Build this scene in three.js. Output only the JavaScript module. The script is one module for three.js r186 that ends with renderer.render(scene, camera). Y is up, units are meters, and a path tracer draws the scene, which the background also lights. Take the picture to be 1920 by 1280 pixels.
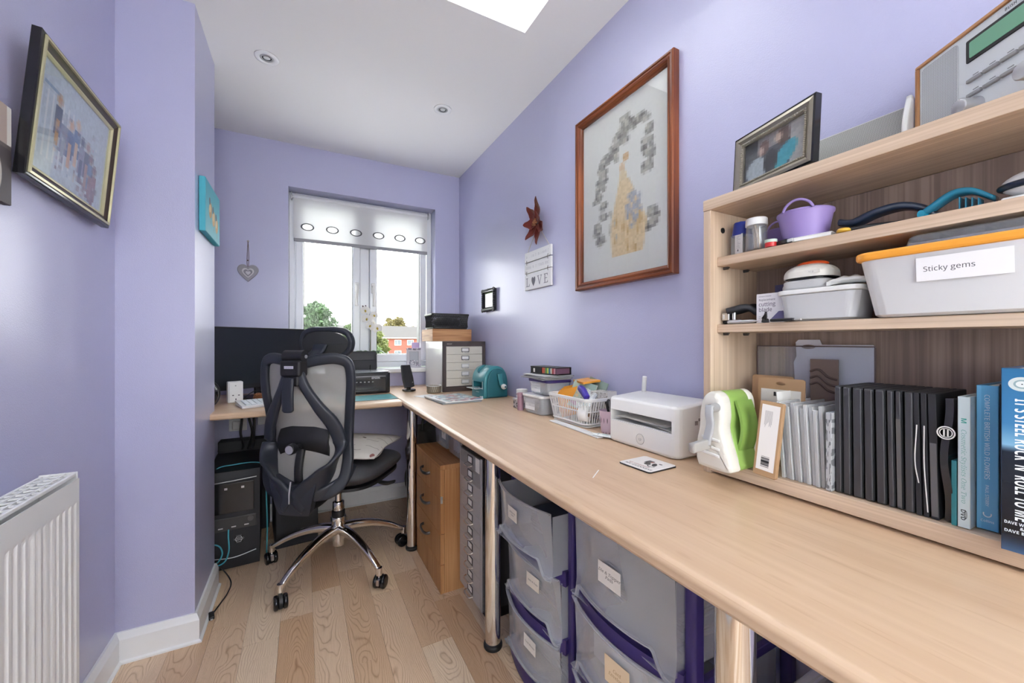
import * as THREE from 'three';
import { RoundedBoxGeometry } from 'three/addons/geometries/RoundedBoxGeometry.js';
import { mergeGeometries, mergeVertices, toCreasedNormals } from 'three/addons/utils/BufferGeometryUtils.js';

// ------------------------------------------------------------ camera, sky, light, exposure
const scene = new THREE.Scene();
const camera = new THREE.PerspectiveCamera(2 * Math.atan(640 / 739.8) * 180 / Math.PI, 1920 / 1280, 0.02, 400);
camera.position.set(0, 1.075, 0);
camera.rotation.y = -0.48667;
scene.add(camera);
const SKY = new THREE.Color(0.97, 1.0, 1.0);
scene.background = SKY;
scene.backgroundIntensity = 16.0;
const renderer = new THREE.WebGLRenderer({ antialias: true });
renderer.toneMapping = THREE.LinearToneMapping;
renderer.toneMappingExposure = 1.08;
renderer.shadowMap.enabled = true;

// ------------------------------------------------------------ helpers
// world: x to the right along the window wall, y up, depth d away from the camera (z = -d)
const used = {};
function numbered(name) { const n = used[name] = (used[name] ?? -1) + 1; return n ? `${name}_${String(n).padStart(3, '0')}` : name; }
let seed = 7;
function rnd(a = 1, b) { seed = (seed * 1664525 + 1013904223) >>> 0; const r = seed / 4294967296; return b === undefined ? r * a : a + r * (b - a); }
function shade(o) { o.traverse(c => { if (c.isMesh) { c.castShadow = true; c.receiveShadow = true; } }); return o; }
function thing(name, label, category, [x, y, d] = [0, 0, 0], turn = 0, group) {
  const o = new THREE.Group(); o.name = numbered(name); o.position.set(x, y, -d); o.rotation.y = turn;
  o.userData = { label, category }; if (group) o.userData.group = group;
  scene.add(o); return o;
}
function part(parent, name, geo, m, label) {
  const o = new THREE.Mesh(Array.isArray(geo) ? join(geo) : geo, m); o.name = name; o.castShadow = o.receiveShadow = true;
  if (label) o.userData.label = label;
  parent.add(o); return o;
}
function struct(name, geo, m) { const o = part(scene, numbered(name), geo, m); o.userData.kind = 'structure'; return o; }
function single(name, label, category, geo, m, pos, turn = 0, group) {
  const o = part(scene, numbered(name), geo, m); o.userData = { label, category }; if (group) o.userData.group = group;
  o.position.set(pos[0], pos[1], -pos[2]); o.rotation.y = turn; return o;
}
function wp(t, name, geo, m, label) { const g = Array.isArray(geo) ? join(geo) : geo; g.translate(-t.position.x, -t.position.y, -t.position.z); return part(t, name, g, m, label); }
function clean(g) {
  g = g.index ? g.toNonIndexed() : g;
  for (const k of Object.keys(g.attributes)) if (!['position', 'normal', 'uv'].includes(k)) g.deleteAttribute(k);
  if (!g.attributes.normal) g.computeVertexNormals();
  if (!g.attributes.uv) g.setAttribute('uv', new THREE.BufferAttribute(new Float32Array(g.attributes.position.count * 2), 2));
  return g;
}
function join(list) { return list.length === 1 ? list[0] : mergeGeometries(list.map(clean)); }
function at(g, x = 0, y = 0, z = 0, rx = 0, ry = 0, rz = 0) {
  g.applyMatrix4(new THREE.Matrix4().compose(new THREE.Vector3(x, y, z), new THREE.Quaternion().setFromEuler(new THREE.Euler(rx, ry, rz)), new THREE.Vector3(1, 1, 1))); return g;
}
function box(w, h, d, r = 0.002, s = 1) { r = Math.min(r, w * .49, h * .49, d * .49); return r > 0.0002 ? new RoundedBoxGeometry(w, h, d, s, r) : new THREE.BoxGeometry(w, h, d); }
function bx(x0, x1, y0, y1, z0, z1, r = 0.002, s = 1) { return at(box(x1 - x0, y1 - y0, z1 - z0, r, s), (x0 + x1) / 2, (y0 + y1) / 2, (z0 + z1) / 2); }
function cyl(r0, r1, h, n = 24, open = false) { return new THREE.CylinderGeometry(r0, r1, h, n, 1, open); }
function lathe(pts, n = 32) { return new THREE.LatheGeometry(pts.map(p => new THREE.Vector2(p[0], p[1])), n); }
const v3 = (x, y, z) => new THREE.Vector3(x, y, z);
function tube(pts, r, seg = 40, rad = 8, closed = false) {
  const c = new THREE.CatmullRomCurve3(pts.map(p => p.isVector3 ? p : v3(...p)), closed, 'centripetal');
  return new THREE.TubeGeometry(c, seg, r, rad, closed);
}
function ex(shape, depth, bevel = 0.0015, seg = 12, bs = 1) {
  const g = new THREE.ExtrudeGeometry(shape, { depth: Math.max(depth - 2 * bevel, 1e-4), bevelEnabled: bevel > 0, bevelThickness: bevel, bevelSize: bevel, bevelOffset: -bevel, bevelSegments: bs, curveSegments: seg });
  g.translate(0, 0, bevel); return g;
}
function poly(pts) { const s = new THREE.Shape(); pts.forEach((p, i) => i ? s.lineTo(p[0], p[1]) : s.moveTo(p[0], p[1])); s.closePath(); return s; }
function rrect(w, h, r, x = 0, y = 0, S = THREE.Shape) {
  const s = new S(), a = x - w / 2, b = y - h / 2; r = Math.min(r, w / 2, h / 2);
  s.moveTo(a + r, b); s.lineTo(a + w - r, b); s.absarc(a + w - r, b + r, r, -Math.PI / 2, 0); s.lineTo(a + w, b + h - r); s.absarc(a + w - r, b + h - r, r, 0, Math.PI / 2);
  s.lineTo(a + r, b + h); s.absarc(a + r, b + h - r, r, Math.PI / 2, Math.PI); s.lineTo(a, b + r); s.absarc(a + r, b + r, r, Math.PI, Math.PI * 1.5); return s;
}
function spl(pts) { const s = new THREE.Shape(); s.moveTo(...pts[0]); s.splineThru(pts.slice(1).concat([pts[0]]).map(p => new THREE.Vector2(...p))); return s; }
// uv in metres by the dominant axis; along = axis ('x','y','z') the grain (v) follows
function muv(g, along = 'x', ou = 0, ov = 0) {
  g = g.index ? g.toNonIndexed() : g; const p = g.attributes.position, n = p.count, uv = new Float32Array(n * 2), A = new THREE.Vector3(), B = new THREE.Vector3(), C = new THREE.Vector3(), N = new THREE.Vector3();
  for (let i = 0; i < n; i += 3) {
    A.fromBufferAttribute(p, i); B.fromBufferAttribute(p, i + 1); C.fromBufferAttribute(p, i + 2); N.copy(B).sub(A).cross(C.clone().sub(A));
    const ax = Math.abs(N.x), ay = Math.abs(N.y), az = Math.abs(N.z); let e = ax > ay && ax > az ? ['y', 'z'] : ay > az ? ['x', 'z'] : ['x', 'y'];
    if (e[0] === along) e = [e[1], e[0]];
    [A, B, C].forEach((q, k) => { uv[(i + k) * 2] = q[e[0]] + ou; uv[(i + k) * 2 + 1] = q[e[1]] + ov; });
  }
  g.setAttribute('uv', new THREE.BufferAttribute(uv, 2)); return g;
}
// uv 0..1 over the bounding rectangle in x and y (for flat print)
function fuv(g, x0, y0, x1, y1) {
  const p = g.attributes.position, uv = new Float32Array(p.count * 2);
  for (let i = 0; i < p.count; i++) { uv[i * 2] = (p.getX(i) - x0) / (x1 - x0); uv[i * 2 + 1] = (p.getY(i) - y0) / (y1 - y0); }
  g.setAttribute('uv', new THREE.BufferAttribute(uv, 2)); return g;
}
// a printed sheet of real thickness, print on its +z side, uv 0..1
function sheet(w, h, t = 0.0006, r = 0) { const g = r ? ex(rrect(w, h, r), t, 0, 6) : at(new THREE.BoxGeometry(w, h, t), 0, 0, t / 2); return fuv(g, -w / 2, -h / 2, w / 2, h / 2); }
// closed profile swept along a path, superellipse section w x t, width kept along wdir
function sweep(pts, sect, wdir, { seg = 40, ring = 14, pow = 3, closed = false } = {}) {
  const c = new THREE.CatmullRomCurve3(pts.map(p => v3(...p)), closed, 'centripetal'), pos = [], idx = [], uvs = [], n = closed ? seg : seg + 1;
  for (let i = 0; i < n; i++) {
    const t = i / seg, P = c.getPoint(t), T = c.getTangent(t), W = (typeof wdir === 'function' ? wdir(t, P, T) : wdir.clone()); W.addScaledVector(T, -W.dot(T)).normalize();
    const N = T.clone().cross(W), [w, h] = typeof sect === 'function' ? sect(t) : sect;
    for (let k = 0; k < ring; k++) { const a = k / ring * 2 * Math.PI, ca = Math.cos(a), sa = Math.sin(a), u = Math.sign(ca) * Math.abs(ca) ** (2 / pow) * w / 2, q = Math.sign(sa) * Math.abs(sa) ** (2 / pow) * h / 2; pos.push(P.x + W.x * u + N.x * q, P.y + W.y * u + N.y * q, P.z + W.z * u + N.z * q); uvs.push(k / ring, t); }
  }
  const rows = closed ? n : n - 1;
  for (let i = 0; i < rows; i++) for (let k = 0; k < ring; k++) { const a = i * ring + k, b = i * ring + (k + 1) % ring, e = ((i + 1) % n) * ring + k, d = ((i + 1) % n) * ring + (k + 1) % ring; idx.push(a, b, e, b, d, e); }
  if (!closed) for (const [row, f] of [[0, 1], [n - 1, 0]]) { const m = pos.length / 3; let x = 0, y = 0, z = 0; for (let k = 0; k < ring; k++) { const j = (row * ring + k) * 3; x += pos[j] / ring; y += pos[j + 1] / ring; z += pos[j + 2] / ring; } pos.push(x, y, z); uvs.push(0, 0); for (let k = 0; k < ring; k++) { const a = row * ring + k, b = row * ring + (k + 1) % ring; f ? idx.push(m, b, a) : idx.push(m, a, b); } }
  const g = new THREE.BufferGeometry(); g.setAttribute('position', new THREE.Float32BufferAttribute(pos, 3)); g.setAttribute('uv', new THREE.Float32BufferAttribute(uvs, 2)); g.setIndex(idx); g.computeVertexNormals();
  return g;
}
// grid surface with thickness: f(u,v) -> [x,y,z], offset along normal
function slab(f, nu, nv, th) {
  const P = [], uv = []; for (let j = 0; j <= nv; j++) for (let i = 0; i <= nu; i++) { P.push(v3(...f(i / nu, j / nv))); uv.push(i / nu, j / nv); }
  const W = nu + 1, idx = []; for (let j = 0; j < nv; j++) for (let i = 0; i < nu; i++) { const a = j * W + i; idx.push(a, a + 1, a + W, a + 1, a + W + 1, a + W); }
  const g = new THREE.BufferGeometry(); g.setAttribute('position', new THREE.Float32BufferAttribute(P.flatMap(p => [p.x, p.y, p.z]), 3)); g.setIndex(idx); g.computeVertexNormals();
  const N = g.attributes.normal, n = P.length, Q = P.map((p, i) => v3(p.x - N.getX(i) * th, p.y - N.getY(i) * th, p.z - N.getZ(i) * th)), id2 = idx.slice();
  for (let k = 0; k < idx.length; k += 3) id2.push(n + idx[k], n + idx[k + 2], n + idx[k + 1]);
  const edge = (a, b) => id2.push(a, a + n, b, b, a + n, b + n);
  for (let i = 0; i < nu; i++) { edge(i, i + 1); edge(nv * W + i + 1, nv * W + i); }
  for (let j = 0; j < nv; j++) { edge((j + 1) * W, j * W); edge(j * W + nu, (j + 1) * W + nu); }
  const o = new THREE.BufferGeometry(); o.setAttribute('position', new THREE.Float32BufferAttribute(P.concat(Q).flatMap(p => [p.x, p.y, p.z]), 3)); o.setAttribute('uv', new THREE.Float32BufferAttribute(uv.concat(uv), 2)); o.setIndex(id2);
  return toCreasedNormals(o, 0.7);
}
// mitred picture-frame moulding, profile = [[inset, height], ...] from the outer back to the inner back
function moulding(w, h, prof) {
  const pos = [], uv = [], ring = prof.map(([u, z]) => [[-w / 2 + u, -h / 2 + u, z], [w / 2 - u, -h / 2 + u, z], [w / 2 - u, h / 2 - u, z], [-w / 2 + u, h / 2 - u, z]]);
  ring.push(ring[0]); let s = 0;
  for (let i = 0; i + 1 < ring.length; i++) {
    const p = prof[i], q = prof[(i + 1) % prof.length], ds = Math.hypot(p[0] - q[0], p[1] - q[1]);
    for (let k = 0; k < 4; k++) {
      const a = ring[i][k], b = ring[i][(k + 1) % 4], c = ring[i + 1][(k + 1) % 4], d = ring[i + 1][k], L = k % 2 ? 1 : 0;
      for (const [P, S] of [[a, s], [b, s], [c, s + ds], [a, s], [c, s + ds], [d, s + ds]]) { pos.push(...P); uv.push(S + k * .3, P[L]); }
    }
    s += ds;
  }
  const g = new THREE.BufferGeometry(); g.setAttribute('position', new THREE.Float32BufferAttribute(pos, 3)); g.setAttribute('uv', new THREE.Float32BufferAttribute(uv, 2)); g.computeVertexNormals(); return g;
}
// smooth blob from a spherical function
function blob(rx, ry, rz, n = 16, f) { const g = new THREE.SphereGeometry(1, n * 1.5 | 0, n); const p = g.attributes.position; for (let i = 0; i < p.count; i++) { const x = p.getX(i), y = p.getY(i), z = p.getZ(i), k = f ? f(x, y, z) : 1; p.setXYZ(i, x * rx * k, y * ry * k, z * rz * k); } g.computeVertexNormals(); return g; }

// ------------------------------------------------------------ noise and textures
function hash(x, y) { let h = (x * 374761393 + y * 668265263) | 0; h = Math.imul(h ^ (h >>> 13), 1274126177); return ((h ^ (h >>> 16)) >>> 0) / 4294967296; }
function noise(x, y, px = 0, py = 0) {
  let xi = Math.floor(x), yi = Math.floor(y), fx = x - xi, fy = y - yi; fx = fx * fx * (3 - 2 * fx); fy = fy * fy * (3 - 2 * fy);
  const w = (i, p) => p ? ((i % p) + p) % p : i, x0 = w(xi, px), x1 = w(xi + 1, px), y0 = w(yi, py), y1 = w(yi + 1, py);
  return (hash(x0, y0) * (1 - fx) + hash(x1, y0) * fx) * (1 - fy) + (hash(x0, y1) * (1 - fx) + hash(x1, y1) * fx) * fy;
}
const mix = (a, b, t) => a + (b - a) * t, clamp = (x, a = 0, b = 1) => Math.min(b, Math.max(a, x)), sst = (a, b, x) => { x = clamp((x - a) / (b - a)); return x * x * (3 - 2 * x); };
function dtex(w, h, f, srgb = true) {
  const a = new Uint8Array(w * h * 4);
  for (let j = 0; j < h; j++) for (let i = 0; i < w; i++) { const c = f(i, j), k = (j * w + i) * 4; a[k] = c[0]; a[k + 1] = c[1]; a[k + 2] = c[2]; a[k + 3] = 255; }
  const t = new THREE.DataTexture(a, w, h); t.magFilter = t.minFilter = THREE.LinearFilter; t.wrapS = t.wrapT = THREE.RepeatWrapping; if (srgb) t.colorSpace = THREE.SRGBColorSpace; t.needsUpdate = true; return t;
}
function ctex(w, h, draw) { const c = document.createElement('canvas'); c.width = w; c.height = h; const g = c.getContext('2d'); draw(g, w, h); const t = new THREE.CanvasTexture(c); t.colorSpace = THREE.SRGBColorSpace; t.magFilter = THREE.LinearFilter; return t; }
const lerp3 = (a, b, t) => [mix(a[0], b[0], t), mix(a[1], b[1], t), mix(a[2], b[2], t)];
// wood whose grain runs along v: period su x sv metres
function woodTex(w, h, a, b, { fine = 60, coarse = 7, fleck = 0, mixv = .6 } = {}) {
  return dtex(w, h, (i, j) => {
    const u = i / w, v = j / h;
    let t = noise(u * fine, v * 4, fine, 4) * .4 + noise(u * fine * 2.3 | 0, v * 6, 0, 6) * .12 + noise(u * coarse + .6 * noise(u * 3, v * 3, 3, 3), v * 2, coarse, 2) * .48;
    if (fleck) { const n = noise(u * 150, v * 26, 150, 26); t += fleck * sst(.72, .95, n); }
    return lerp3(a, b, clamp((t - .5) * 1.6 * mixv / .6 + .5));
  });
}
const std = (c, roughness = .5, o = {}) => new THREE.MeshStandardMaterial({ color: c, roughness, ...o });
const phy = (c, roughness = .5, o = {}) => new THREE.MeshPhysicalMaterial({ color: c, roughness, ...o });
const lin = (r, g, b) => new THREE.Color().setRGB(r, g, b);
const orange = dtex(256, 256, (i, j) => { const n = 255 * (.6 * noise(i / 5, j / 5, 0, 0) + .4 * noise(i / 2.1 + 50, j / 2.1)); return [n, n, n]; }, false);
const peel = (k) => { const t = orange.clone(); t.repeat.set(k, k); t.needsUpdate = true; return t; };

const beechT = woodTex(1024, 1024, [218, 190, 160], [196, 163, 132], { fine: 50, coarse: 6, fleck: .25, mixv: .45 });
const oakT = woodTex(1024, 1024, [218, 196, 172], [186, 160, 136], { fine: 150, coarse: 24, mixv: .6 });
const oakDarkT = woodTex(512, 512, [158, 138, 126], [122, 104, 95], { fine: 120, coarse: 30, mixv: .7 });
const amberT = woodTex(512, 512, [196, 148, 100], [170, 118, 72], { fine: 70, coarse: 5, mixv: .8 });
const pineT = woodTex(512, 512, [200, 150, 104], [165, 112, 70], { fine: 40, coarse: 8, mixv: .9 });
const mahT = woodTex(256, 512, [150, 84, 48], [104, 52, 28], { fine: 40, coarse: 5, mixv: .9 });
const tiled = (t, x, y) => { const c = t.clone(); c.repeat.set(x, y); c.needsUpdate = true; return c; };

const M = {
  wall: phy(lin(.485, .486, .69), .36, { bumpMap: peel(14), bumpScale: .00035, clearcoat: .45, clearcoatRoughness: .24 }),
  ceil: std(lin(.87, .87, .87), .9),
  trim: std(lin(.86, .87, .88), .38),
  upvc: std(lin(.80, .82, .85), .3),
  white: std(lin(.78, .78, .77), .4),
  whiteGloss: phy(lin(.80, .79, .76), .22, { clearcoat: .3 }),
  cream: std(lin(.74, .70, .62), .4),
  paper: std(lin(.82, .81, .79), .85),
  creamPaper: std(lin(.80, .74, .62), .85),
  black: std(lin(.012, .012, .014), .45),
  blackGloss: std(lin(.01, .01, .012), .15),
  blackSoft: std(lin(.018, .019, .024), .6),
  chairBlack: std(lin(.022, .026, .036), .42),
  leather: phy(lin(.045, .045, .05), .30, { bumpMap: peel(30), bumpScale: .0003 }),
  chrome: std(lin(.86, .85, .83), .08, { metalness: 1 }),
  steel: std(lin(.6, .6, .6), .3, { metalness: 1 }),
  darkSteel: std(lin(.12, .12, .125), .35, { metalness: .8 }),
  silver: std(lin(.55, .55, .57), .35, { metalness: .6 }),
  beech: std('#ffffff', .33, { map: tiled(beechT, 1.6, .8) }),
  oak: std('#ffffff', .5, { map: tiled(oakT, 2.4, 1.0) }),
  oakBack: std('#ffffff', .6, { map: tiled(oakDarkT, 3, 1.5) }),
  amber: std('#ffffff', .45, { map: tiled(amberT, 3, 1.4) }),
  pine: std('#ffffff', .55, { map: tiled(pineT, 4, 2) }),
  mahogany: std('#ffffff', .35, { map: tiled(mahT, 8, 2) }),
  purple: std(lin(.040, .026, .145), .42),
  frosted: phy(lin(.90, .92, .95), .18, { transmission: .76, thickness: 0, ior: 1.45 }),
  clear: phy(lin(.92, .94, .96), .06, { transmission: .93, thickness: 0, ior: 1.45 }),
  milky: phy(lin(.90, .91, .92), .2, { transmission: .62, thickness: 0, ior: 1.45 }),
  teal: phy(lin(.035, .22, .25), .35, { clearcoat: .2 }),
  tealDark: std(lin(.02, .13, .155), .4),
  lime: std(lin(.25, .40, .095), .4),
  offwhite: std(lin(.72, .70, .64), .38),
  grey: std(lin(.34, .34, .34), .45),
  lilac: std(lin(.30, .22, .50), .5),
  orangeP: std(lin(.85, .36, .04), .35),
  kraft: std(lin(.42, .26, .14), .8),
  navy: std(lin(.012, .022, .045), .3),
  blue: std(lin(.02, .04, .30), .35),
};
// ------------------------------------------------------------ the room
const XR = 1.0248, DB = 2.7755, HC = 2.29, XL = -.558, DR = -1.25, XA = -.95, XB = -.345, DB1 = 1.79, DB2 = 2.145;
const W = (x0, x1, y0, y1, d0, d1) => at(new THREE.BoxGeometry(x1 - x0, y1 - y0, d1 - d0), (x0 + x1) / 2, (y0 + y1) / 2, -(d0 + d1) / 2);
const DOORG = .46, WX0 = -.081, WX1 = .842, WY0 = .87, WY1 = 2.026, T = .14;
{
  const uvw = g => muv(g, 'y');
  struct('wall_right', uvw(W(XR, XR + T, -.1, HC + .2, DR - T, DB + .3)), M.wall);
  struct('wall_column', uvw(W(XA - T, XB, -.1, HC + .2, DB1, DB2)), M.wall);
  struct('wall_alcove', uvw(W(XA - T, XA, -.1, HC + .2, DB2, DB + .3)), M.wall);
  const qx0 = -.35, qx1 = .85, qy0 = .85;
  struct('wall_rear', uvw(join([W(XL - T, qx0, -.1, HC + .2, DR - T, DR), W(qx1, XR + T, -.1, HC + .2, DR - T, DR), W(qx0, qx1, -.1, qy0, DR - T, DR), W(qx0, qx1, 2.06, HC + .2, DR - T, DR)])), M.wall);
  const rw = struct('window_3', join([W(qx0, qx0 + .06, qy0, 2.06, DR - .1, DR - .03), W(qx1 - .06, qx1, qy0, 2.06, DR - .1, DR - .03), W(qx0 + .06, qx1 - .06, qy0, qy0 + .06, DR - .1, DR - .03), W(qx0 + .06, qx1 - .06, 2.0, 2.06, DR - .1, DR - .03), W(.22, .28, qy0 + .06, 2.0, DR - .1, DR - .03)]), M.upvc);
  for (const [a, b] of [[qx0 + .06, .22], [.28, qx1 - .06]]) part(rw, 'pane', W(a, b, qy0 + .06, 2.0, DR - .07, DR - .064), phy(lin(.86, .86, .86), 0, { transmission: 1, thickness: 0, ior: 1.45 }));
  // glazed door in the left wall, behind the camera
  const qd0 = -1.12, qd1 = -.30, qy1 = 2.06;
  struct('wall_left', uvw(join([W(XL - T, XL, -.1, HC + .2, DR - T, qd0), W(XL - T, XL, -.1, HC + .2, qd1, DB1), W(XL - T, XL, qy1, HC + .2, qd0, qd1), W(XL - T, XL, -.1, .02, qd0, qd1)])), M.wall);
  const dr = struct('door_1', join([W(XL - .09, XL - .04, .02, qy1, qd0, qd0 + .08), W(XL - .09, XL - .04, .02, qy1, qd1 - .08, qd1), W(XL - .09, XL - .04, .02, .14, qd0 + .08, qd1 - .08), W(XL - .09, XL - .04, qy1 - .08, qy1, qd0 + .08, qd1 - .08)]), M.upvc);
  part(dr, 'pane', W(XL - .068, XL - .062, .14, qy1 - .08, qd0 + .08, qd1 - .08), phy(lin(DOORG, DOORG, DOORG), 0, { transmission: 1, thickness: 0, ior: 1.45 }));
  struct('wall_back', uvw(join([W(XA - T, WX0, -.1, HC + .2, DB, DB + .25), W(WX1, XR + .01, -.1, HC + .2, DB, DB + .25), W(WX0, WX1, -.1, WY0, DB, DB + .25), W(WX0, WX1, WY1, HC + .2, DB, DB + .25)])), M.wall);
  // ceiling with the rooflight opening and its shaft
  const s = { x0: .28, x1: .772, d0: .78, d1: 1.35 }, top = HC + .42, C = HC, E = HC + .12;
  struct('ceiling', join([W(XA - T, s.x0, C, E, DR - T, DB + .3), W(s.x1, XR + T, C, E, DR - T, DB + .3), W(s.x0, s.x1, C, E, DR - T, s.d0), W(s.x0, s.x1, C, E, s.d1, DB + .3)]), M.ceil);
  struct('trim_1', join([W(s.x0 - .05, s.x0, E, top, s.d0 - .05, s.d1 + .05), W(s.x1, s.x1 + .05, E, top, s.d0 - .05, s.d1 + .05), W(s.x0, s.x1, E, top, s.d0 - .05, s.d0), W(s.x0, s.x1, E, top, s.d1, s.d1 + .05)]), M.ceil);
  const fr = struct('window_2', join([W(s.x0, s.x0 + .05, top - .06, top, s.d0, s.d1), W(s.x1 - .05, s.x1, top - .06, top, s.d0, s.d1), W(s.x0, s.x1, top - .06, top, s.d0, s.d0 + .05), W(s.x0, s.x1, top - .06, top, s.d1 - .05, s.d1)]), M.trim);
  part(fr, 'pane', W(s.x0 + .05, s.x1 - .05, top - .03, top - .024, s.d0 + .05, s.d1 - .05), phy(lin(1, 1, 1), 0, { transmission: 1, thickness: 0, ior: 1.45 }));
}
// floor: strip laminate, every strip a plank of its own
{
  const NS = 8, sw = 128, TW = NS * sw, TH = 1024;
  const oak = dtex(TW, TH, (i, j) => {
    const k = Math.floor(i / sw), x = (i % sw) / sw * 2 - 1, y = j / TH * 8, o = k * 37.3;
    const cx = (hash(k, 3) - .5) * 1.1 + .5 * (noise(o, y * .35) - .5), dir = hash(k, 9) > .5 ? 1 : -1, wob = noise(x * 1.3 + o, y * 1.0) * .9 + noise(x * 3 + o, y * 2.2 + 9) * .25;
    const straight = hash(k, 5) > .62 ? .25 : 1;
    const g = (x - cx) * (x - cx) * (1.9 * straight) + (x - cx) * (1 - straight) * 3.4 + dir * y * .34 * straight + wob * 1.1;
    const r = g * 4.2 - Math.floor(g * 4.2), line = Math.pow(Math.abs(r * 2 - 1), 5) * (.5 + .5 * noise(x * 9 + o, y * 3));
    const fib = noise(x * 42 + o, y * 2.6) * .55 + noise(x * 90 + o, y * 9) * .45;
    let c = lerp3([241, 219, 192], [222, 196, 166], clamp(fib * .85 + .1 * noise(x * 2 + o, y) - .1));
    return lerp3(c, [160, 122, 90], line * .66);
  });
  const tones = ['#ffffff', '#f8f2ee', '#fffaf2', '#eaddd2', '#f4ece6', '#e6d5c6'].map(c => std(c, .38, { map: oak, bumpMap: oak, bumpScale: -.0002 }));
  const base = struct('floor', W(XA - T, XR + T, -.12, -.0025, DR - T, DB + .3), std(lin(.30, .2, .12), .6));
  const pw = .1115; seed = 21; let col = 0;
  for (let x = XA - .02; x < XR; x += pw, col++) {
    let d = DR - rnd(.6);
    while (d < DB) {
      const L = rnd() < .5 ? rnd(.36, .6) : rnd(.6, .95), d0 = Math.max(d, DR), d1 = Math.min(d + L, DB), x0 = Math.max(x, XA), x1 = Math.min(x + pw, XR); d += L;
      if (d1 - d0 < .03 || x1 - x0 < .01) continue;
      if (x1 < XL && d1 < DB1) continue;
      const g = bx(x0 + .0003, x1 - .0003, -.0025, 0, -d1 + .0003, -d0 - .0003, .0006), p = g.attributes.position, n = p.count, uv = new Float32Array(n * 2), k = Math.floor(rnd(NS)), o = rnd(), fl = rnd() < .5 ? 1 : -1;
      for (let i = 0; i < n; i++) { uv[2 * i] = (k + .03 + .94 * clamp((p.getX(i) - x) / pw)) / NS; uv[2 * i + 1] = o + fl * p.getZ(i) / .85; }
      g.setAttribute('uv', new THREE.BufferAttribute(uv, 2));
      part(base, 'plank', g, tones[Math.floor(rnd(tones.length))]);
    }
  }
}
// skirting boards with a chamfered top and a white edge bead
function skirt(name, pts, h = .1, t = .016) {   // pts: [x, d] wall line, room on the right-hand side when walking along
  const geos = [];
  for (let i = 0; i + 1 < pts.length; i++) {
    const a = pts[i], b = pts[i + 1], dx = b[0] - a[0], dz = -(b[1] - a[1]), L = Math.hypot(dx, dz), e0 = a[2] ?? 0, e1 = b[2] ?? 0;
    const g = ex(poly([[0, 0], [t + .008, 0], [t + .008, .006], [t, .010], [t, h - .022], [t * .45, h], [0, h]]), L, 0);
    { const q = g.attributes.position; for (let k = 0; k < q.count; k++) { const o = q.getX(k), z = q.getZ(k); q.setZ(k, z < L / 2 ? z - e1 * o : z + e0 * o); } }
    const m = new THREE.Matrix4().makeBasis(v3(-dz / L, 0, dx / L), v3(0, 1, 0), v3(-dx / L, 0, -dz / L)); m.setPosition(b[0], 0, -b[1]); g.applyMatrix4(m); geos.push(g);
  }
  struct(name, join(geos), M.trim);
}
skirt('baseboard_left', [[XL, -.29], [XL, DB1, -1]]);
skirt('baseboard_column', [[XL, DB1, -1], [XB, DB1, 1], [XB, DB2, 0]]);
skirt('baseboard_back', [[XA + .01, DB], [XR - .02, DB]]);
skirt('baseboard_right', [[XR, DB - .02], [XR, DR + .02]]);
skirt('baseboard_rear', [[XR - .02, DR], [XL + .02, DR]]);
// the window: frame, mullion, two casements, glass, handles, sill
{
  const d0 = DB + .10, d1 = DB + .165, F = (x0, x1, y0, y1, a = d0, b = d1, r = .004) => bx(x0, x1, y0, y1, -b, -a, r);
  const y0 = .893, y1 = 2.024, win = struct('window_1', [F(WX0 + .001, WX0 + .035, y0, y1), F(WX1 - .035, WX1 - .001, y0, y1), F(WX0 + .035, WX1 - .035, y1 - .035, y1), F(WX0 + .035, WX1 - .035, y0, y0 + .04), F(.344, .403, y0 + .04, y1 - .035)], M.upvc);
  for (const [a, b, hs] of [[-.045, .343, 1], [.404, .798, -1]]) {
    const sa = d0 - .018, sb = d1 - .01, w = .046, yb = y0 + .042, yt = y1 - .037;
    const c = part(win, 'casement', [F(a, a + w, yb, yt, sa, sb, .007), F(b - w, b, yb, yt, sa, sb, .007), F(a + w, b - w, yb, yb + .05, sa, sb, .007), F(a + w, b - w, yt - .05, yt, sa, sb, .007)], M.upvc);
    part(c, 'pane', F(a + w, b - w, yb + .05, yt - .05, d0 + .02, d0 + .026, 0), phy(lin(.72, .72, .72), 0, { transmission: 1, thickness: 0, ior: 1.45, specularIntensity: .15 }));
    part(c, 'gasket', [F(a + w - .001, a + w + .004, yb + .05, yt - .05, sa + .01, sb, 0), F(b - w - .004, b - w + .001, yb + .05, yt - .05, sa + .01, sb, 0), F(a + w, b - w, yb + .046, yb + .053, sa + .01, sb, 0)], M.black);
    const hx = hs > 0 ? b - .022 : a + .022, hy = 1.44, z = -(sa) + .001;
    part(c, 'handle', [at(box(.026, .07, .012, .005, 2), hx, hy, z + .006), at(cyl(.009, .009, .03, 16), hx, hy + .01, z + .02, Math.PI / 2), sweep([[hx, hy + .016, z + .034], [hx, hy - .02, z + .038], [hx - hs * .004, hy - .07, z + .03], [hx - hs * .004, hy - .125, z + .026]], [.02, .011], v3(1, 0, 0), { seg: 16 })], M.whiteGloss);
  }
  part(win, 'sill', bx(WX0 - .03, WX1 + .03, .862, .892, -(DB - .001), -(DB - .045), .008, 2), M.trim);
  part(win, 'sill_board', bx(WX0 + .001, WX1 - .001, .871, .892, -(DB + .105), -(DB + .001), .001), M.trim);
}
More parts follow.
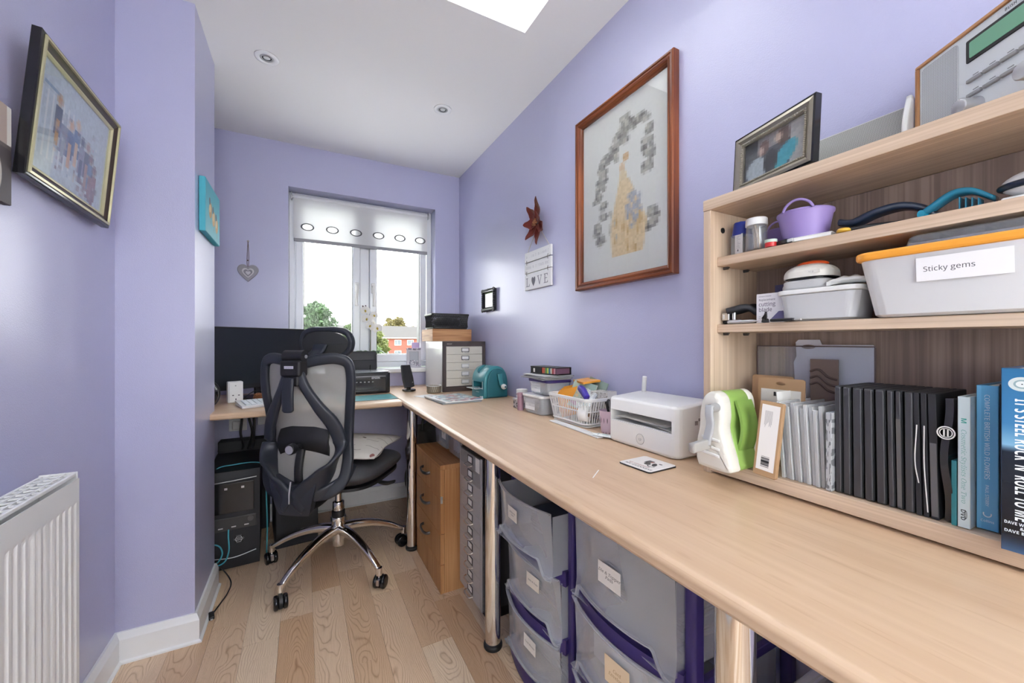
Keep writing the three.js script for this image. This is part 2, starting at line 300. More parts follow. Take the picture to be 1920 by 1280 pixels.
// roller blind
{
  const x0 = -.053, x1 = .802, d = DB + .068;
  const b = thing('roller_blind', 'white roller blind half lowered over the window, with six oval eyelets', 'blind', [0, 0, d]);
  const sh = poly([[x0, 1.728], [x1, 1.728], [x1, 1.985], [x0, 1.985]]); const ys = 1.806, xs = [0, .1515, .303, .4545, .606, .757].map(k => .012 + k * .96 + .012);
  for (const x of xs) { const h = new THREE.Path(); h.absellipse(x, ys, .031, .0175, 0, Math.PI * 2, true); sh.holes.push(h); }
  part(b, 'fabric', ex(sh, .0008, 0, 24), phy(lin(.86, .86, .86), .95, { transmission: .4, thickness: 0 }));
  for (const x of xs) { const g = new THREE.TorusGeometry(1, .14, 10, 40); g.scale(.034, .0205, .02); part(b, 'eyelet', at(g, x, ys, .0005), M.darkSteel); const e = new THREE.Shape(); e.absellipse(x, ys, .032, .0185, 0, Math.PI * 2); part(b, 'eyelet_voile', ex(e, .0003, 0, 24).translate(0, 0, .0002), phy(lin(.92, .92, .92), .9, { transmission: .8, thickness: 0 })); }
  part(b, 'bottom_bar', at(box(x1 - x0, .022, .011, .004, 2), (x0 + x1) / 2, 1.719, 0), std(lin(.30, .30, .32), .4));
  part(b, 'roller', at(cyl(.017, .017, x1 - x0, 24), (x0 + x1) / 2, 1.993, -.012, 0, 0, Math.PI / 2), phy(lin(.74, .74, .75), .8));
  for (const x of [x0 - .012, x1 + .012]) part(b, 'bracket', [at(box(.006, .045, .04, .002), x, 1.995, -.01), at(cyl(.012, .012, .006, 16), x + (x < .3 ? .006 : -.006), 1.99, -.012, 0, 0, Math.PI / 2)], M.silver);
}
// ceiling downlights, switched off
for (const [x, d, l] of [[-.138, 1.985, 'white recessed ceiling downlight nearest the left wall column'], [.646, 1.997, 'white recessed ceiling downlight nearest the right wall']]) {
  const t = thing('downlight', l, 'light', [x, HC, d]);
  part(t, 'rim', lathe([[.026, -.003], [.031, -.006], [.040, -.006], [.0455, -.003], [.046, 0], [.026, 0]], 40), M.trim);
  part(t, 'baffle', lathe([[.026, -.0025], [.0255, -.0008], [.018, -.0006], [.0175, -.003], [.022, -.0045], [.026, -.003]], 32), std(lin(.35, .36, .37), .4));
  part(t, 'lens', lathe([[0, -.0035], [.010, -.003], [.0175, -.001], [0, -.001]], 24), phy(lin(.68, .70, .71), .15));
}
// radiator on the left wall
{
  const t = thing('radiator', 'white panel radiator with vertical ribs and top grille on left wall', 'radiator', [0, 0, 0]);
  const xf = -.462, xb = -.528, dE = 1.285, dS = -.1, y0 = .18, y1 = .772;
  // ribbed front panel: profile along depth, swept in height with rounded flute ends
  const pitch = .0235, n = Math.floor((dE - dS - .02) / pitch), P = [], rows = [0, .02, .035, .045, .06, 1 - .115, 1 - .1, 1 - .09, 1 - .08, 1 - .05, 1], NU = n * 8;
  part(t, 'front_panel', slab((u, v) => {
    const k = v * (rows.length - 1), a = Math.floor(Math.min(k, rows.length - 2)), y = mix(rows[a], rows[a + 1], k - a), d = mix(dE - .004, dS, u), ph = ((dE - .012 - d) / pitch) % 1, inF = d < dE - .012;
    const f = inF ? sst(.18, .34, ph) * (1 - sst(.66, .82, ph)) : 0, e = sst(.03, .055, y) * (1 - sst(.895, .91, y));
    return [xf - .0055 * f * e, y0 + y * (y1 - .014 - y0), -d];
  }, NU, rows.length - 1, .002), M.white);
  part(t, 'end_plate', bx(xb, xf - .003, y0 + .01, y1, -dE - .004, -dE, .001), M.white); part(t, 'end_plate', bx(xb, xf - .003, y0 + .01, y1, -dS, -dS + .004, .001), M.white);
  part(t, 'rear_panel', bx(xb, xb + .003, y0, y1 - .006, -dE, -dS, .001), M.white);
  const gr = [bx(xf - .011, xf - .004, y1 - .01, y1 - .001, -dE + .002, -dS, .002), bx(xb + .002, xb + .008, y1 - .008, y1 - .001, -dE, -dS, .002)];
  for (const x of [.33, .66]) gr.push(bx(mix(xb, xf, x) - .002, mix(xb, xf, x) + .002, y1 - .006, y1 - .001, -dE, -dS, .001));
  for (let d = dE - .012, k = 0; d > dS; d -= .0235, k++) gr.push(at(box(xf - xb - .012, .004, .006, .001), (xf + xb) / 2, y1 - .0045, -d, 0, .0, 0));
  part(t, 'top_grille', gr, M.white);
  part(t, 'valve_cap', at(lathe([[0, 0], [.014, 0], [.015, .004], [.015, .055], [.012, .062], [0, .063]], 20), -.495, .28, -dE - .028), M.white);
  part(t, 'pipe', [at(cyl(.0075, .0075, .285, 14), -.495, .1425, -dE - .028), at(cyl(.008, .008, .03, 14), -.495, .265, -dE - .014, Math.PI / 2)], M.white);
  for (const d of [.2, 1.0]) part(t, 'wall_bracket', bx(XL + .0005, xb, .3, .62, -d, -d + .04, .001), M.white);
}
// ------------------------------------------------------------ worktops and legs
const HD = .77, XE = .449, DW = 2.046;
{
  const th = .028, prof = (len) => { const s = new THREE.Shape(); s.moveTo(0, 0); return s; };
  // long worktop along the right wall, bull-nosed front edge (the edge profile is extruded along the wall)
  const s = new THREE.Shape(), w = XR - XE - .0015; s.moveTo(w, -th); s.lineTo(w, 0); s.lineTo(.016, 0); s.bezierCurveTo(.005, 0, 0, -.006, 0, -.013); s.bezierCurveTo(0, -.021, .005, -th, .012, -th); s.closePath();
  const dn = -.75, g = ex(s, DB - dn - .002, 0, 8); g.translate(XE, HD, -(DB - .001));
  single('worktop', 'long beech effect worktop running along the right-hand wall', 'worktop', muv(toCreasedNormals(g, .6), 'z'), M.beech, [0, 0, 0]);
  const s2 = new THREE.Shape(), w2 = DB - DW - .0015; s2.moveTo(-w2, -th); s2.lineTo(-w2, 0); s2.lineTo(-.016, 0); s2.bezierCurveTo(-.005, 0, 0, -.006, 0, -.013); s2.bezierCurveTo(0, -.021, -.005, -th, -.012, -th); s2.closePath();
  const g2 = ex(s2, XE - XA - .004, 0, 8); g2.rotateY(Math.PI / 2); g2.scale(1, 1, -1); g2.rotateY(0);
  // rotateY sends the profile's x to -z; mirror so the nose faces the room
  const p = g2.attributes.position; let zmin = 1e9, zmax = -1e9, xmin = 1e9; for (let i = 0; i < p.count; i++) { zmin = Math.min(zmin, p.getZ(i)); zmax = Math.max(zmax, p.getZ(i)); xmin = Math.min(xmin, p.getX(i)); }
  const ix = g2.index; for (let i = 0; i < p.count; i += 3) { for (const a of ['position']) { const A = g2.attributes[a]; for (let c = 0; c < 3; c++) { const q = A.array[(i + 1) * 3 + c]; A.array[(i + 1) * 3 + c] = A.array[(i + 2) * 3 + c]; A.array[(i + 2) * 3 + c] = q; } } }
  const nose = Math.abs(zmax) < 1e-4 ? zmax : zmin;
  g2.translate(XA + .002 - xmin, HD, -DW - nose); g2.computeVertexNormals();
  single('worktop', 'short beech effect worktop under the window, carrying the monitor', 'worktop', muv(toCreasedNormals(g2, .6), 'x'), M.beech, [0, 0, 0]);
  const leg = (x, d, label) => {
    const t = thing('support_post', label, 'support', [x, 0, d]);
    part(t, 'tube', at(cyl(.0275, .0275, HD - th - .031, 32), 0, .02 + (HD - th - .031) / 2, 0), M.chrome);
    part(t, 'foot', lathe([[0, 0], [.031, 0], [.033, .004], [.033, .012], [.029, .021], [0, .021]], 32), M.black, 'black plastic foot');
    part(t, 'top_plate', at(cyl(.04, .04, .01, 32), 0, HD - th - .0055, 0), M.steel);
  };
  leg(.592, 1.262, 'chrome desk leg beside the black drawer cabinet, in the middle of the long worktop');
  leg(.50, 2.055, 'chrome desk leg at the inner corner, left of the wooden drawers');
  leg(.565, .362, 'chrome desk leg at the near end, right of the purple drawer towers');
}

// ------------------------------------------------------------ pictures and signs on the walls
const RW = -Math.PI / 2, LW = Math.PI / 2;
function pixelArt(w, h, bg, draw) { // low-resolution blocks
  const c = document.createElement('canvas'); c.width = w; c.height = h; const g = c.getContext('2d'); g.fillStyle = bg; g.fillRect(0, 0, w, h); draw(g, w, h);
  const im = g.getImageData(0, 0, w, h), K = 8, out = document.createElement('canvas'); out.width = w * K; out.height = h * K; const o = out.getContext('2d');
  for (let j = 0; j < h; j++) for (let i = 0; i < w; i++) { const k = (j * w + i) * 4, n = (hash(i, j * 7 + w) - .5) * (Math.abs(im.data[k] - im.data[k + 2]) < 14 && im.data[k] > 205 ? 3 : 16); o.fillStyle = `rgb(${[0, 1, 2].map(q => clamp(Math.round(im.data[k + q] + n), 0, 255)).join(',')})`; o.fillRect(i * K, j * K, K, K); }
  const t = new THREE.CanvasTexture(out); t.colorSpace = THREE.SRGBColorSpace; t.magFilter = THREE.LinearFilter; return t;
}
function ell(g, c, x, y, a, b, r = 0) { g.fillStyle = c; g.beginPath(); g.ellipse(x, y, a, b, r, 0, Math.PI * 2); g.fill(); }
const glassM = phy(lin(.97, .98, .98), .02, { transmission: 1, thickness: 0, ior: 1.4 });
{ // large picture: pale ground, grey flower garland, figure in yellow
  const w = .492, h = .69, t = thing('framed_picture', 'large wooden framed picture with figure in yellow under grey flowers', 'picture', [XR - .001, 1.629, 1.080], RW);
  const fw = .031;
  part(t, 'frame', moulding(w, h, [[0, 0], [0, .024], [.004, .028], [.009, .028], [.011, .024], [.016, .024], [.018, .027], [.023, .025], [.026, .018], [fw, .014], [fw, 0]]), M.mahogany);
  const iw = w - 2 * fw, ih = h - 2 * fw;
  const art = pixelArt(46, 68, '#dcdad6', (g, a, b) => {
    const grey = (x, y, s) => { for (let k = 0; k < 9; k++) ell(g, ['#8d8a86', '#a7a39c', '#77736f', '#b9b4aa', '#98928c'][k % 5], x + (hash(k, x * 13 | 0) - .5) * s * 2, y + (hash(k + 50, y * 7 | 0) - .5) * s * 1.6, 1.4, 1.1); };
    for (const [x, y, s] of [[25, 8, 2], [23, 11, 3.4], [27, 12, 3], [21, 14, 3], [24, 15, 2.4], [19, 17, 2], [18, 20, 2.6], [15, 19, 1.4], [13, 20, 1.6], [12, 23, 1.6], [13, 25, 1.4], [11, 29, 2.4], [10, 33, 2.6], [13, 27, 1.6], [13, 38, 1.2], [13, 42, 1.4], [10, 46, 1.6], [9, 48, 1.4], [11, 52, 2.2], [32, 11, 1.4], [35, 12, 1.8], [37, 17, 1.2], [36, 22, 2], [37, 26, 2.4], [36, 30, 1.8], [39, 48, 2.2], [38, 51, 2]]) grey(x, y, s);
    ell(g, '#c9a47c', 25.5, 22.5, 1.6, 1.8); ell(g, '#dcc0a0', 23.5, 26, 1.5, 2); ell(g, '#d9c5a4', 24, 31, 2.2, 4);
    g.fillStyle = '#dcc4a0'; g.beginPath(); g.moveTo(22, 31); g.lineTo(27, 31); g.lineTo(36, 49); g.lineTo(34, 60); g.lineTo(18, 60); g.lineTo(17, 48); g.closePath(); g.fill();
    g.fillStyle = '#a9aab4'; for (let k = 0; k < 20; k++) g.fillRect(25 + hash(k, 1) * 7, 35 + hash(k, 2) * 14, 2, 2); g.fillStyle = '#c9a878'; for (let k = 0; k < 16; k++) g.fillRect(18 + hash(k, 3) * 15, 44 + hash(k, 4) * 15, 1, 3); g.fillStyle = '#b9b6ae'; for (let k = 0; k < 8; k++) g.fillRect(16 + hash(k, 5) * 4, 40 + hash(k, 6) * 12, 1, 2);
  });
  part(t, 'print', at(sheet(iw + .004, ih + .004, .002), 0, 0, .003), std('#ffffff', .9, { map: art }));
  part(t, 'glass', at(new THREE.BoxGeometry(iw + .004, ih + .004, .0015), 0, 0, .011), glassM);
}
{ // left wall: leaning framed picture
  const w = .422, h = .330, t = thing('framed_picture', 'black and gilt framed picture of a group of figures, leaning on left wall', 'picture', [XL + .022, 1.596, 1.456], LW);
  const q = new THREE.Group(); t.rotation.order = 'YXZ'; t.rotation.x = .075; t.rotation.z = -.028;
  const fw = .036, prof = [[0, 0], [0, .016], [.003, .018], [.008, .0185], [.0082, .0215], [.0135, .022], [.014, .018], [.020, .014], [.0285, .012], [.029, .0135], [.0335, .0135], [fw, .010], [fw, 0]];
  part(t, 'frame', moulding(w, h, prof.slice(0, 4).concat([[.0082, .010], [.0082, 0]])), M.blackGloss, 'black outer edge');
  part(t, 'gilt_band', moulding(w - .0164, h - .0164, [[0, 0], [0, .0215], [.0055, .022], [.0058, .016], [.0058, 0]]), std(lin(.62, .58, .36), .35, { metalness: .55 }), 'gilt band');
  part(t, 'inner_moulding', moulding(w - .028, h - .028, [[0, 0], [0, .017], [.006, .014], [.0145, .011], [.0145, 0]]), std(lin(.05, .03, .022), .35), 'dark brown inner moulding');
  part(t, 'gilt_slip', moulding(w - .057, h - .057, [[0, 0], [0, .0125], [.004, .0125], [.0075, .009], [.0075, 0]]), std(lin(.62, .58, .36), .35, { metalness: .55 }), 'thin gilt slip');
  const art = pixelArt(46, 33, '#c3cfd6', (g) => {
    g.fillStyle = '#dfe3e4'; for (let k = 0; k < 7; k++) g.fillRect(2 + k * 3, 8, 1, 20); g.fillStyle = '#8fa6c0'; g.fillRect(3, 6, 9, 1);
    const pp = [[12, 8, '#5a6478', '#c89b68'], [16, 12, '#7b8699', '#9aa3ae'], [20, 12, '#44618a', '#cfa57e'], [24, 10, '#56759c', '#e0c0a2'], [28, 14, '#8f8fa8', '#44506a'], [32, 14, '#505868', '#a98b83'], [35, 17, '#5f7ea4', '#8b6a66'], [38, 20, '#93706f', '#7a5f60']];
    for (const [x, y, a, b] of pp) { ell(g, b, x, y, 1.6, 1.8); g.fillStyle = a; g.fillRect(x - 2, y + 2, 4, 9); g.fillStyle = b; g.fillRect(x - 1, y + 6, 2, 8); }
    for (let k = 0; k < 60; k++) { g.fillStyle = ['#414a5c', '#8fa0b5', '#cdb9a4', '#7a6a70', '#b9a7b4', '#e4e6e6'][k % 6]; g.fillRect(10 + hash(k, 1) * 28, 8 + hash(k, 2) * 20, 1, 1); }
    for (let k = 0; k < 20; k++) { g.fillStyle = ['#8b7478', '#6e5a60', '#a4929a'][k % 3]; g.fillRect(26 + k * .7, 26 + hash(k, 6) * 5, 2, 1); }
  });
  part(t, 'print', at(sheet(w - 2 * fw + .004, h - 2 * fw + .004, .002), 0, 0, .003), std('#ffffff', .9, { map: art }));
  part(t, 'glass', at(new THREE.BoxGeometry(w - 2 * fw + .004, h - 2 * fw + .004, .0012), 0, 0, .0085), glassM);
  part(t, 'backing', at(box(w - .02, h - .02, .002, 0), 0, 0, -.0012), M.kraft);
}
{ // unframed photograph print at the left edge of the view
  const t = thing('photo_print', 'unframed photo print, pale stripes above a dark half, left of framed picture', 'photo', [XL + .001, 1.463, 1.030], LW);
  const art = ctex(256, 128, (g, w, h) => { const cs = ['#b8a89c', '#e6e4da', '#bfb3a8', '#cfd8dc', '#b9a69c', '#d9d8cf']; for (let k = 0; k < 14; k++) { g.fillStyle = cs[k % 6]; g.fillRect(k * 19, 0, 19, h); } g.fillStyle = '#453d3e'; g.fillRect(0, h * .40, w, h); g.fillStyle = '#5c5350'; g.fillRect(0, h * .40, w, 5); ell(g, '#c3bdb6', w * .84, h * .72, 22, 34); ell(g, '#a39b96', w * .5, h * .8, 30, 40); });
  part(t, 'board', ex(rrect(.402, .205, .002), .012, .001), std(lin(.10, .08, .08), .6));
  part(t, 'print', at(sheet(.4, .203), 0, 0, .012), std('#ffffff', .5, { map: art }));
}
{ // turquoise canvas on the column
  const w = .284, h = .205, t = thing('canvas_picture', 'small turquoise box canvas painted with three birds, on the column side', 'picture', [XB + .001, 1.592, 1.985], LW);
  part(t, 'stretched_canvas', box(w, h, .02, .003, 2).translate(0, 0, .01), std(lin(.07, .42, .52), .7));
  const art = ctex(512, 380, (g, a, b) => { const gr = g.createLinearGradient(0, 0, 0, b); gr.addColorStop(0, '#57b3c4'); gr.addColorStop(1, '#7cc8d2'); g.fillStyle = gr; g.fillRect(0, 0, a, b); for (const [x, y, c, d] of [[140, 130, '#c9a372', '#6b7480'], [255, 165, '#d9b684', '#5e6a78'], [370, 190, '#cfae7e', '#5a6570']]) { ell(g, c, x + 20, y + 60, 52, 62, .5); ell(g, d, x - 4, y, 26, 30); ell(g, '#e6cfa4', x + 5, y + 50, 24, 34, .4); g.strokeStyle = '#a07c50'; g.lineWidth = 6; g.beginPath(); g.moveTo(x + 30, y + 110); g.lineTo(x + 26, y + 160); g.stroke(); } });
  part(t, 'painting', at(sheet(w - .006, h - .006), 0, 0, .02), std('#ffffff', .6, { map: art }));
}
{ // grey wooden heart
  const heart = (s, cls = THREE.Shape) => { const q = new cls(); q.moveTo(0, -.5 * s); q.bezierCurveTo(-.12 * s, -.36 * s, -.52 * s, -.06 * s, -.52 * s, .2 * s); q.bezierCurveTo(-.52 * s, .42 * s, -.34 * s, .5 * s, -.25 * s, .5 * s); q.bezierCurveTo(-.12 * s, .5 * s, -.03 * s, .42 * s, 0, .33 * s); q.bezierCurveTo(.03 * s, .42 * s, .12 * s, .5 * s, .25 * s, .5 * s); q.bezierCurveTo(.34 * s, .5 * s, .52 * s, .42 * s, .52 * s, .2 * s); q.bezierCurveTo(.52 * s, -.06 * s, .12 * s, -.36 * s, 0, -.5 * s); return q; };
  const t = thing('hanging_heart', 'grey wooden heart hanging by a string left of the window', 'ornament', [-.286, 1.475, DB - .001]);
  const o = heart(.1); o.holes.push(heart(.056, THREE.Path)); part(t, 'board', at(ex(o, .009, .0015), 0, 0, .001), std(lin(.33, .32, .35), .7));
  const r = heart(.058); r.holes.push(heart(.044, THREE.Path)); part(t, 'inner_rim', at(ex(r, .011, .001), 0, 0, .001), std(lin(.62, .60, .63), .6), 'paler inner rim');
  part(t, 'backing', at(ex(heart(.05), .003, .0), 0, 0, .001), std(lin(.30, .29, .33), .8));
  part(t, 'small_heart', at(ex(heart(.024), .006, .001), 0, 0, .004), std(lin(.60, .58, .62), .6), 'pale small heart in the middle');
  part(t, 'string', [tube([[-.002, .034, .005], [-.005, .06, .006], [-.002, .15, .006], [0, .187, .007]], .0016, 24, 6), tube([[.002, .034, .005], [.004, .1, .006], [.002, .15, .006], [0, .187, .007]], .0016, 24, 6), blob(.004, .004, .004, 8).translate(-.002, .075, .007)], std(lin(.16, .10, .09), .9));
  part(t, 'pin', at(lathe([[0, 0], [.0055, .001], [.006, .005], [.003, .009], [0, .0095]], 14), 0, .188, 0, Math.PI / 2), std(lin(.5, .45, .45), .4));
}
{ // three plank LOVE sign
  const t = thing('plank_sign', 'white three-plank hanging sign reading LOVE with a grey heart', 'sign', [XR - .002, 0, 1.648], RW);
  const ink = (h, fs) => ctex(1024, h, (g, w) => { g.fillStyle = '#e9e9ec'; g.fillRect(0, 0, w, h); for (let k = 0; k < 60; k++) { g.fillStyle = `rgba(170,170,178,${.12 * hash(k, 4)})`; g.fillRect(0, hash(k, 1) * h, w, 2); } fs(g, w, h); });
  const scribble = (s) => ink(200, (g, w, h) => { g.fillStyle = '#b9b9c2'; g.font = '84px serif'; g.textAlign = 'center'; g.textBaseline = 'middle'; const n = 17; for (let k = 0; k < n; k++) { const q = 70 + k * 54, d = 44 + 30 * hash(k, s); if (hash(k, s + 3) > .14) { g.fillRect(q, h / 2 - d / 2, 7, d); if (hash(k, s + 8) > .4) g.fillRect(q, h / 2 - d / 2, 26, 7); g.strokeStyle = '#b9b9c2'; g.lineWidth = 7; if (hash(k, s + 5) > .4) { g.beginPath(); g.arc(q + 16, h / 2, 15, 0, 6); g.stroke(); } } } });
  const love = ink(352, (g, w, h) => { g.fillStyle = '#85858f'; g.font = '280px serif'; g.textBaseline = 'middle'; g.textAlign = 'center'; g.fillText('L', 130, h / 2 + 14); g.fillText('V', 610, h / 2 + 14); g.fillText('E', 850, h / 2 + 14); g.fillStyle = '#6d6d78'; g.beginPath(); const x = 365, y = h / 2 + 20, s = 150; g.moveTo(x, y + s * .72); g.bezierCurveTo(x - s * .25, y + s * .3, x - s * .62, y, x - s * .5, y - s * .5); g.bezierCurveTo(x - s * .4, y - s * .85, x - s * .05, y - s * .75, x, y - s * .4); g.bezierCurveTo(x + s * .05, y - s * .75, x + s * .4, y - s * .85, x + s * .5, y - s * .5); g.bezierCurveTo(x + s * .62, y, x + s * .25, y + s * .3, x, y + s * .72); g.fill(); });
  const W0 = .243, pl = [[1.502, .050, scribble(2)], [1.4465, .052, scribble(11)], [1.377, .082, love]];
  for (const [y, h, tx] of pl) { const p = part(t, 'plank', at(box(W0, h, .011, .0015), 0, y, .0065), M.white); part(p, 'lettering', at(sheet(W0 - .004, h - .004, .0003), 0, y, .012), std('#ffffff', .7, { map: tx })); }
  for (const s of [-1, 1]) { for (const [a, b] of [[1.477, 1.4725], [1.4205, 1.418]]) part(t, 'wire_loop', tube([[s * .098, a + .01, .0125], [s * .098, a, .015], [s * .098, b, .015], [s * .098, b - .01, .0125]], .0012, 12, 6), M.darkSteel); part(t, 'cord', tube([[s * .098, 1.524, .0065], [s * .098, 1.528, .0065], [s * .03, 1.61, .006], [0, 1.655, .004]], .0022, 20, 6), std(lin(.5, .46, .46), .8)); }
  part(t, 'nail', at(cyl(.003, .003, .02, 10), 0, 1.655, .008, Math.PI / 2), M.steel);
}
{ // red glitter flower
  const t = thing('fabric_flower', 'red glittery star-shaped flower above the plank sign', 'flower', [XR - .002, 1.652, 1.640], RW);
  const gl = dtex(128, 128, (i, j) => { const n = noise(i * .9, j * .9), e = hash(i, j); return lerp3([78, 18, 13], e > .93 ? [215, 150, 115] : [128, 44, 34], n); });
  const pm = std('#ffffff', .45, { map: gl, metalness: .25 });
  const pet = (L, w, curl) => { const g = slab((u, v) => { const q = Math.pow(Math.sin(Math.PI * Math.pow(clamp(v, .02, .985), .8)), .8) * w * (1 + .12 * Math.sin(v * 15)), x = (u - .5) * q; return [x, v * L, .012 + curl * v * v + .35 * Math.abs(x) + .003 * Math.sin(v * 9)]; }, 8, 14, .0012); return g; };
  [[.12, .05, .028, -.22], [.135, .046, .012, .72], [.085, .05, .035, 1.5], [.10, .05, .03, 2.35], [.112, .048, .018, 3.3], [.10, .05, .024, 4.1], [.07, .04, .05, 5.2]].forEach(([L, w, c, a]) => part(t, 'petal', at(pet(L, w, c), 0, 0, 0, 0, 0, a), pm));
  const st = []; for (let k = 0; k < 14; k++) { const a = k * 2.4, r = .004 + .0011 * k; st.push(blob(.004, .004, .005, 6).translate(Math.cos(a) * r, Math.sin(a) * r, .03 + .006 * hash(k, 1))); } part(t, 'centre_beads', st, std(lin(.30, .12, .05), .4, { metalness: .4 }));
  part(t, 'backing_clip', at(box(.02, .03, .014, .003), 0, 0, .008), M.darkSteel);
}
{ // small ornate black frame
  const w = .178, h = .132, t = thing('framed_picture', 'small ornate black frame around a pale green flower picture', 'picture', [XR - .001, 1.330, 2.222], RW);
  const prof = [[0, 0], [0, .014], [.006, .02], [.014, .021], [.019, .016], [.024, .014], [.024, 0]], g = moulding(w, h, prof);
  part(t, 'frame', g, M.blackGloss);
  const orn = []; for (let k = 0; k < 44; k++) { const q = k / 44 * 2 * (w + h); let x, y; if (q < w) { x = q - w / 2; y = -h / 2; } else if (q < w + h) { x = w / 2; y = q - w - h / 2; } else if (q < 2 * w + h) { x = w / 2 - (q - w - h); y = h / 2; } else { x = -w / 2; y = h / 2 - (q - 2 * w - h); } orn.push(blob(.007 + .003 * hash(k, 2), .007 + .003 * hash(k, 3), .009, 7).translate(x * .955, y * .94, .014)); }
  for (const a of [-1, 1]) for (const b of [-1, 1]) orn.push(at(new THREE.TorusGeometry(.010, .0042, 8, 18), a * w * .46, b * h * .45, .018));
  part(t, 'scroll_ornament', orn, M.blackGloss);
  const art = ctex(256, 180, (g, a, b) => { g.fillStyle = '#d8dccb'; g.fillRect(0, 0, a, b); g.strokeStyle = '#7d9060'; g.lineWidth = 7; g.beginPath(); g.moveTo(125, 180); g.quadraticCurveTo(110, 110, 130, 60); g.stroke(); for (const [x, y] of [[130, 55], [105, 85], [150, 90], [120, 120]]) { ell(g, '#b9c48f', x, y, 22, 18); ell(g, '#e9e2b0', x, y, 9, 9); } });
  part(t, 'print', at(sheet(w - .046, h - .046, .002), 0, 0, .004), std('#ffffff', .7, { map: art }));
  part(t, 'glass', at(new THREE.BoxGeometry(w - .046, h - .046, .001), 0, 0, .010), glassM);
}
// ------------------------------------------------------------ the wooden shelf unit on the long worktop
const SX = .835, SB = XR - .002, Y0 = .804, Y1 = 1.272, Y2 = 1.1145, YT = 1.406, DE = .613, DN = -.34;
{
  const t = thing('shelf_unit', 'open oak effect shelf unit standing on the worktop against the right wall', 'shelves', [.93, HD, .136]);
  const P = (x0, x1, y0, y1, d0, d1, al = 'z', r = .0012) => muv(bx(x0, x1, y0, y1, -d1, -d0, r), al);
  wp(t, 'top_board', P(SX, SB, YT - .025, YT, DN, DE), M.oak);
  wp(t, 'side_panel', P(SX + .001, SB, HD, YT - .0255, DE - .0185, DE - .0005, 'y'), M.oak);
  wp(t, 'side_panel', P(SX + .001, SB, HD, YT - .0255, DN + .0005, DN + .0185, 'y'), M.oak);
  for (const [y, th] of [[Y1, .021], [Y2, .0185]]) {
    wp(t, 'shelf', P(SX + .025, SB - .008, y - th, y, DN + .019, DE - .019), M.oak);
    for (const x of [SX + .05, SB - .06]) wp(t, 'shelf_pin', [at(cyl(.0025, .0025, .012, 10), x, y - th - .004, -(DE - .024), Math.PI / 2), at(box(.008, .003, .012, .0005), x, y - th - .0017, -(DE - .025))], M.darkSteel);
  }
  wp(t, 'bottom_board', P(SX, SB - .008, Y0 - .028, Y0, DN + .019, DE - .019), M.oak);
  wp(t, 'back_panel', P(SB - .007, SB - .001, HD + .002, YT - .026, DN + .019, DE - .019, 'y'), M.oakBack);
  wp(t, 'screw_cap', at(cyl(.0065, .0065, .002, 16), SX + .045, 1.338, -(DE - .0195), Math.PI / 2), M.black);
}
// ---- on top of the shelf unit
{ // silver photo frame
  const w = .186, h = .128, t = thing('framed_photo', 'silver beaded photo frame of two people standing on the shelf unit', 'photo frame', [.868, YT + .001, .473], RW);
  t.rotation.y = RW - .235; t.rotation.order = 'YXZ'; t.rotation.x = -.06;
  const fw = .022, Y = h / 2 + .0006;
  const sil = std(lin(.34, .31, .25), .3, { metalness: .7 }); part(t, 'outer_edge', at(moulding(w + .002, h + .002, [[0, -.0005], [0, .0135], [.003, .0152], [.004, .010], [.004, -.0005]]), 0, Y + .001, 0), M.blackGloss, 'thin black outer edge');
  part(t, 'frame', at(moulding(w, h, [[0, 0], [0, .012], [.003, .015], [.009, .016], [.014, .013], [fw, .010], [fw, 0]]), 0, Y, 0), sil);
  const bd = []; const bw = w / 2 - .0185, bh = h / 2 - .0185; const B = (x, y) => bd.push(at(new THREE.IcosahedronGeometry(.0024, 1), x, y + Y, .0125)); for (let k = 0; k <= 34; k++) { const x = mix(-bw, bw, k / 34); B(x, -bh); B(x, bh); } for (let k = 1; k < 22; k++) { const y = mix(-bh, bh, k / 22); B(-bw, y); B(bw, y); } part(t, 'beading', bd, sil);
  const art = pixelArt(26, 17, '#9a9693', (g, a, b) => { g.fillStyle = '#2c2f38'; g.fillRect(0, 0, 6, 9); g.fillStyle = '#4a4c55'; g.fillRect(0, 5, 26, 12); g.fillStyle = '#8f8b8a'; g.fillRect(6, 0, 20, 6); g.fillStyle = '#a9a5a2'; g.fillRect(20, 0, 6, 17); ell(g, '#6b4f4a', 9, 5, 2.2, 3); ell(g, '#c3a99c', 7.6, 6, 1.2, 2); ell(g, '#5d4640', 17, 4, 2.6, 3.4); ell(g, '#cdb3a2', 15, 3.5, 1.6, 2); ell(g, '#aab2b8', 6, 13, 5, 5); ell(g, '#3fa0b0', 18, 12, 3.4, 6, .7); ell(g, '#2f3138', 12, 12, 3, 5); });
  part(t, 'print', at(sheet(w - .042, h - .042, .002), 0, Y, .003), std('#ffffff', .7, { map: art }));
  part(t, 'glass', at(new THREE.BoxGeometry(w - .042, h - .042, .001), 0, Y, .008), glassM);
  part(t, 'back_board', at(box(w - .01, h - .01, .003, .0005), 0, Y, -.0015), M.black);
}
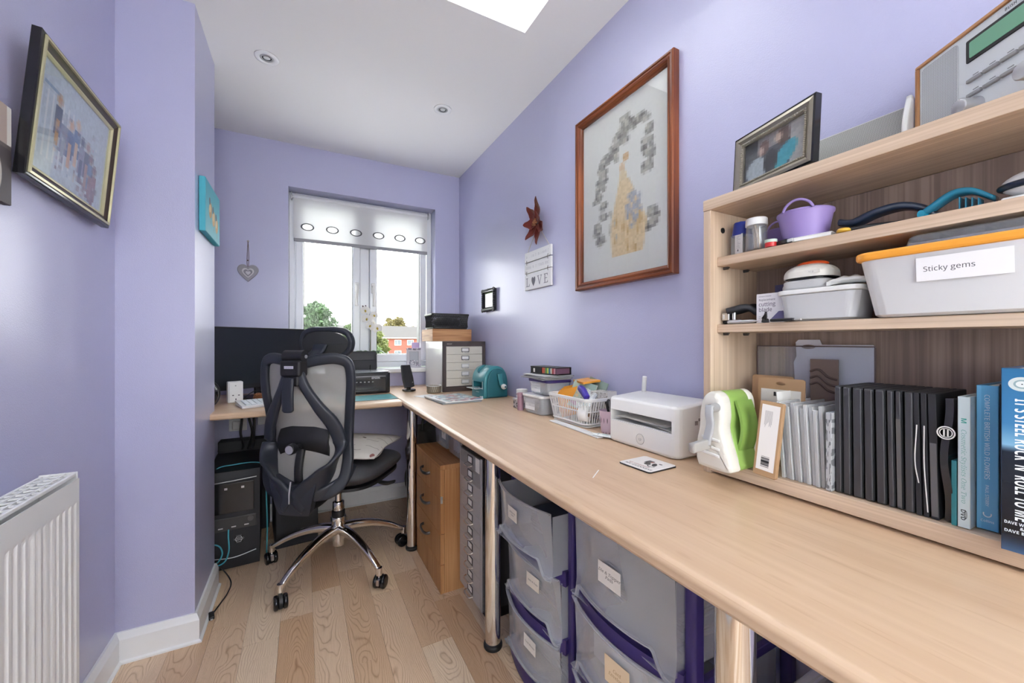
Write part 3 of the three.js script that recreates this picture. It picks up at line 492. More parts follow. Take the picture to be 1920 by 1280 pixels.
{ // silver speaker bar
  const t = thing('speaker_bar', 'low silver speaker bar with perforated grille behind the photo frame', 'speaker', [.945, YT + .001, .376], RW);
  const w = .168, h = .092, body = slab((u, v) => [mix(-w / 2, w / 2, u), .002 + v * h, .004 * Math.sin(v * Math.PI) - v * .022], 2, 8, .03);
  part(t, 'body', body, std(lin(.5, .5, .5), .5));
  const dots = dtex(64, 64, (i, j) => { const x = (i % 16) - 8 + ((j / 16 | 0) % 2 ? 0 : 0), y = (j % 16) - 8, r = Math.hypot(x, y); const c = r < 4.6 ? 40 : 165; return [c, c, c - 3]; }); const dm = tiled(dots, 20, 11);
  part(t, 'grille', slab((u, v) => [mix(-w / 2 + .002, w / 2 - .002, u), .004 + v * (h - .004), .0042 * Math.sin(v * Math.PI) - v * .022 + .0012], 2, 8, .001), std('#ffffff', .5, { map: dm }));
  part(t, 'end_cap', sweep([[w / 2 + .004, .003, .002], [w / 2 + .004, h * .5, .004], [w / 2 + .004, h + .004, -.016]], [.034, .009], v3(0, 0, 1), { seg: 12, pow: 5 }), M.whiteGloss);
  part(t, 'end_cap', sweep([[-w / 2 - .004, .003, .002], [-w / 2 - .004, h * .5, .004], [-w / 2 - .004, h + .004, -.016]], [.034, .009], v3(0, 0, 1), { seg: 12, pow: 5 }), M.whiteGloss);
}
{ // radio
  const w = .29, h = .146, dp = .082, t = thing('radio', 'white fronted wooden table radio with green display and knobs', 'radio', [.949, YT + .001, .280], RW + .61 - .0);
  t.rotation.y = RW - .605;
  // local: x along the front from its left end, z out of the front
  part(t, 'case', [muv(bx(0, w, h - .0055, h, -dp, .002, .0015), 'x'), muv(bx(0, w, 0, .0055, -dp, .002, .0015), 'x'), muv(bx(0, .0055, .0055, h - .0055, -dp, .002, .001), 'y'), muv(bx(w - .0055, w, .0055, h - .0055, -dp, .002, .001), 'y'), muv(bx(.0055, w - .0055, .0055, h - .0055, -dp, -dp + .006, 0), 'x')], M.pine);
  part(t, 'front_panel', bx(.0055, w - .0055, .0055, h - .0055, -.02, -.0012, .001), std(lin(.76, .80, .81), .35));
  const dots = dtex(64, 64, (i, j) => { const r = Math.hypot((i % 16) - 8, (j % 16) - 8); const c = r < 4 ? 95 : 205; return [c - 4, c, c + 2]; });
  for (const x of [.042, w - .042]) { const g = ex(rrect(.062, h - .022, .006, x, h / 2), .0016, .0004, 5); g.translate(0, 0, -.0012); part(t, 'speaker_grille', muv(g, 'x'), std('#ffffff', .5, { map: tiled(dots, 110, 110) })); }
  const cx = w / 2; part(t, 'display_surround', at(ex(rrect(.118, .034, .002), .002, .0004), cx, h - .036, -.0012), M.black);
  part(t, 'display', at(ex(rrect(.106, .024, .002), .0008, 0), cx, h - .036, .0009), std(lin(.20, .47, .30), .3));
  for (const y of [.064, .042]) for (let k = 0; k < 5; k++) part(t, 'button', at(box(.021, .0055, .005, .0015), cx - .0465 + k * .0232, y, .0008), M.grey);
  const dash = std(lin(.25, .26, .27), .6); for (const y of [.071, .049]) for (let k = 0; k < 5; k++) part(t, 'button_mark', at(new THREE.BoxGeometry(.008, .001, .0004), cx - .0465 + k * .0232, y, -.001), dash);
  for (const x of [cx - .047, cx + .035]) part(t, 'knob', at(lathe([[0, .024], [.010, .024], [.0118, .022], [.012, .004], [.0135, .0005], [.0135, 0], [0, 0]], 28), x, .022, -.0012, Math.PI / 2), M.silver);
  const logo = ctex(256, 64, (g, a, b) => { g.fillStyle = '#d9dee0'; g.fillRect(0, 0, a, b); g.fillStyle = '#3c4248'; g.font = 'bold 44px sans-serif'; g.textAlign = 'center'; g.textBaseline = 'middle'; g.fillText('BUSH', a / 2, b / 2); });
  part(t, 'brand_lettering', at(sheet(.034, .0085, .0003), cx, h - .0125, -.0012), std('#ffffff', .5, { map: logo }));
  part(t, 'rear_cover', bx(.012, w - .012, h, h + .005, -dp + .006, -.012, .002), M.black, 'black slab on the case top');
}
// ---- upper shelf
const sub = (s) => s;
{
  const t = thing('pick_box', 'clear box with blue cap holding cocktail sticks, leftmost on upper shelf', 'box', [.905, Y1 + .001, .563]);
  const w = .036, h = .078; part(t, 'box', [bx(-w / 2, w / 2, 0, .001, -.015, .015, 0), bx(-w / 2, -w / 2 + .001, 0, .05, -.015, .015, 0), bx(w / 2 - .001, w / 2, 0, .05, -.015, .015, 0), bx(-w / 2, w / 2, 0, .05, .014, .015, 0), bx(-w / 2, w / 2, 0, .05, -.015, -.014, 0)], M.clear);
  part(t, 'cap', at(new THREE.CylinderGeometry(.017, .0215, .03, 8), 0, .063, 0, 0, Math.PI / 8), M.blue);
  const st = []; for (let k = 0; k < 12; k++) st.push(at(cyl(.0009, .0009, .052, 5), -.011 + .022 * hash(k, 1), .027, -.008 + .016 * hash(k, 2), .12 * (hash(k, 3) - .5), 0, .35 * (hash(k, 4) - .5))); st.forEach(g => part(t, 'cocktail_stick', g, std(lin(.55, .42, .27), .7)));
  const lb = ctex(64, 128, (g, a, b) => { g.fillStyle = '#d5d2cf'; g.fillRect(0, 0, a, b); g.fillStyle = '#8b8a92'; for (let k = 0; k < 9; k++) g.fillRect(12, 14 + k * 9, 10 + 26 * hash(k, 3), 2); g.fillStyle = '#55525a'; g.fillRect(20, 96, 9, 12); });
  part(t, 'label', at(sheet(.018, .047, .0003), -w / 2 - .0001, .026, .004, 0, -Math.PI / 2), std('#ffffff', .8, { map: lb }));
}
{
  const t = thing('clear_jar', 'clear plastic jar with white lid holding wooden sticks on upper shelf', 'jar', [.882, Y1 + .001, .516]);
  part(t, 'jar', lathe([[0, .001], [.019, .001], [.020, .004], [.0205, .05], [.0185, .056], [.0175, .056], [.0195, .05], [.019, .005], [0, .004]], 28), M.clear);
  part(t, 'lid', lathe([[0, .072], [.019, .072], [.021, .070], [.0215, .056], [.0185, .056], [.0185, .057], [0, .057]], 28), M.white);
  for (let k = 0; k < 9; k++) part(t, 'wooden_stick', at(box(.0035, .06, .0012, .0004), -.008 + .014 * hash(k, 7), .034, -.007 + .012 * hash(k, 8), .25 * (hash(k, 3) - .5), hash(k, 5) * 3, .5 * (hash(k, 4) - .5)), std(lin(.45, .30, .18), .7));
}
function tub(pos, label, r = 1) {
  const t = thing('trug_tub', label, 'tub', pos, .5), prof = [[0, .001], [.033, .001], [.036, .004], [.046, .058], [.0485, .06], [.0485, .064], [.0455, .064], [.034, .006], [0, .005]].map(p => [p[0] * r, p[1] * r]);
  part(t, 'tub', lathe(prof, 40), M.lilac);
  const H = (a) => { const c = Math.cos(a), s = Math.sin(a); const pts = []; for (let k = 0; k <= 10; k++) { const q = k / 10, w = (q - .5) * .05, y = .061 + .019 * Math.sin(q * Math.PI) ** .6, ro = .0465 + .004 * Math.sin(q * Math.PI); pts.push([(c * ro - s * w) * r, y * r, (s * ro + c * w) * r]); } return tube(pts, .0026 * r, 24, 8); };
  for (const a of [.3, .3 + Math.PI]) part(t, 'handle', H(a), M.lilac);
  return t;
}
tub([.905, Y1 + .001, .432], 'lilac rubber tub with loop handles, the larger one in front on upper shelf');
tub([.963, Y1 + .001, .502], 'second lilac tub, half hidden behind the clear white-lidded jar', .82);
{
  const t = thing('lip_tin', 'small red and pale green tin beside the clear jar on upper shelf', 'tin', [.868, Y1 + .001, .478]);
  part(t, 'base', at(cyl(.011, .011, .009, 24), 0, .0045, 0), std(lin(.55, .03, .03), .35)); part(t, 'lid', at(cyl(.0115, .0115, .006, 24), 0, .0121, 0), std(lin(.5, .62, .52), .4));
  const u = thing('usb_stick', 'black USB stick with metal plug lying on upper shelf edge', 'usb stick', [.868, Y1 + .001, .445], 1.2);
  part(u, 'body', bx(-.004, .024, 0, .009, -.008, .008, .002), M.black); part(u, 'plug', bx(-.017, -.004, .001, .0075, -.006, .006, .0005), M.steel);
  const b = thing('notebook', 'small white booklet lying on the upper shelf beside the lilac tub', 'booklet', [.876, Y1 + .001, .404], .12);
  part(b, 'pages', bx(-.012, .022, 0, .006, -.032, .032, .0008), M.paper); part(b, 'cover', bx(-.0125, .0225, .006, .0075, -.033, .033, .0004), M.white);
  const y = thing('yellow_cap', 'small yellow plastic cap lying under the dark trimmer handle', 'cap', [.868, Y1 + .001, .352]);
  part(y, 'cap', lathe([[0, .007], [.008, .007], [.010, .005], [.0105, 0], [0, 0]], 20), std(lin(.7, .42, .05), .4));
}
{ // dark navy cutter
  const t = thing('hand_trimmer', 'dark navy plastic hand trimmer with curved handle on upper shelf', 'trimmer', [.915, Y1 + .001, .311], 0); t.scale.z = .78;
  part(t, 'base', sweep([[-.03, .005, -.064], [-.02, .006, -.02], [0, .006, .03], [.01, .006, .07]], (q) => [.03 - .01 * q, .010], v3(1, 0, 0), { seg: 24 }), M.black);
  part(t, 'handle', sweep([[-.022, .025, -.072], [-.02, .021, -.058], [-.02, .019, -.044], [-.014, .030, -.005], [-.002, .034, .035], [.008, .022, .068], [.012, .009, .08]], (q) => [.027 + .008 * Math.sin(q * 3), .013], v3(1, 0, 0), { seg: 40 }), M.navy);
}
{ // teal stapler-like punch
  const t = thing('paper_punch', 'teal plastic lever punch on white base on upper shelf', 'punch', [.915, Y1 + .001, .225], 0); t.scale.z = .55; t.scale.y = .8;
  part(t, 'base', bx(-.02, .02, 0, .008, -.06, .07, .003), M.white);
  part(t, 'lever', sweep([[-.005, .014, -.066], [-.004, .024, -.045], [-.002, .044, .0], [0, .042, .035], [.004, .02, .075]], (q) => [.03, .010 + .004 * Math.sin(q * 3.1)], v3(1, 0, 0), { seg: 32 }), std(lin(.015, .17, .27), .25));
  part(t, 'hinge', at(cyl(.008, .008, .034, 20), -.005, .013, -.06, 0, 0, Math.PI / 2), std(lin(.02, .26, .38), .25));
  part(t, 'rib', [0, 1, 2, 3].map(k => bx(-.012, .012, .010, .034 - .003 * k, .012 + k * .012, .015 + k * .012, .001)), std(lin(.015, .17, .27), .35));
}
{ // white disc shaped tape runners at the right edge
  const t = thing('tape_runner', 'white rounded tape runner with navy side at right end of upper shelf', 'tape runner', [.915, Y1 + .001, .135]); t.scale.z = .8;
  part(t, 'body', at(blob(.024, .020, .055, 18), 0, .028, 0), M.white); part(t, 'band', at(new THREE.TorusGeometry(.036, .005, 10, 36).scale(.68, 1.45, 1).rotateX(Math.PI / 2), 0, .026, 0), M.navy);
  part(t, 'foot', bx(-.02, .02, 0, .01, -.05, .06, .003), M.white);
}
// ---- middle shelf
{
  const t = thing('hole_punch', 'black metal hole punch at left end of the middle shelf', 'hole punch', [.905, Y2 + .001, .556]);
  part(t, 'base', bx(-.03, .034, 0, .008, -.035, .035, .003), M.black);
  part(t, 'lever', sweep([[-.022, .028, -.026], [-.016, .032, -.01], [0, .036, .012], [.02, .026, .03]], (q) => [.036, .016], v3(1, 0, .3), { seg: 20 }), M.blackSoft);
  part(t, 'jaw', [bx(-.032, -.012, .008, .026, -.036, -.018, .002), bx(-.034, -.0315, .012, .022, -.034, -.03, 0)], M.steel, 'bare steel jaw');
  part(t, 'punch_pin', at(cyl(.004, .004, .022, 12), -.024, .018, -.010), M.steel);
}
{
  const t = thing('blade_box', 'white cardboard box printed cutting blade on the middle shelf', 'box', [.890, Y2 + .001, .492]);
  const w = .058, h = .064; part(t, 'carton', bx(0, .02, 0, h, -w / 2, w / 2, .0008), M.paper);
  const tx = ctex(512, 560, (g, a, b) => { g.fillStyle = '#e9e7ea'; g.fillRect(0, 0, a, b); g.fillStyle = '#4a4558'; g.textBaseline = 'top'; g.font = '30px sans-serif'; g.fillText('precision trimmer', 40, 28); g.font = '54px sans-serif'; g.fillText('Replacement', 40, 84); g.font = '104px sans-serif'; g.fillText('cutting', 38, 142); g.fillText('blade', 38, 248); g.fillStyle = '#6a6790'; g.beginPath(); g.moveTo(250, 520); g.lineTo(420, 350); g.lineTo(512, 350); g.lineTo(512, 520); g.fill(); g.fillStyle = '#1c1b20'; g.beginPath(); g.moveTo(90, 480); g.lineTo(150, 400); g.lineTo(200, 430); g.lineTo(160, 500); g.fill(); g.fillStyle = '#77738a'; g.fillRect(40, 440, 40, 6); g.fillRect(40, 470, 30, 6); });
  part(t, 'print', at(sheet(w - .002, h - .002, .0003), -.0001, h / 2, 0, 0, -Math.PI / 2), std('#ffffff', .7, { map: tx }));
  const n = thing('blade_card', 'navy blister card standing behind the cutting blade box', 'card', [.925, Y2 + .001, .475]);
  part(n, 'card', bx(0, .002, 0, .084, -.026, .026, .0005), std(lin(.05, .05, .12), .5)); part(n, 'roundel', at(cyl(.010, .010, .001, 24), -.0006, .073, 0, 0, 0, Math.PI / 2), M.paper);
}
{
  const p = thing('pen', 'slim silver pen lying along the middle shelf edge', 'pen', [.862, Y2 + .001, .540], .05);
  part(p, 'barrel', at(cyl(.0035, .0035, .055, 14), 0, .0036, 0, Math.PI / 2), M.silver); part(p, 'tip', at(new THREE.ConeGeometry(.0035, .012, 14), 0, .0036, .0335, Math.PI / 2), M.steel); part(p, 'clip', bx(-.001, .001, .007, .0085, -.026, .002, 0), M.steel);
  const c = thing('black_clip', 'small black plastic clip lying before the cutting blade box', 'clip', [.866, Y2 + .001, .495], .4);
  part(c, 'jaw', ex(poly([[-.012, 0], [.012, 0], [.009, .006], [-.002, .008]]), .012, .001), M.black); part(c, 'lever', at(box(.014, .014, .004, .001), -.002, .014, .007, 0, 0, .5), M.black);
  const k = thing('craft_knife', 'flat black craft knife handle lying before the white-lidded tub', 'knife', [.854, Y2 + .001, .448], 0); part(k, 'handle', bx(-.006, .006, 0, .006, -.022, .022, .002), M.black); part(k, 'blade_guard', bx(-.004, .004, .001, .005, .022, .034, .001), M.grey);
}
// open box shell with tapered rounded walls
function tubShell(w, d, h, tap, th = .0015, r = .018) {
  const pr = (k, ww) => rrect(w * k - ww * 2, d * k - ww * 2, r).getPoints(6), N = pr(1, 0).length, pos = [], idx = [];
  const rings = [[1 - tap * .9, th * 2, .000], [1 - tap, 0, .004], [1, 0, h], [1, th, h], [1 - tap, th, .005], [1 - tap * 1.1, th * 2, .002]].map(([k, ww, y], i) => pr(k, i === 0 ? .006 : ww).map(p => [p.x, y, p.y]));
  rings.forEach(R => R.forEach(p => pos.push(...p))); for (let i = 0; i + 1 < rings.length; i++) for (let k = 0; k < N; k++) { const a = i * N + k, b = i * N + (k + 1) % N, c = a + N, e = b + N; idx.push(a, c, b, b, c, e); }
  for (const [ri, f] of [[0, 1], [rings.length - 1, 0]]) { const m = pos.length / 3; pos.push(0, rings[ri][0][1], 0); for (let k = 0; k < N; k++) { const a = ri * N + k, b = ri * N + (k + 1) % N; f ? idx.push(m, a, b) : idx.push(m, b, a); } }
  const g = new THREE.BufferGeometry(); g.setAttribute('position', new THREE.Float32BufferAttribute(pos, 3)); g.setIndex(idx); return toCreasedNormals(g, .6);
}
function lidShape(w, d, h, r = .02, b = .002) { const g = ex(rrect(w, d, r), h, b, 6, 2); g.rotateX(-Math.PI / 2); return g; }
const labelTex = (txt, o = {}) => ctex(o.w ?? 512, o.h ?? 200, (g, a, b) => { g.fillStyle = o.bg ?? '#ecebec'; g.fillRect(0, 0, a, b); g.fillStyle = o.fg ?? '#45454c'; g.textAlign = 'center'; g.textBaseline = 'middle'; g.font = (o.it ? 'italic ' : '') + (o.s ?? 56) + 'px ' + (o.f ?? 'sans-serif'); txt.forEach((s, i) => g.fillText(s, a * (o.x ?? .5), b * (.5 + (i - (txt.length - 1) / 2) * (o.lh ?? .34)))); });
{ // white-lidded tub
  const x = .908, d = .408, t = thing('storage_tub', 'frosted lunch tub with white lid on middle shelf, left of sticky gems box', 'tub', [x, Y2 + .001, d - .012]);
  const w = .090, L = .135, h = .052; part(t, 'tub', tubShell(w, L, h, .1), phy(lin(.88, .89, .90), .2, { transmission: .45, thickness: 0, ior: 1.45 })); part(t, 'lid', at(lidShape(w + .008, L + .008, .009), 0, h + .001, 0), M.white);
  const c = thing('tub_contents', 'pale tubes and tissue inside the white-lidded frosted tub', 'craft bits', [x, Y2 + .004, d - .012]); part(c, 'lilac_tube', at(cyl(.011, .011, .05, 16), -.02, .012, .02, 1.3, 0, .1), M.lilac); part(c, 'mint_tube', at(cyl(.009, .009, .05, 16), -.012, .011, .03, 1.4, 0, .3), std(lin(.3, .5, .45), .5)); part(c, 'tissue', at(blob(.026, .014, .028, 12, (a, b, q) => 1 + .2 * Math.sin(a * 7 + q * 9)), -.008, .020, -.026), M.paper); part(c, 'blue_bottle', at(cyl(.012, .012, .03, 16), .012, .016, -.01), std(lin(.2, .4, .5), .4));
  const p = thing('corner_punch', 'round white craft punch with orange button on top of the white-lidded tub', 'punch', [x, Y2 + h + .012, d + .014]); p.scale.setScalar(1.15);
  part(p, 'base', ex(rrect(.066, .072, .02), .016, .003, 8, 2).rotateX(-Math.PI / 2), std(lin(.5, .5, .5), .4)); part(p, 'gap', at(ex(rrect(.058, .062, .018), .004, 0, 8).rotateX(-Math.PI / 2), 0, .016, 0), M.black);
  part(p, 'dome', at(slab((u, v) => { const a = u * Math.PI * 2, q = Math.min(v, 1), r = Math.sin(Math.min(q * 1.25, 1) * Math.PI / 2), y = q < .8 ? .03 * Math.cos(q / .8 * Math.PI / 2) ** .7 : -.003 * (q - .8) / .2; return [Math.sign(Math.cos(a)) * Math.abs(Math.cos(a)) ** .8 * .033 * r, .0225 + y * .72, -Math.sign(Math.sin(a)) * Math.abs(Math.sin(a)) ** .8 * .037 * r]; }, 40, 14, .002), 0, 0, 0), M.offwhite);
  part(p, 'button', at(blob(.019, .007, .024, 14), .004, .045, 0), std(lin(.75, .10, .02), .3), 'orange push button');
  const lt = ctex(256, 64, (g, a, b) => { g.fillStyle = '#dad8d0'; g.fillRect(0, 0, a, b); g.fillStyle = '#6b6b6b'; g.font = '40px sans-serif'; g.fillText('k n i p', 50, 46); }); part(p, 'lettering', at(sheet(.024, .006, .0003), -.0335, .028, .016, 0, -Math.PI / 2), std('#ffffff', .5, { map: lt }));
  const k = thing('foil_packet', 'flat white foil packet lying across the white tub lid', 'packet', [x - .022, Y2 + h + .0115, d - .060], .1);
  part(k, 'pouch', slab((u, v) => { const s = Math.sin(u * Math.PI) * Math.sin(v * Math.PI); return [(v - .5) * .032, .009 + .009 * s ** .5 + .0015 * Math.sin(u * 23) * s, (u - .5) * .064]; }, 20, 10, .008), phy(lin(.72, .72, .70), .3));
}
{ // sticky gems box
  const x = .915, d = .181, L = .306, w = .155, h = .110; const t = thing('storage_box', 'large clear plastic box with orange lid labelled Sticky gems', 'box', [x, Y2 + .001, d - .005]);
  part(t, 'box', tubShell(w - .008, L - .008, h - .014, .11, .0015, .028), phy(lin(.90, .90, .90), .2, { transmission: .36, thickness: 0, ior: 1.45 }));
  part(t, 'lid', at(join([lidShape(w, L, .014, .022, .004)]), 0, h - .0145, 0), M.orangeP, 'orange lid');
  const tx = labelTex(['Sticky gems'], { w: 1024, h: 384, s: 110, x: .36, fg: '#4b4c52' });
  part(t, 'label', at(sheet(.096, .036, .0004).rotateX(.09), -w / 2 + .0035, .070, -.024, 0, -Math.PI / 2, 0), std('#ffffff', .75, { map: tx }));
  const c = thing('gem_sheets', 'stack of pale gem sheets inside the orange-lidded box', 'craft sheets', [x, Y2 + .006, d - .005]);
  for (let k = 0; k < 7; k++) part(c, 'sheet', at(box(.10, .001, .2, 0), (hash(k, 1) - .5) * .008, .003 + k * .007, .01 * (hash(k, 2) - .5), .05 * (hash(k, 4) - .5), .06 * (hash(k, 3) - .5), .12 * (hash(k, 5) - .5)), std(lin(.62, .60 - .02 * (k % 3), .62), .8));
  for (let k = 0; k < 4; k++) part(c, 'bag', at(box(.004, .05, .075, .001), -.052 + k * .003, .055, -.085 + k * .008, 0, 0, .1), std(lin(.7, .69, .68), .6));
  const f = thing('flat_case', 'flat clear compartment case lying on the orange lid', 'case', [x - .005, Y2 + h + .0005, .155]);
  part(f, 'lid', tubShell(.12, .22, .018, .03, .001, .008).rotateX(Math.PI).translate(0, .0185, 0), M.clear); part(f, 'divider', [-.07, -.025, .02, .065].map(z => bx(-.055, .055, .001, .014, z - .0006, z + .0006, 0)), M.clear); part(f, 'tray', bx(-.056, .056, .0006, .006, -.106, .106, .001), std(lin(.22, .22, .27), .5));
}
// ---- bottom shelf
{ // green and white crank machine (sticker maker)
  const t = thing('sticker_maker', 'lime green and white crank sticker machine at left end of bottom shelf', 'craft machine', [.85, Y0 + .001, .545]);
  // profile across the depth axis: p = [toward camera (-d), y]; extruded along x
  const pf = (k) => spl([[-.030 * k, 0], [-.036 * k, .02], [-.034 * k, .055], [-.028 * k, .085], [-.026 * k, .12], [-.016 * k, .152], [.004, .164], [.022 * k, .150], [.027 * k, .115], [.025 * k, .085], [.034 * k, .05], [.043 * k, .02], [.040 * k, 0]]);
  const E = (k, x0, x1, b) => { const g = ex(pf(k), x1 - x0, b, 10, 3); g.rotateY(Math.PI / 2); g.scale(1, 1, -1); const i = g.attributes.position; const a = i.array; for (let q = 0; q < i.count; q += 3) for (let c = 0; c < 3; c++) { const s = a[(q + 1) * 3 + c]; a[(q + 1) * 3 + c] = a[(q + 2) * 3 + c]; a[(q + 2) * 3 + c] = s; } g.computeVertexNormals(); g.translate(x0, 0, 0); return toCreasedNormals(g, .7); };
  part(t, 'side_plate', E(1, -.085, -.048, .008), M.offwhite, 'white end plate facing the room');
  part(t, 'body', E(.94, -.050, .014, .002), M.lime, 'lime green body');
  part(t, 'hopper_flap', slab((u, v) => [mix(-.040, .012, u), .03 + .115 * v, .034 + .012 * Math.sin((1 - v) * 3.3) - .004 * v], 6, 16, .006), std(lin(.22, .37, .08), .4));
  part(t, 'side_plate', E(1, .012, .034, .006), M.offwhite);
  part(t, 'groove', [.048, .066, .034].map((y, i) => sweep([[-.0862, y, -.012 - .006 * i], [-.0866, y - .002, .005], [-.0862, y - .004, .022]], [.006, .0035], v3(0, 1, 0), { seg: 10 })), M.white);
  part(t, 'pivot', at(cyl(.008, .0095, .022, 24), -.095, .132, .014, 0, 0, Math.PI / 2), M.grey);
  const cr = part(t, 'crank_arm', sweep([[-.104, .138, .013], [-.107, .12, .014], [-.105, .098, .015], [-.107, .075, .011], [-.109, .056, .008]], [.017, .008], v3(0, 0, 1), { seg: 24, pow: 4 }), std(lin(.42, .43, .45), .35));
  part(cr, 'crank_handle', sweep([[-.104, .058, .009], [-.13, .056, .009], [-.155, .054, .009]], [.014, .020], v3(0, 0, 1), { seg: 12, pow: 5 }), std(lin(.40, .39, .37), .4));
  part(t, 'foot', at(cyl(.012, .014, .004, 20), -.03, .0, 0).translate(.03, .0005, .02), M.black);
}
{ // kraft cards behind
  const mk = (pos, w, h, label, rot, tilt) => { const t = thing('craft_card', label, 'craft card', pos, RW + rot); t.rotation.order = 'YXZ'; t.rotation.x = tilt; part(t, 'card', ex((() => { const s = rrect(w, h, .006, 0, h / 2); const q = new THREE.Path(); q.absellipse(0, h - .012, .010, .004, 0, Math.PI * 2, true); s.holes.push(q); return s; })(), .0016, 0, 6), M.kraft); return t; };
  let t = mk([.945, Y0 + .001, .522], .088, .192, 'brown kraft hanging card, the rear one of two beside the lime machine', .05, -.06);
  t = mk([.912, Y0 + .001, .486], .095, .190, 'brown kraft hanging card with pale panel and black slot, front one', .02, -.05);
  part(t, 'panel', at(sheet(.08, .06, .0004), 0, .135, .0017), M.offwhite); part(t, 'slot_label', at(box(.026, .009, .001, 0), 0, .155, .0026), M.black);
  const k = thing('tape_pack', 'narrow kraft edged pack with white label and barcode, beside lime machine', 'packet', [.824, Y0 + .001, .463], RW + .06); k.rotation.order = 'YXZ'; k.rotation.z = -.09; k.rotation.x = -.03;
  part(k, 'card', ex(rrect(.043, .150, .003, 0, .075), .010, .001), M.kraft);
  const bc = ctex(160, 560, (g, a, b) => { g.fillStyle = '#e4e1de'; g.fillRect(0, 0, a, b); g.fillStyle = '#26262a'; for (let y = 430; y < 530; y += 1) { if (hash(y >> 1, 5) > .46) g.fillRect(40, y, 74, 1.6); } g.fillStyle = '#9a969a'; for (let k = 0; k < 10; k++) g.fillRect(34 + k * 7, 50, 3, 90 + 60 * hash(k, 2)); });
  part(k, 'label', at(sheet(.033, .132, .0004), 0, .078, .0101), std('#ffffff', .7, { map: bc }));
}
{ // clear panel and hanging card at the back
  const t = thing('stamp_folder', 'large clear stamp folder with dark rim leaning at the back of bottom shelf', 'folder', [.992, Y0 + .001, .464], RW);
  part(t, 'sheet', bx(-.112, .112, 0, .258, 0, .0012, 0), M.clear); part(t, 'rim', [bx(-.114, .114, .258, .2605, -.0005, .002, .0006), bx(-.1145, -.112, 0, .258, -.0005, .002, .0006), bx(.112, .1145, 0, .258, -.0005, .002, .0006)], std(lin(.09, .06, .06), .5));
  const u = thing('backing_card', 'white card with hanging slot behind the clear stamp folder', 'card', [1.004, Y0 + .001, .430], RW);
  const s = poly([[-.070, 0], [.076, 0], [.076, .258], [.072, .263], [-.016, .263], [-.020, .274], [-.062, .274], [-.068, .268], [-.066, .236], [-.072, .222], [-.070, .19]]); const h = new THREE.Path(); h.absellipse(-.042, .258, .014, .005, 0, Math.PI * 2, true); s.holes.push(h); part(u, 'card', ex(s, .0012, 0, 8), std(lin(.62, .60, .66), .7));
  const v = thing('foam_card', 'brown wavy foam stamp card standing before the white hanging card', 'card', [.982, Y0 + .001, .432], RW); part(v, 'card', bx(-.026, .026, 0, .232, 0, .002, .0005), std(lin(.16, .115, .10), .7)); for (let k = 0; k < 3; k++) part(v, 'wave', tube([[-.025, .205 - k * .014, .003], [-.01, .21 - k * .014, .003], [.008, .195 - k * .014, .003], [.025, .19 - k * .014, .003]], .0026, 16, 6), std(lin(.09, .06, .055), .7));
}
{ // clear sleeves standing edge on
  const lab = ['first', 'second', 'third', 'fourth', 'fifth', 'sixth', 'seventh', 'eighth', 'ninth', 'tenth'];
  for (let k = 0; k < 10; k++) {
    const d = .4400 - k * .0074, h = .150 - .004 * (k % 3), t = thing('stamp_sleeve', `${lab[k]} clear stamp sleeve from the left in the row on the bottom shelf`, 'sleeve', [.842 + .004 * (k % 2), Y0 + .001, d], 0, 'clear stamp sleeves');
    t.rotation.x = -.075 + .004 * k;
    part(t, 'pocket', bx(0, .12, 0, h, -.0031, .0031, .0012), M.milky); part(t, 'insert', bx(.004, .116, .004, h - .012 - .01 * hash(k, 3), -.0005, .0005, 0), k === 9 ? M.paper : std(lin(.70, .71, .71), .8));
  }
  const t = thing('stamp_card', 'white stamp card with grey pattern leaning in front of clear sleeves', 'card', [.868, Y0 + .001, .4530], 0); t.rotation.x = -.085; part(t, 'card', bx(0, .11, 0, .166, -.001, .001, .0003), M.paper); part(t, 'purple_band', bx(-.0006, .02, .118, .134, -.0013, .0013, 0), std(lin(.09, .04, .13), .6));
  const f = thing('pattern_case', 'slim grey marbled case standing between the sleeves and the black cases', 'case', [.838, Y0 + .001, .3625], 0); part(f, 'spine', bx(0, .13, 0, .142, -.005, .005, .002), std('#ffffff', .5, { map: dtex(64, 256, (i, j) => { const n = noise(i / 9, j / 12) > .62 ? 110 : 175; return [n, n + 2, n + 6]; }) }));
}
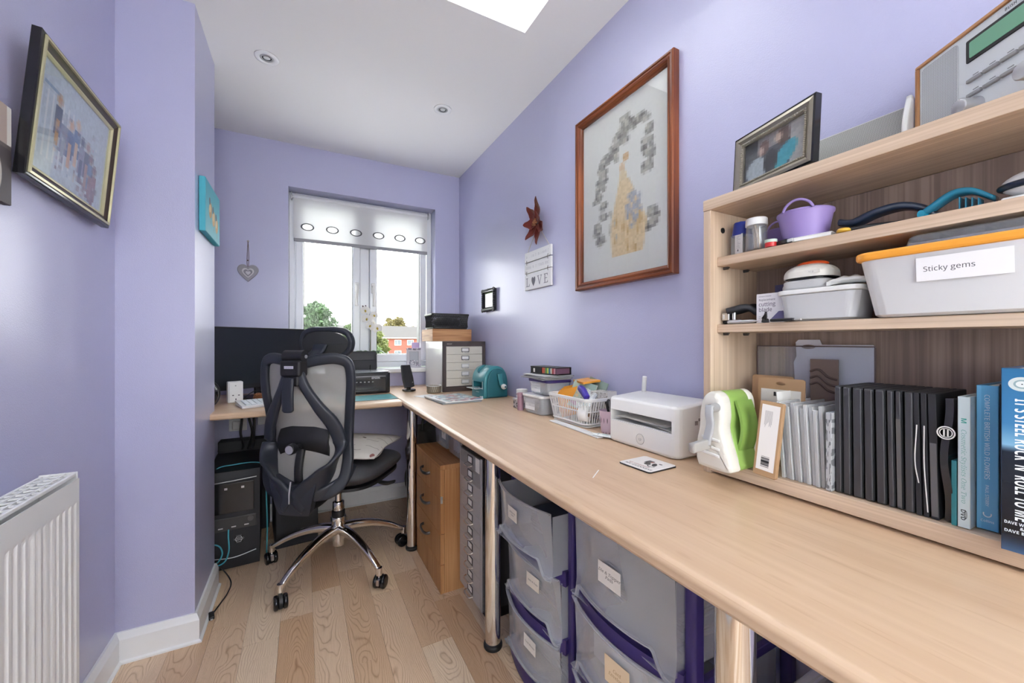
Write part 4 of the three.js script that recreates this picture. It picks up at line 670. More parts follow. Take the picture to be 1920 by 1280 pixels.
{ // black disc cases
  const ds = [.3510, .3385, .3230, .3075, .2920, .2790, .2690, .2575]; const ord = ['first', 'second', 'third', 'fourth', 'fifth', 'sixth', 'seventh', 'eighth'];
  const w = [.0115, .0130, .0150, .0138, .0140, .0098, .0094, .0125];
  ds.forEach((d, k) => {
    const t = thing('disc_case', `${ord[k]} black plastic disc case from the left in the row on the bottom shelf`, 'disc case', [.846 + .002 * hash(k, 4), Y0 + .001, d], 0, 'black disc cases');
    t.rotation.x = .012 * (hash(k, 8) - .5) - .012; const W2 = w[k] / 2 - .0005;
    part(t, 'case', bx(.004, .135, 0, .19, -W2, W2, .0012), M.blackSoft); const sp = std(lin(.045, .045, .052), .3); part(t, 'spine', bx(0, .006, .001, .189, -W2 + .0009, W2 - .0009, .0022, 2), sp);
    if (k === 6) { part(t, 'torn_label', bx(-.0004, .001, .005, .145, -W2 + .0015, W2 - .0015, 0), std(lin(.11, .105, .105), .5)); }
  });
  const e = ['left one with a thin white edge', 'middle one with a bowed white edge', 'right one with a torn grey label'];
  [.2468, .2385, .2290].forEach((d, k) => { const t = thing('thin_disc_case', `slim black disc case near the pouch, ${e[k]}`, 'disc case', [.848, Y0 + .001, d], 0, 'slim black disc cases'); t.rotation.x = -.02; const q = [.0032, .0032, .0046][k]; part(t, 'case', bx(0, .135, 0, .19, -q, q, .001), M.blackSoft); if (k < 2) part(t, 'paper_edge', tube([[-.001, k ? .008 : .05, k ? .002 : .001], [-.003, .08, k ? .0 : -.002], [-.001, k ? .14 : .14, .0005]], .0008, 16, 6), M.paper); else part(t, 'torn_label', bx(-.0006, .001, .004, .115, -.0036, .0036, 0), std(lin(.13, .13, .135), .4)); });
  const p = thing('clear_pouch', 'dark clear pouch with a round white emblem between disc cases and books', 'pouch', [.842, Y0 + .001, .2165], 0);
  part(p, 'pouch', slab((u, v) => [.012 + .10 * u - .012 * Math.sin(v * 3.1), .003 + .182 * v, .0045 + .002 * Math.sin(v * 9)], 8, 20, .0085), phy(lin(.05, .05, .055), .12, { transmission: .45, thickness: 0 })); part(p, 'insert', bx(.02, .1, .004, .165, -.001, .001, 0), M.black);
  part(p, 'emblem', [at(new THREE.TorusGeometry(.009, .0009, 6, 30), -.0025, .135, .001, 0, -Math.PI / 2), at(new THREE.TorusGeometry(.0065, .0006, 6, 30), -.0025, .135, .001, 0, -Math.PI / 2), at(box(.001, .010, .0016, 0), -.0025, .135, -.001), at(box(.001, .010, .0016, 0), -.0025, .135, .003)], M.paper);
}
function book(label, pos, w, h, dp, cov, tex, o = {}) {
  const t = thing(o.name ?? 'book', label, o.cat ?? 'book', pos, 0);
  part(t, 'cover', [bx(0, dp, 0, h, -w / 2, -w / 2 + .0022, .0006), bx(0, dp, 0, h, w / 2 - .0022, w / 2, .0006), bx(0, .003, 0, h, -w / 2, w / 2, .0012)], cov);
  part(t, 'pages', bx(.003, dp - .004, .003, h - .003, -w / 2 + .0023, w / 2 - .0023, 0), M.paper);
  if (tex) part(t, 'spine_print', at(sheet(w - .0016, h - .001, .0004), -.0001, h / 2, 0, 0, -Math.PI / 2), std('#ffffff', o.rough ?? .35, { map: tex }));
  return t;
}
{
  const spine = (w, h, f) => ctex(w, h, (g) => { f(g, w, h); });
  const vtext = (g, s, x, y, font, fill) => { g.save(); g.translate(x, y); g.rotate(Math.PI / 2); g.font = font; g.fillStyle = fill; g.textBaseline = 'middle'; g.textAlign = 'left'; g.fillText(s, 0, 0); g.restore(); };
  book('slim teal disc case between the dark pouch and the white case', [.846, Y0 + .001, .2090], .0055, .095, .12, std(lin(.04, .28, .32), .3), null, { name: 'teal_case', cat: 'disc case' });
  book('white disc case with teal handwriting and DVD mark on its spine', [.846, Y0 + .001, .1990], .0125, .19, .135, std(lin(.6, .66, .68), .3), spine(96, 1350, (g, w, h) => { g.fillStyle = '#cfdfe2'; g.fillRect(0, 0, w, h); vtext(g, 'Cosmetic Stylists One Two', 48, 330, 'italic 62px serif', '#7fb3ad'); g.fillStyle = '#3f9f95'; g.font = 'bold 60px sans-serif'; vtext(g, 'M', 46, 215, 'bold 66px sans-serif', '#2f9a90'); vtext(g, 'DVD', 42, 1160, 'bold 58px sans-serif', '#1d2a30'); g.strokeStyle = '#1d2a30'; g.lineWidth = 5; g.beginPath(); g.ellipse(66, 1212, 7, 40, 0, 0, 7); g.stroke(); }), { name: 'disc_case', cat: 'disc case' });
  book('sky blue book about wild flowers with white lettering down its spine', [.866, Y0 + .001, .1810], .0210, .207, .13, std(lin(.10, .36, .60), .4), spine(190, 1830, (g, w, h) => { g.fillStyle = '#62b0dc'; g.fillRect(0, 0, w, h); g.fillStyle = '#74c0e8'; g.fillRect(0, 0, 40, h); vtext(g, 'COMPLETE BRITISH WILD FLOWERS', 92, 110, '68px sans-serif', '#dcecf5'); vtext(g, 'PAUL STERRY', 92, 1260, '46px sans-serif', '#dcecf5'); g.strokeStyle = '#e8f2f8'; g.lineWidth = 12; g.beginPath(); g.arc(95, 1630, 36, -.4, 3.6); g.stroke(); vtext(g, '', 0, 0, '10px serif', '#fff'); g.fillStyle = '#e8f2f8'; g.font = '42px sans-serif'; g.textAlign = 'center'; g.fillText('Collins', 95, 1735); }));
  book('plain black book standing between the two blue books', [.862, Y0 + .001, .1645], .0095, .21, .13, M.blackSoft, null);
  book('big dark blue book with record emblem and tall white letters, at right end', [.805, Y0 + .001, .1395], .0345, .236, .175, std(lin(.02, .05, .12), .3), spine(280, 2020, (g, w, h) => { const a = g.createLinearGradient(0, 0, 0, h); a.addColorStop(0, '#2f6f9c'); a.addColorStop(.3, '#3f7fb0'); a.addColorStop(.42, '#7fb2d2'); a.addColorStop(.46, '#1a2230'); a.addColorStop(.9, '#10141c'); a.addColorStop(1, '#3d5f86'); g.fillStyle = a; g.fillRect(0, 0, w, h); ell(g, '#cfd9d6', 140, 170, 96, 78); ell(g, '#8fa7ab', 140, 170, 60, 48); ell(g, '#dfe6e2', 140, 170, 44, 34); ell(g, '#3a444a', 140, 170, 6, 6); g.save(); g.translate(118, 330); g.rotate(Math.PI / 2); g.scale(.86, 1.2); g.font = 'bold 128px sans-serif'; g.fillStyle = '#eef3f6'; g.textBaseline = 'middle'; g.fillText("IT'S STEEL ROCK 'N' ROLL TO ME", 0, -22, 1560); g.restore(); g.fillStyle = '#dfe6ea'; g.font = 'bold 44px sans-serif'; g.textAlign = 'center'; g.fillText('DAVE WALKER', 140, 1720, 250); g.fillText('&', 140, 1766); g.fillText('DAVE BLACK', 140, 1812, 250); }), { rough: .25 });
}
// ------------------------------------------------------------ things on the long worktop
const { Brush, Evaluator, SUBTRACTION } = await import('three-bvh-csg');
function cut(a, b) { const e = new Evaluator(); e.attributes = ['position', 'normal', 'uv']; const A = new Brush(clean(a)), B = new Brush(clean(b)); A.updateMatrixWorld(); B.updateMatrixWorld(); return e.evaluate(A, B, SUBTRACTION).geometry; }
const DT = HD + .0006;
{ // white die cutting machine
  const w = .262, dp = .150, h = .136, t = thing('cutting_machine', 'white boxy craft cutting machine with a paper slot and round button', 'craft machine', [.912, DT, .820], RW);
  let g = ex(rrect(w, dp, .03), h, .012, 10, 5); g.rotateX(-Math.PI / 2); g = toCreasedNormals(g, .6);
  // the top rises slightly towards the back
  { const p = g.attributes.position; for (let i = 0; i < p.count; i++) { const y = p.getY(i); if (y > h * .5) p.setY(i, y + .010 * clamp((.03 - p.getZ(i)) / .1)); } }
  const body = cut(g, at(new THREE.BoxGeometry(.226, .033, .11), .0, .082, dp / 2 - .02)); part(t, 'body', body, std(lin(.84, .835, .82), .32));
  part(t, 'slot_tray', bx(-.112, .112, .063, .067, -.03, dp / 2 - .006, .001), M.white);
  const sheets = [[-.02, .0015, .02], [.03, .0, -.06], [.0, .003, .1]].map(([x, y, a], k) => at(slab((u, v) => [(u - .5) * .17, .003 + .004 * Math.sin(u * 3 + k) * v, (v - .5) * .08], 10, 4, .0006), x, .070 + y * 2, .028, 0, a, 0));
  part(t, 'paper', sheets[0], M.paper); part(t, 'paper', sheets[1], std(lin(.4, .42, .4), .7)); part(t, 'paper', sheets[2], M.paper);
  const ring = new THREE.TorusGeometry(.0145, .0006, 6, 40); part(t, 'button_ring', at(ring, .008, .030, dp / 2 + .0002), M.grey); part(t, 'button', at(cyl(.0138, .0138, .0016, 36), .008, .030, dp / 2, Math.PI / 2), std(lin(.75, .74, .71), .3));
  part(t, 'power_mark', at(new THREE.TorusGeometry(.0035, .0006, 6, 24, 5.2), .008, .030, dp / 2 + .001, 0, 0, 2.1), M.grey);
  const tx = ctex(512, 128, (q, a, b) => { q.fillStyle = '#e2dfd8'; q.fillRect(0, 0, a, b); q.fillStyle = '#77777a'; q.font = 'italic 84px serif'; q.textAlign = 'center'; q.textBaseline = 'middle'; q.fillText("cut\u2019n boss", a / 2, b / 2); });
  part(t, 'lettering', at(sheet(.074, .019, .0003), -.012, h + .0005 + .0, .024, -Math.PI / 2 + .0, 0, 0), std('#ffffff', .4, { map: tx }));
  for (const [z, y, s] of [[.0, .090, .011], [-.012, .098, .007], [-.028, .112, .012], [-.018, .088, .005], [.002, .04, .005], [-.034, .094, .006]]) part(t, 'square_mark', at(box(.0008, s, s, 0), w / 2, y, z), std(lin(.33, .31, .30), .5));
  part(t, 'handle', at(cyl(.0068, .0068, .05, 20), -.094, h + .033, -.048, .15, 0, -.22), M.white);
  for (const x of [-.1, .1]) part(t, 'foot', at(cyl(.008, .008, .003, 14), x, .0012, .05), M.black);
}
{ // coaster
  const t = thing('coaster', 'square white drinks coaster with a dark print, lying before the cutting machine', 'coaster', [.750, DT, .704], RW + .04);
  part(t, 'cork_base', ex(rrect(.098, .098, .008), .003, .0006).rotateX(-Math.PI / 2), M.black);
  const tx = ctex(256, 256, (g, a, b) => { g.fillStyle = '#e6e2e0'; g.fillRect(0, 0, a, b); g.fillStyle = '#2a2a2c'; g.fillRect(92, 58, 44, 60); ell(g, '#2f2f31', 130, 130, 26, 20, .4); ell(g, '#37373a', 175, 115, 16, 34, -.5); g.fillStyle = '#8d4a42'; g.fillRect(120, 70, 22, 26); ell(g, '#4a4a4c', 190, 74, 13, 9); g.strokeStyle = '#333'; g.lineWidth = 8; g.beginPath(); g.moveTo(150, 150); g.quadraticCurveTo(180, 190, 205, 150); g.stroke(); g.fillStyle = '#8a3f3a'; g.font = 'bold 22px serif'; g.fillText('MY GOODNESS', 30, 198); g.fillStyle = '#2a2a2c'; g.font = 'bold 30px serif'; g.fillText('MY GUINNESS', 26, 230); });
  part(t, 'top', fuv(at(ex(rrect(.096, .096, .008), .0008, 0), 0, 0, 0), -.048, -.048, .048, .048).rotateX(-Math.PI / 2).translate(0, .0030, 0), std('#ffffff', .35, { map: tx }));
}
{ const t = single('paper_sliver', 'thin white offcut of paper on the worktop edge', 'paper', bx(-.030, .030, 0, .0004, -.0012, .0012, 0), M.paper, [.595, DT, .712], .65); }
{ // white slotted basket and its contents
  const X = .938, D = 1.205, t = thing('basket', 'white slotted plastic basket full of cards and craft packets', 'basket', [X, DT, D], 0);
  const w = .150, L = .245, h = .104, tap = .87, bars = [], P = (k, f) => { const s = rrect(w * f, L * f, .022).getSpacedPoints(64); const p = s[k % 64]; return p; };
  for (let k = 0; k < 64; k++) { const a = P(k, tap), b = P(k, 1); bars.push(tube([[a.x, .012, a.y], [(a.x + b.x) / 2, .055, (a.y + b.y) / 2], [b.x, h - .012, b.y]], .0021, 4, 5)); }
  const bp = part(t, 'bars', bars, M.white); bp.userData.kind = 'stuff';
  const ringAt = (f, y, r) => tube(rrect(w * f, L * f, .022).getSpacedPoints(40).slice(0, 40).map(p => [p.x, y, p.y]), r, 80, 6, true);
  part(t, 'rim', [sweep(rrect(w * 1.02, L * 1.02, .024).getSpacedPoints(40).slice(0, 40).map(p => [p.x, h - .006, p.y]), [.012, .006], v3(0, 1, 0), { seg: 80, closed: true, pow: 4 })], M.white);
  part(t, 'band', ringAt(.936, .056, .0026), M.white); part(t, 'lower_band', ringAt(tap, .012, .004), M.white);
  part(t, 'bottom', at(lidShape(w * tap, L * tap, .003, .022, .0008), 0, .001, 0), M.white);
  const card = (label, geo, m, pos, rx, ry, rz, name = 'card') => { const c = thing(name, label, name.includes('card') ? 'card' : 'packet', pos, ry); c.rotation.order = 'YXZ'; c.rotation.x = rx; c.rotation.z = rz; part(c, 'sheet', geo, m); return c; };
  const oc = ['rearmost', 'second', 'third', 'front'];
  for (let k = 0; k < 4; k++) card(`folded orange card in the white basket, the ${oc[k]} of four`, slab((u, v) => [(u - .5) * .105, v * .105, .006 * Math.sin(v * 3)], 4, 8, .002), M.orangeP, [.965 - k * .012, DT + .030 - k * .004, 1.262 - .004 * k], -.12 - .02 * k, RW + .35, .25 + .02 * k, 'orange_card');
  const lid = card('orange card lying flat across the top of the basket cards', box(.07, .008, .11, .001), M.orangeP, [.985, DT + .150, 1.235], 0, -.3, .12, 'orange_card');
  const g1 = ctex(256, 256, (g, a, b) => { g.fillStyle = '#b9c6b4'; g.fillRect(0, 0, a, b); g.fillStyle = '#9db3a9'; g.fillRect(130, 0, 126, 150); ell(g, '#dfc9a0', 110, 90, 46, 30); ell(g, '#e4d0ab', 80, 140, 20, 16); ell(g, '#b987a8', 66, 200, 40, 30); ell(g, '#a86f98', 90, 222, 24, 18); });
  const c1 = card('pale green patterned card leaning in the white basket', box(.125, .105, .003, .0006), std(lin(.5, .55, .48), .7), [.945, DT + .098, 1.215], -.35, RW + .12, -.12, 'greeting_card'); part(c1, 'print', at(sheet(.123, .103, .0003), 0, 0, .0016), std('#ffffff', .6, { map: g1 }));
  const c2 = card('grey green back card behind the patterned card in the basket', box(.12, .11, .003, .0006), std(lin(.28, .36, .31), .7), [.992, DT + .104, 1.195], -.3, RW - .05, -.16, 'greeting_card');
  const c3 = card('clear white packet slanted in the front of the basket', box(.085, .085, .004, .0006), M.frosted, [.925, DT + .085, 1.160], -.5, RW - .1, -.2, 'clear_packet');
  const b = thing('blue_stapler', 'violet blue plastic stapler resting on top of the basket cards', 'stapler', [.898, DT + .118, 1.142], RW - .2); b.rotation.order = 'YXZ'; b.rotation.z = -.5; part(b, 'cover', sweep([[-.034, 0, 0], [-.01, .004, 0], [.03, 0, 0]], (q) => [.020, .018 + .006 * Math.sin(q * 3)], v3(0, 0, 1), { seg: 18, pow: 4 }), std(lin(.05, .03, .34), .3)); part(b, 'base', bx(-.03, .03, -.013, -.009, -.008, .008, .001), M.steel);
  const f = thing('patterned_box', 'grey floral patterned small carton standing at the right end of the basket', 'box', [.972, DT + .055, 1.120], RW + .25);
  const ft = (sd) => ctex(256, 160, (g, a, bb) => { g.fillStyle = '#c2beb8'; g.fillRect(0, 0, a, bb); for (let k = 0; k < 46; k++) ell(g, ['#77726c', '#938d86', '#dedad4', '#5e5a55'][k % 4], hash(k, sd) * a, hash(k, sd + 1) * bb, 5 + 9 * hash(k, 3), 3 + 6 * hash(k, 4), k); });
  part(f, 'carton', box(.075, .085, .058, .001).translate(0, .025, 0), M.paper); part(f, 'print', at(sheet(.073, .083, .0003), 0, .025, .0291), std('#ffffff', .6, { map: ft(3) })); part(f, 'top_print', at(sheet(.073, .056, .0003), 0, .0676, 0, -Math.PI / 2), std('#ffffff', .6, { map: ft(8) }));
  const r = thing('tape_roll', 'white paper tape roll lying at the front right end of the basket', 'tape roll', [.884, DT + .048, 1.118], RW); { const q = lathe([[.010, -.016], [.027, -.016], [.027, .016], [.010, .016], [.010, -.016]], 30); q.rotateZ(Math.PI / 2); q.rotateY(.4); part(r, 'roll', q, M.paper); part(r, 'core', at(lathe([[.0085, -.016], [.010, -.016], [.010, .016], [.0085, .016], [.0085, -.016]], 24).rotateZ(Math.PI / 2).rotateY(.4)), M.kraft); }
}
{ // strip, slip of paper, cup with tools
  const s = thing('trimmer_rail', 'long white plastic ruler strip lying in front of the basket', 'ruler', [.836, DT, 1.118], -.06); part(s, 'strip', bx(-.012, .012, 0, .004, -.150, .150, .0012), M.white); part(s, 'raised_edge', bx(.007, .011, .0038, .0062, -.147, .147, .0006), M.white);
  const q = thing('paper_slip', 'small pale blue printed slip at the near end of the ruler strip', 'paper', [.853, DT, .975], .4); part(q, 'paper', slab((u, v) => [(u - .5) * .05, .0055 + .003 * Math.sin(u * 5), (v - .5) * .075], 8, 6, .0006), std('#ffffff', .7, { map: ctex(64, 64, (g) => { g.fillStyle = '#e2e6e4'; g.fillRect(0, 0, 64, 64); g.fillStyle = '#a9c3c4'; g.fillRect(14, 20, 30, 16); g.fillStyle = '#8c8f90'; g.fillRect(10, 46, 40, 3); }) }));
  const c = thing('tool_cup', 'pink spotted paper cup holding dark tools beside the cutting machine', 'cup', [.905, DT, 1.012]);
  const dot = dtex(512, 128, (i, j) => { const x = (i % 32) - 16, r = (j / 16 | 0) % 2 ? (((i + 16) % 32) - 16) : x, y = (j % 16) - 8; return Math.hypot(r, y * 1.2) < 3.6 ? [92, 78, 86] : [222, 196, 208]; });
  part(c, 'cup', lathe([[0, .001], [.028, .001], [.034, .075], [.0325, .075], [.027, .004], [0, .004]], 36), std('#ffffff', .7, { map: tiled(dot, 1, 1) }));
  part(c, 'scissors', [at(new THREE.TorusGeometry(.012, .0035, 8, 24), -.01, .098, .004, 0, .6, 0), at(new THREE.TorusGeometry(.012, .0035, 8, 24), .012, .102, -.004, 0, .6, .2), at(box(.006, .09, .003, .001), 0, .05, 0, 0, 0, .1)], M.black);
  for (let k = 0; k < 4; k++) part(c, 'pen', at(cyl(.0038, .0038, .1, 10), -.012 + .008 * k, .057, .012 - .007 * k, .12 * (k - 1.5), 0, .1 * (1.5 - k)), [M.black, M.grey, M.navy, M.black][k]);
}
{ // stack of tubs, papers and ink pads
  const X = .918, D = 1.432;
  let t = thing('craft_tub', 'clear tub with white lid and paper label, lowest of the stack', 'tub', [X, DT, D], .05); part(t, 'tub', tubShell(.142, .150, .070, .12, .0015, .016), M.frosted); part(t, 'lid', at(lidShape(.146, .154, .010, .018), 0, .0705, 0), M.whiteGloss); part(t, 'label', at(sheet(.072, .042, .0004), -.0655, .038, -.018, 0, -Math.PI / 2, 0).rotateZ(0), std('#ffffff', .7, { map: labelTex(['Silver'], { s: 44, fg: '#8c8c92' }) }));
  const cc = thing('tub_contents', 'pale card scraps inside the white-lidded tub', 'craft bits', [X, DT + .004, D]); for (let k = 0; k < 5; k++) part(cc, 'scrap', at(box(.09, .004, .1, .0005), .004 * (hash(k, 2) - .5), .006 + k * .010, .004, .05, .3 * (hash(k, 1) - .5), 0), std(lin(.5 + .05 * k, .5 + .05 * k, .5 + .05 * k), .8));
  t = thing('craft_tub', 'clear tub with purple lid and paper label, upper one of the stack', 'tub', [X + .012, DT + .082, D - .018], .02); part(t, 'tub', tubShell(.125, .150, .052, .12, .0015, .016), M.frosted); part(t, 'lid', at(lidShape(.130, .156, .012, .018, .003), 0, .0525, 0), M.purple, 'purple lid'); part(t, 'label', at(sheet(.070, .034, .0004), -.0575, .028, -.020, 0, -Math.PI / 2, 0), std('#ffffff', .7, { map: labelTex(['Stickers'], { s: 40, fg: '#8c8c92' }) })); part(t, 'contents', at(box(.09, .034, .11, .002), 0, .022, 0), std(lin(.55, .55, .56), .8));
  t = thing('paper_stack', 'loose pile of grey card offcuts on the purple tub lid', 'paper pile', [X + .012, DT + .1475, D - .015]); const cs = [[.5, .5, .52], [.1, .1, .1], [.6, .6, .6], [.3, .3, .3], [.7, .7, .7]]; for (let k = 0; k < 8; k++) part(t, 'sheet', at(box(.125 + .02 * hash(k, 2), .0014, .17 + .02 * hash(k, 3), .0002), -.006 + .016 * (hash(k, 4) - .5), .0014 + k * .0022, .016 * (hash(k, 5) - .5), 0, .25 * (hash(k, 6) - .5), .006), std(lin(...cs[k % 5]), .6));
  t = thing('ink_pad_set', 'black case of small coloured ink pads on top of the stack', 'ink pads', [X + .014, DT + .167, D - .020], .16); part(t, 'case', [bx(-.04, .04, 0, .0035, -.085, .085, .001), bx(-.04, .04, .0275, .031, -.085, .085, .001), bx(.037, .04, .003, .028, -.085, .085, 0), bx(-.039, .037, .003, .028, -.084, -.012, .001)], M.black);
  ['#c6563f', '#b9654a', '#4b8b4a', '#c7cf5a', '#3a6f8f', '#c9c7b8', '#b04a4c', '#c88c9a', '#6a4a5c'].forEach((c, k) => part(t, 'ink_pad', bx(-.040, .034, .004, .027, -.008 + k * .0102, .0002 + k * .0102, .0008), std(c, .5)));
  part(t, 'latch', bx(-.0405, -.039, .006, .022, -.064, -.055, 0), M.cream);
}
{ // little boxes by the teal machine
  let t = thing('trinket_box', 'small silver patterned box in front of the pink tin', 'box', [.885, DT, 1.585], .2); part(t, 'box', box(.052, .036, .05, .003).translate(0, .018, 0), std('#ffffff', .6, { map: dtex(64, 64, (i, j) => { const n = noise(i / 6, j / 6) > .55 ? 90 : 190; return [n, n - 6, n - 4]; }) })); part(t, 'lid', bx(-.028, .028, .0365, .045, -.027, .027, .002), M.silver);
  t = thing('trinket_box', 'small white card box with rose print standing on the silver box', 'box', [.892, DT + .0455, 1.588], .3); part(t, 'box', box(.038, .04, .036, .002).translate(0, .02, 0), M.paper); part(t, 'ribbon', bx(-.0195, .0195, .014, .02, -.0185, .0185, 0), std(lin(.4, .25, .28), .6));
  t = thing('pink_tin', 'dusky pink round tin between the small boxes and the tubs', 'tin', [.855, DT, 1.535]); part(t, 'tin', at(cyl(.014, .014, .062, 24), 0, .031, 0), std(lin(.36, .20, .26), .5)); part(t, 'lid', at(cyl(.0148, .0148, .014, 24), 0, .0697, 0), std(lin(.42, .25, .31), .4));
}
{ // teal die machine by the tall cabinet
  const t = thing('die_machine', 'teal rounded die cutting machine with white crank knob', 'craft machine', [.918, DT, 1.998], .08);
  const arch = (w, h) => { const s = new THREE.Shape(); s.moveTo(-w * .5, 0); s.lineTo(w * .5, 0); s.lineTo(w * .5, h * .45); s.bezierCurveTo(w * .5, h * .82, w * .28, h, 0, h); s.bezierCurveTo(-w * .3, h, -w * .5, h * .8, -w * .5, h * .42); s.closePath(); return s; };
  let body = ex(arch(.145, .172), .150, .006, 16, 3); body.translate(0, 0, -.08); body = toCreasedNormals(body, .6);
  body = cut(body, at(cyl(.045, .035, .06, 32), -.052, .172, -.012, 0, 0, .75));
  body = cut(body, at(new THREE.BoxGeometry(.1, .034, .115), -.07, .068, -.008));
  part(t, 'body', body, M.teal); part(t, 'end_plate', ex(arch(.125, .152), .012, .004, 16, 3).translate(.004, .006, .068), M.tealDark, 'darker end plate'); part(t, 'end_plate', ex(arch(.125, .152), .012, .004, 16, 3).translate(.004, .006, -.09), M.tealDark);
  part(t, 'feed_tray', bx(-.118, -.03, .050, .054, -.055, .045, .001), M.milky); part(t, 'slot_lip', bx(-.075, -.071, .048, .09, -.064, -.060, .001), M.steel); part(t, 'slot_lip', bx(-.075, -.071, .048, .09, .046, .050, .001), M.steel);
  part(t, 'crank_arm', sweep([[.012, .13, .086], [.014, .10, .090], [.022, .066, .092]], (q) => [.030 - .006 * q, .010], v3(1, 0, 0), { seg: 16 }), M.teal); part(t, 'crank_knob', at(blob(.015, .015, .017, 14), .026, .062, .106), M.whiteGloss, 'white knob'); part(t, 'knob_centre', at(cyl(.005, .005, .003, 16), .026, .062, .1232, Math.PI / 2), M.teal);
  part(t, 'base', bx(-.070, .072, 0, .012, -.078, .070, .004), M.tealDark); part(t, 'suction_foot', at(cyl(.014, .016, .012, 20), -.072, .006, .04), M.milky);
  const ln = ctex(128, 40, (g) => { g.fillStyle = '#2f7f88'; g.fillRect(0, 0, 128, 40); g.fillStyle = '#bcd5d6'; g.font = 'italic bold 28px serif'; g.fillText('sidekick', 8, 29); }); part(t, 'lettering', at(sheet(.042, .013, .0003), -.0729, .03, -.01, 0, -Math.PI / 2), std('#ffffff', .4, { map: ln }));
}
{ // magazines
  const cov = (s) => ctex(256, 340, (g, a, b) => { g.fillStyle = '#a9b7b8'; g.fillRect(0, 0, a, b); for (let k = 0; k < 70; k++) ell(g, ['#6d9db5', '#4f87a8', '#a34b52', '#c9828a', '#e4e4e0', '#8a4c56', '#dfe6e8'][(k + s) % 7], hash(k, s) * a, hash(k, s + 2) * b, 10 + 20 * hash(k, 5), 6 + 14 * hash(k, 6), k); g.fillStyle = '#eef0ef'; g.fillRect(0, 0, 20, b); });
  let t = thing('magazine', 'glossy craft magazine with blue and red cover, topmost of the pile', 'magazine', [.694, DT + .0065, 1.975], .13); part(t, 'pages', box(.21, .005, .265, .0008).translate(0, .0025, 0), M.paper); part(t, 'cover', at(sheet(.209, .264, .0004), 0, .005, 0, -Math.PI / 2), std('#ffffff', .3, { map: cov(3) }));
  t = thing('magazine', 'dark edged magazine underneath the blue and red one', 'magazine', [.690, DT, 1.972], .05); part(t, 'pages', box(.21, .006, .27, .0008).translate(0, .003, 0), std(lin(.3, .32, .33), .6)); part(t, 'cover', at(box(.212, .0006, .272, 0), 0, .0061, 0), std(lin(.12, .14, .14), .4));
  t = thing('envelope', 'white envelope lying behind the magazines', 'envelope', [.61, DT, 2.16], .35); part(t, 'paper', bx(-.055, .055, 0, .0016, -.05, .05, .0004), M.paper); part(t, 'flap', ex(poly([[-.054, .049], [.054, .049], [0, -.002]]), .0005, 0).rotateX(-Math.PI / 2).translate(0, .0018, 0), M.white);
}
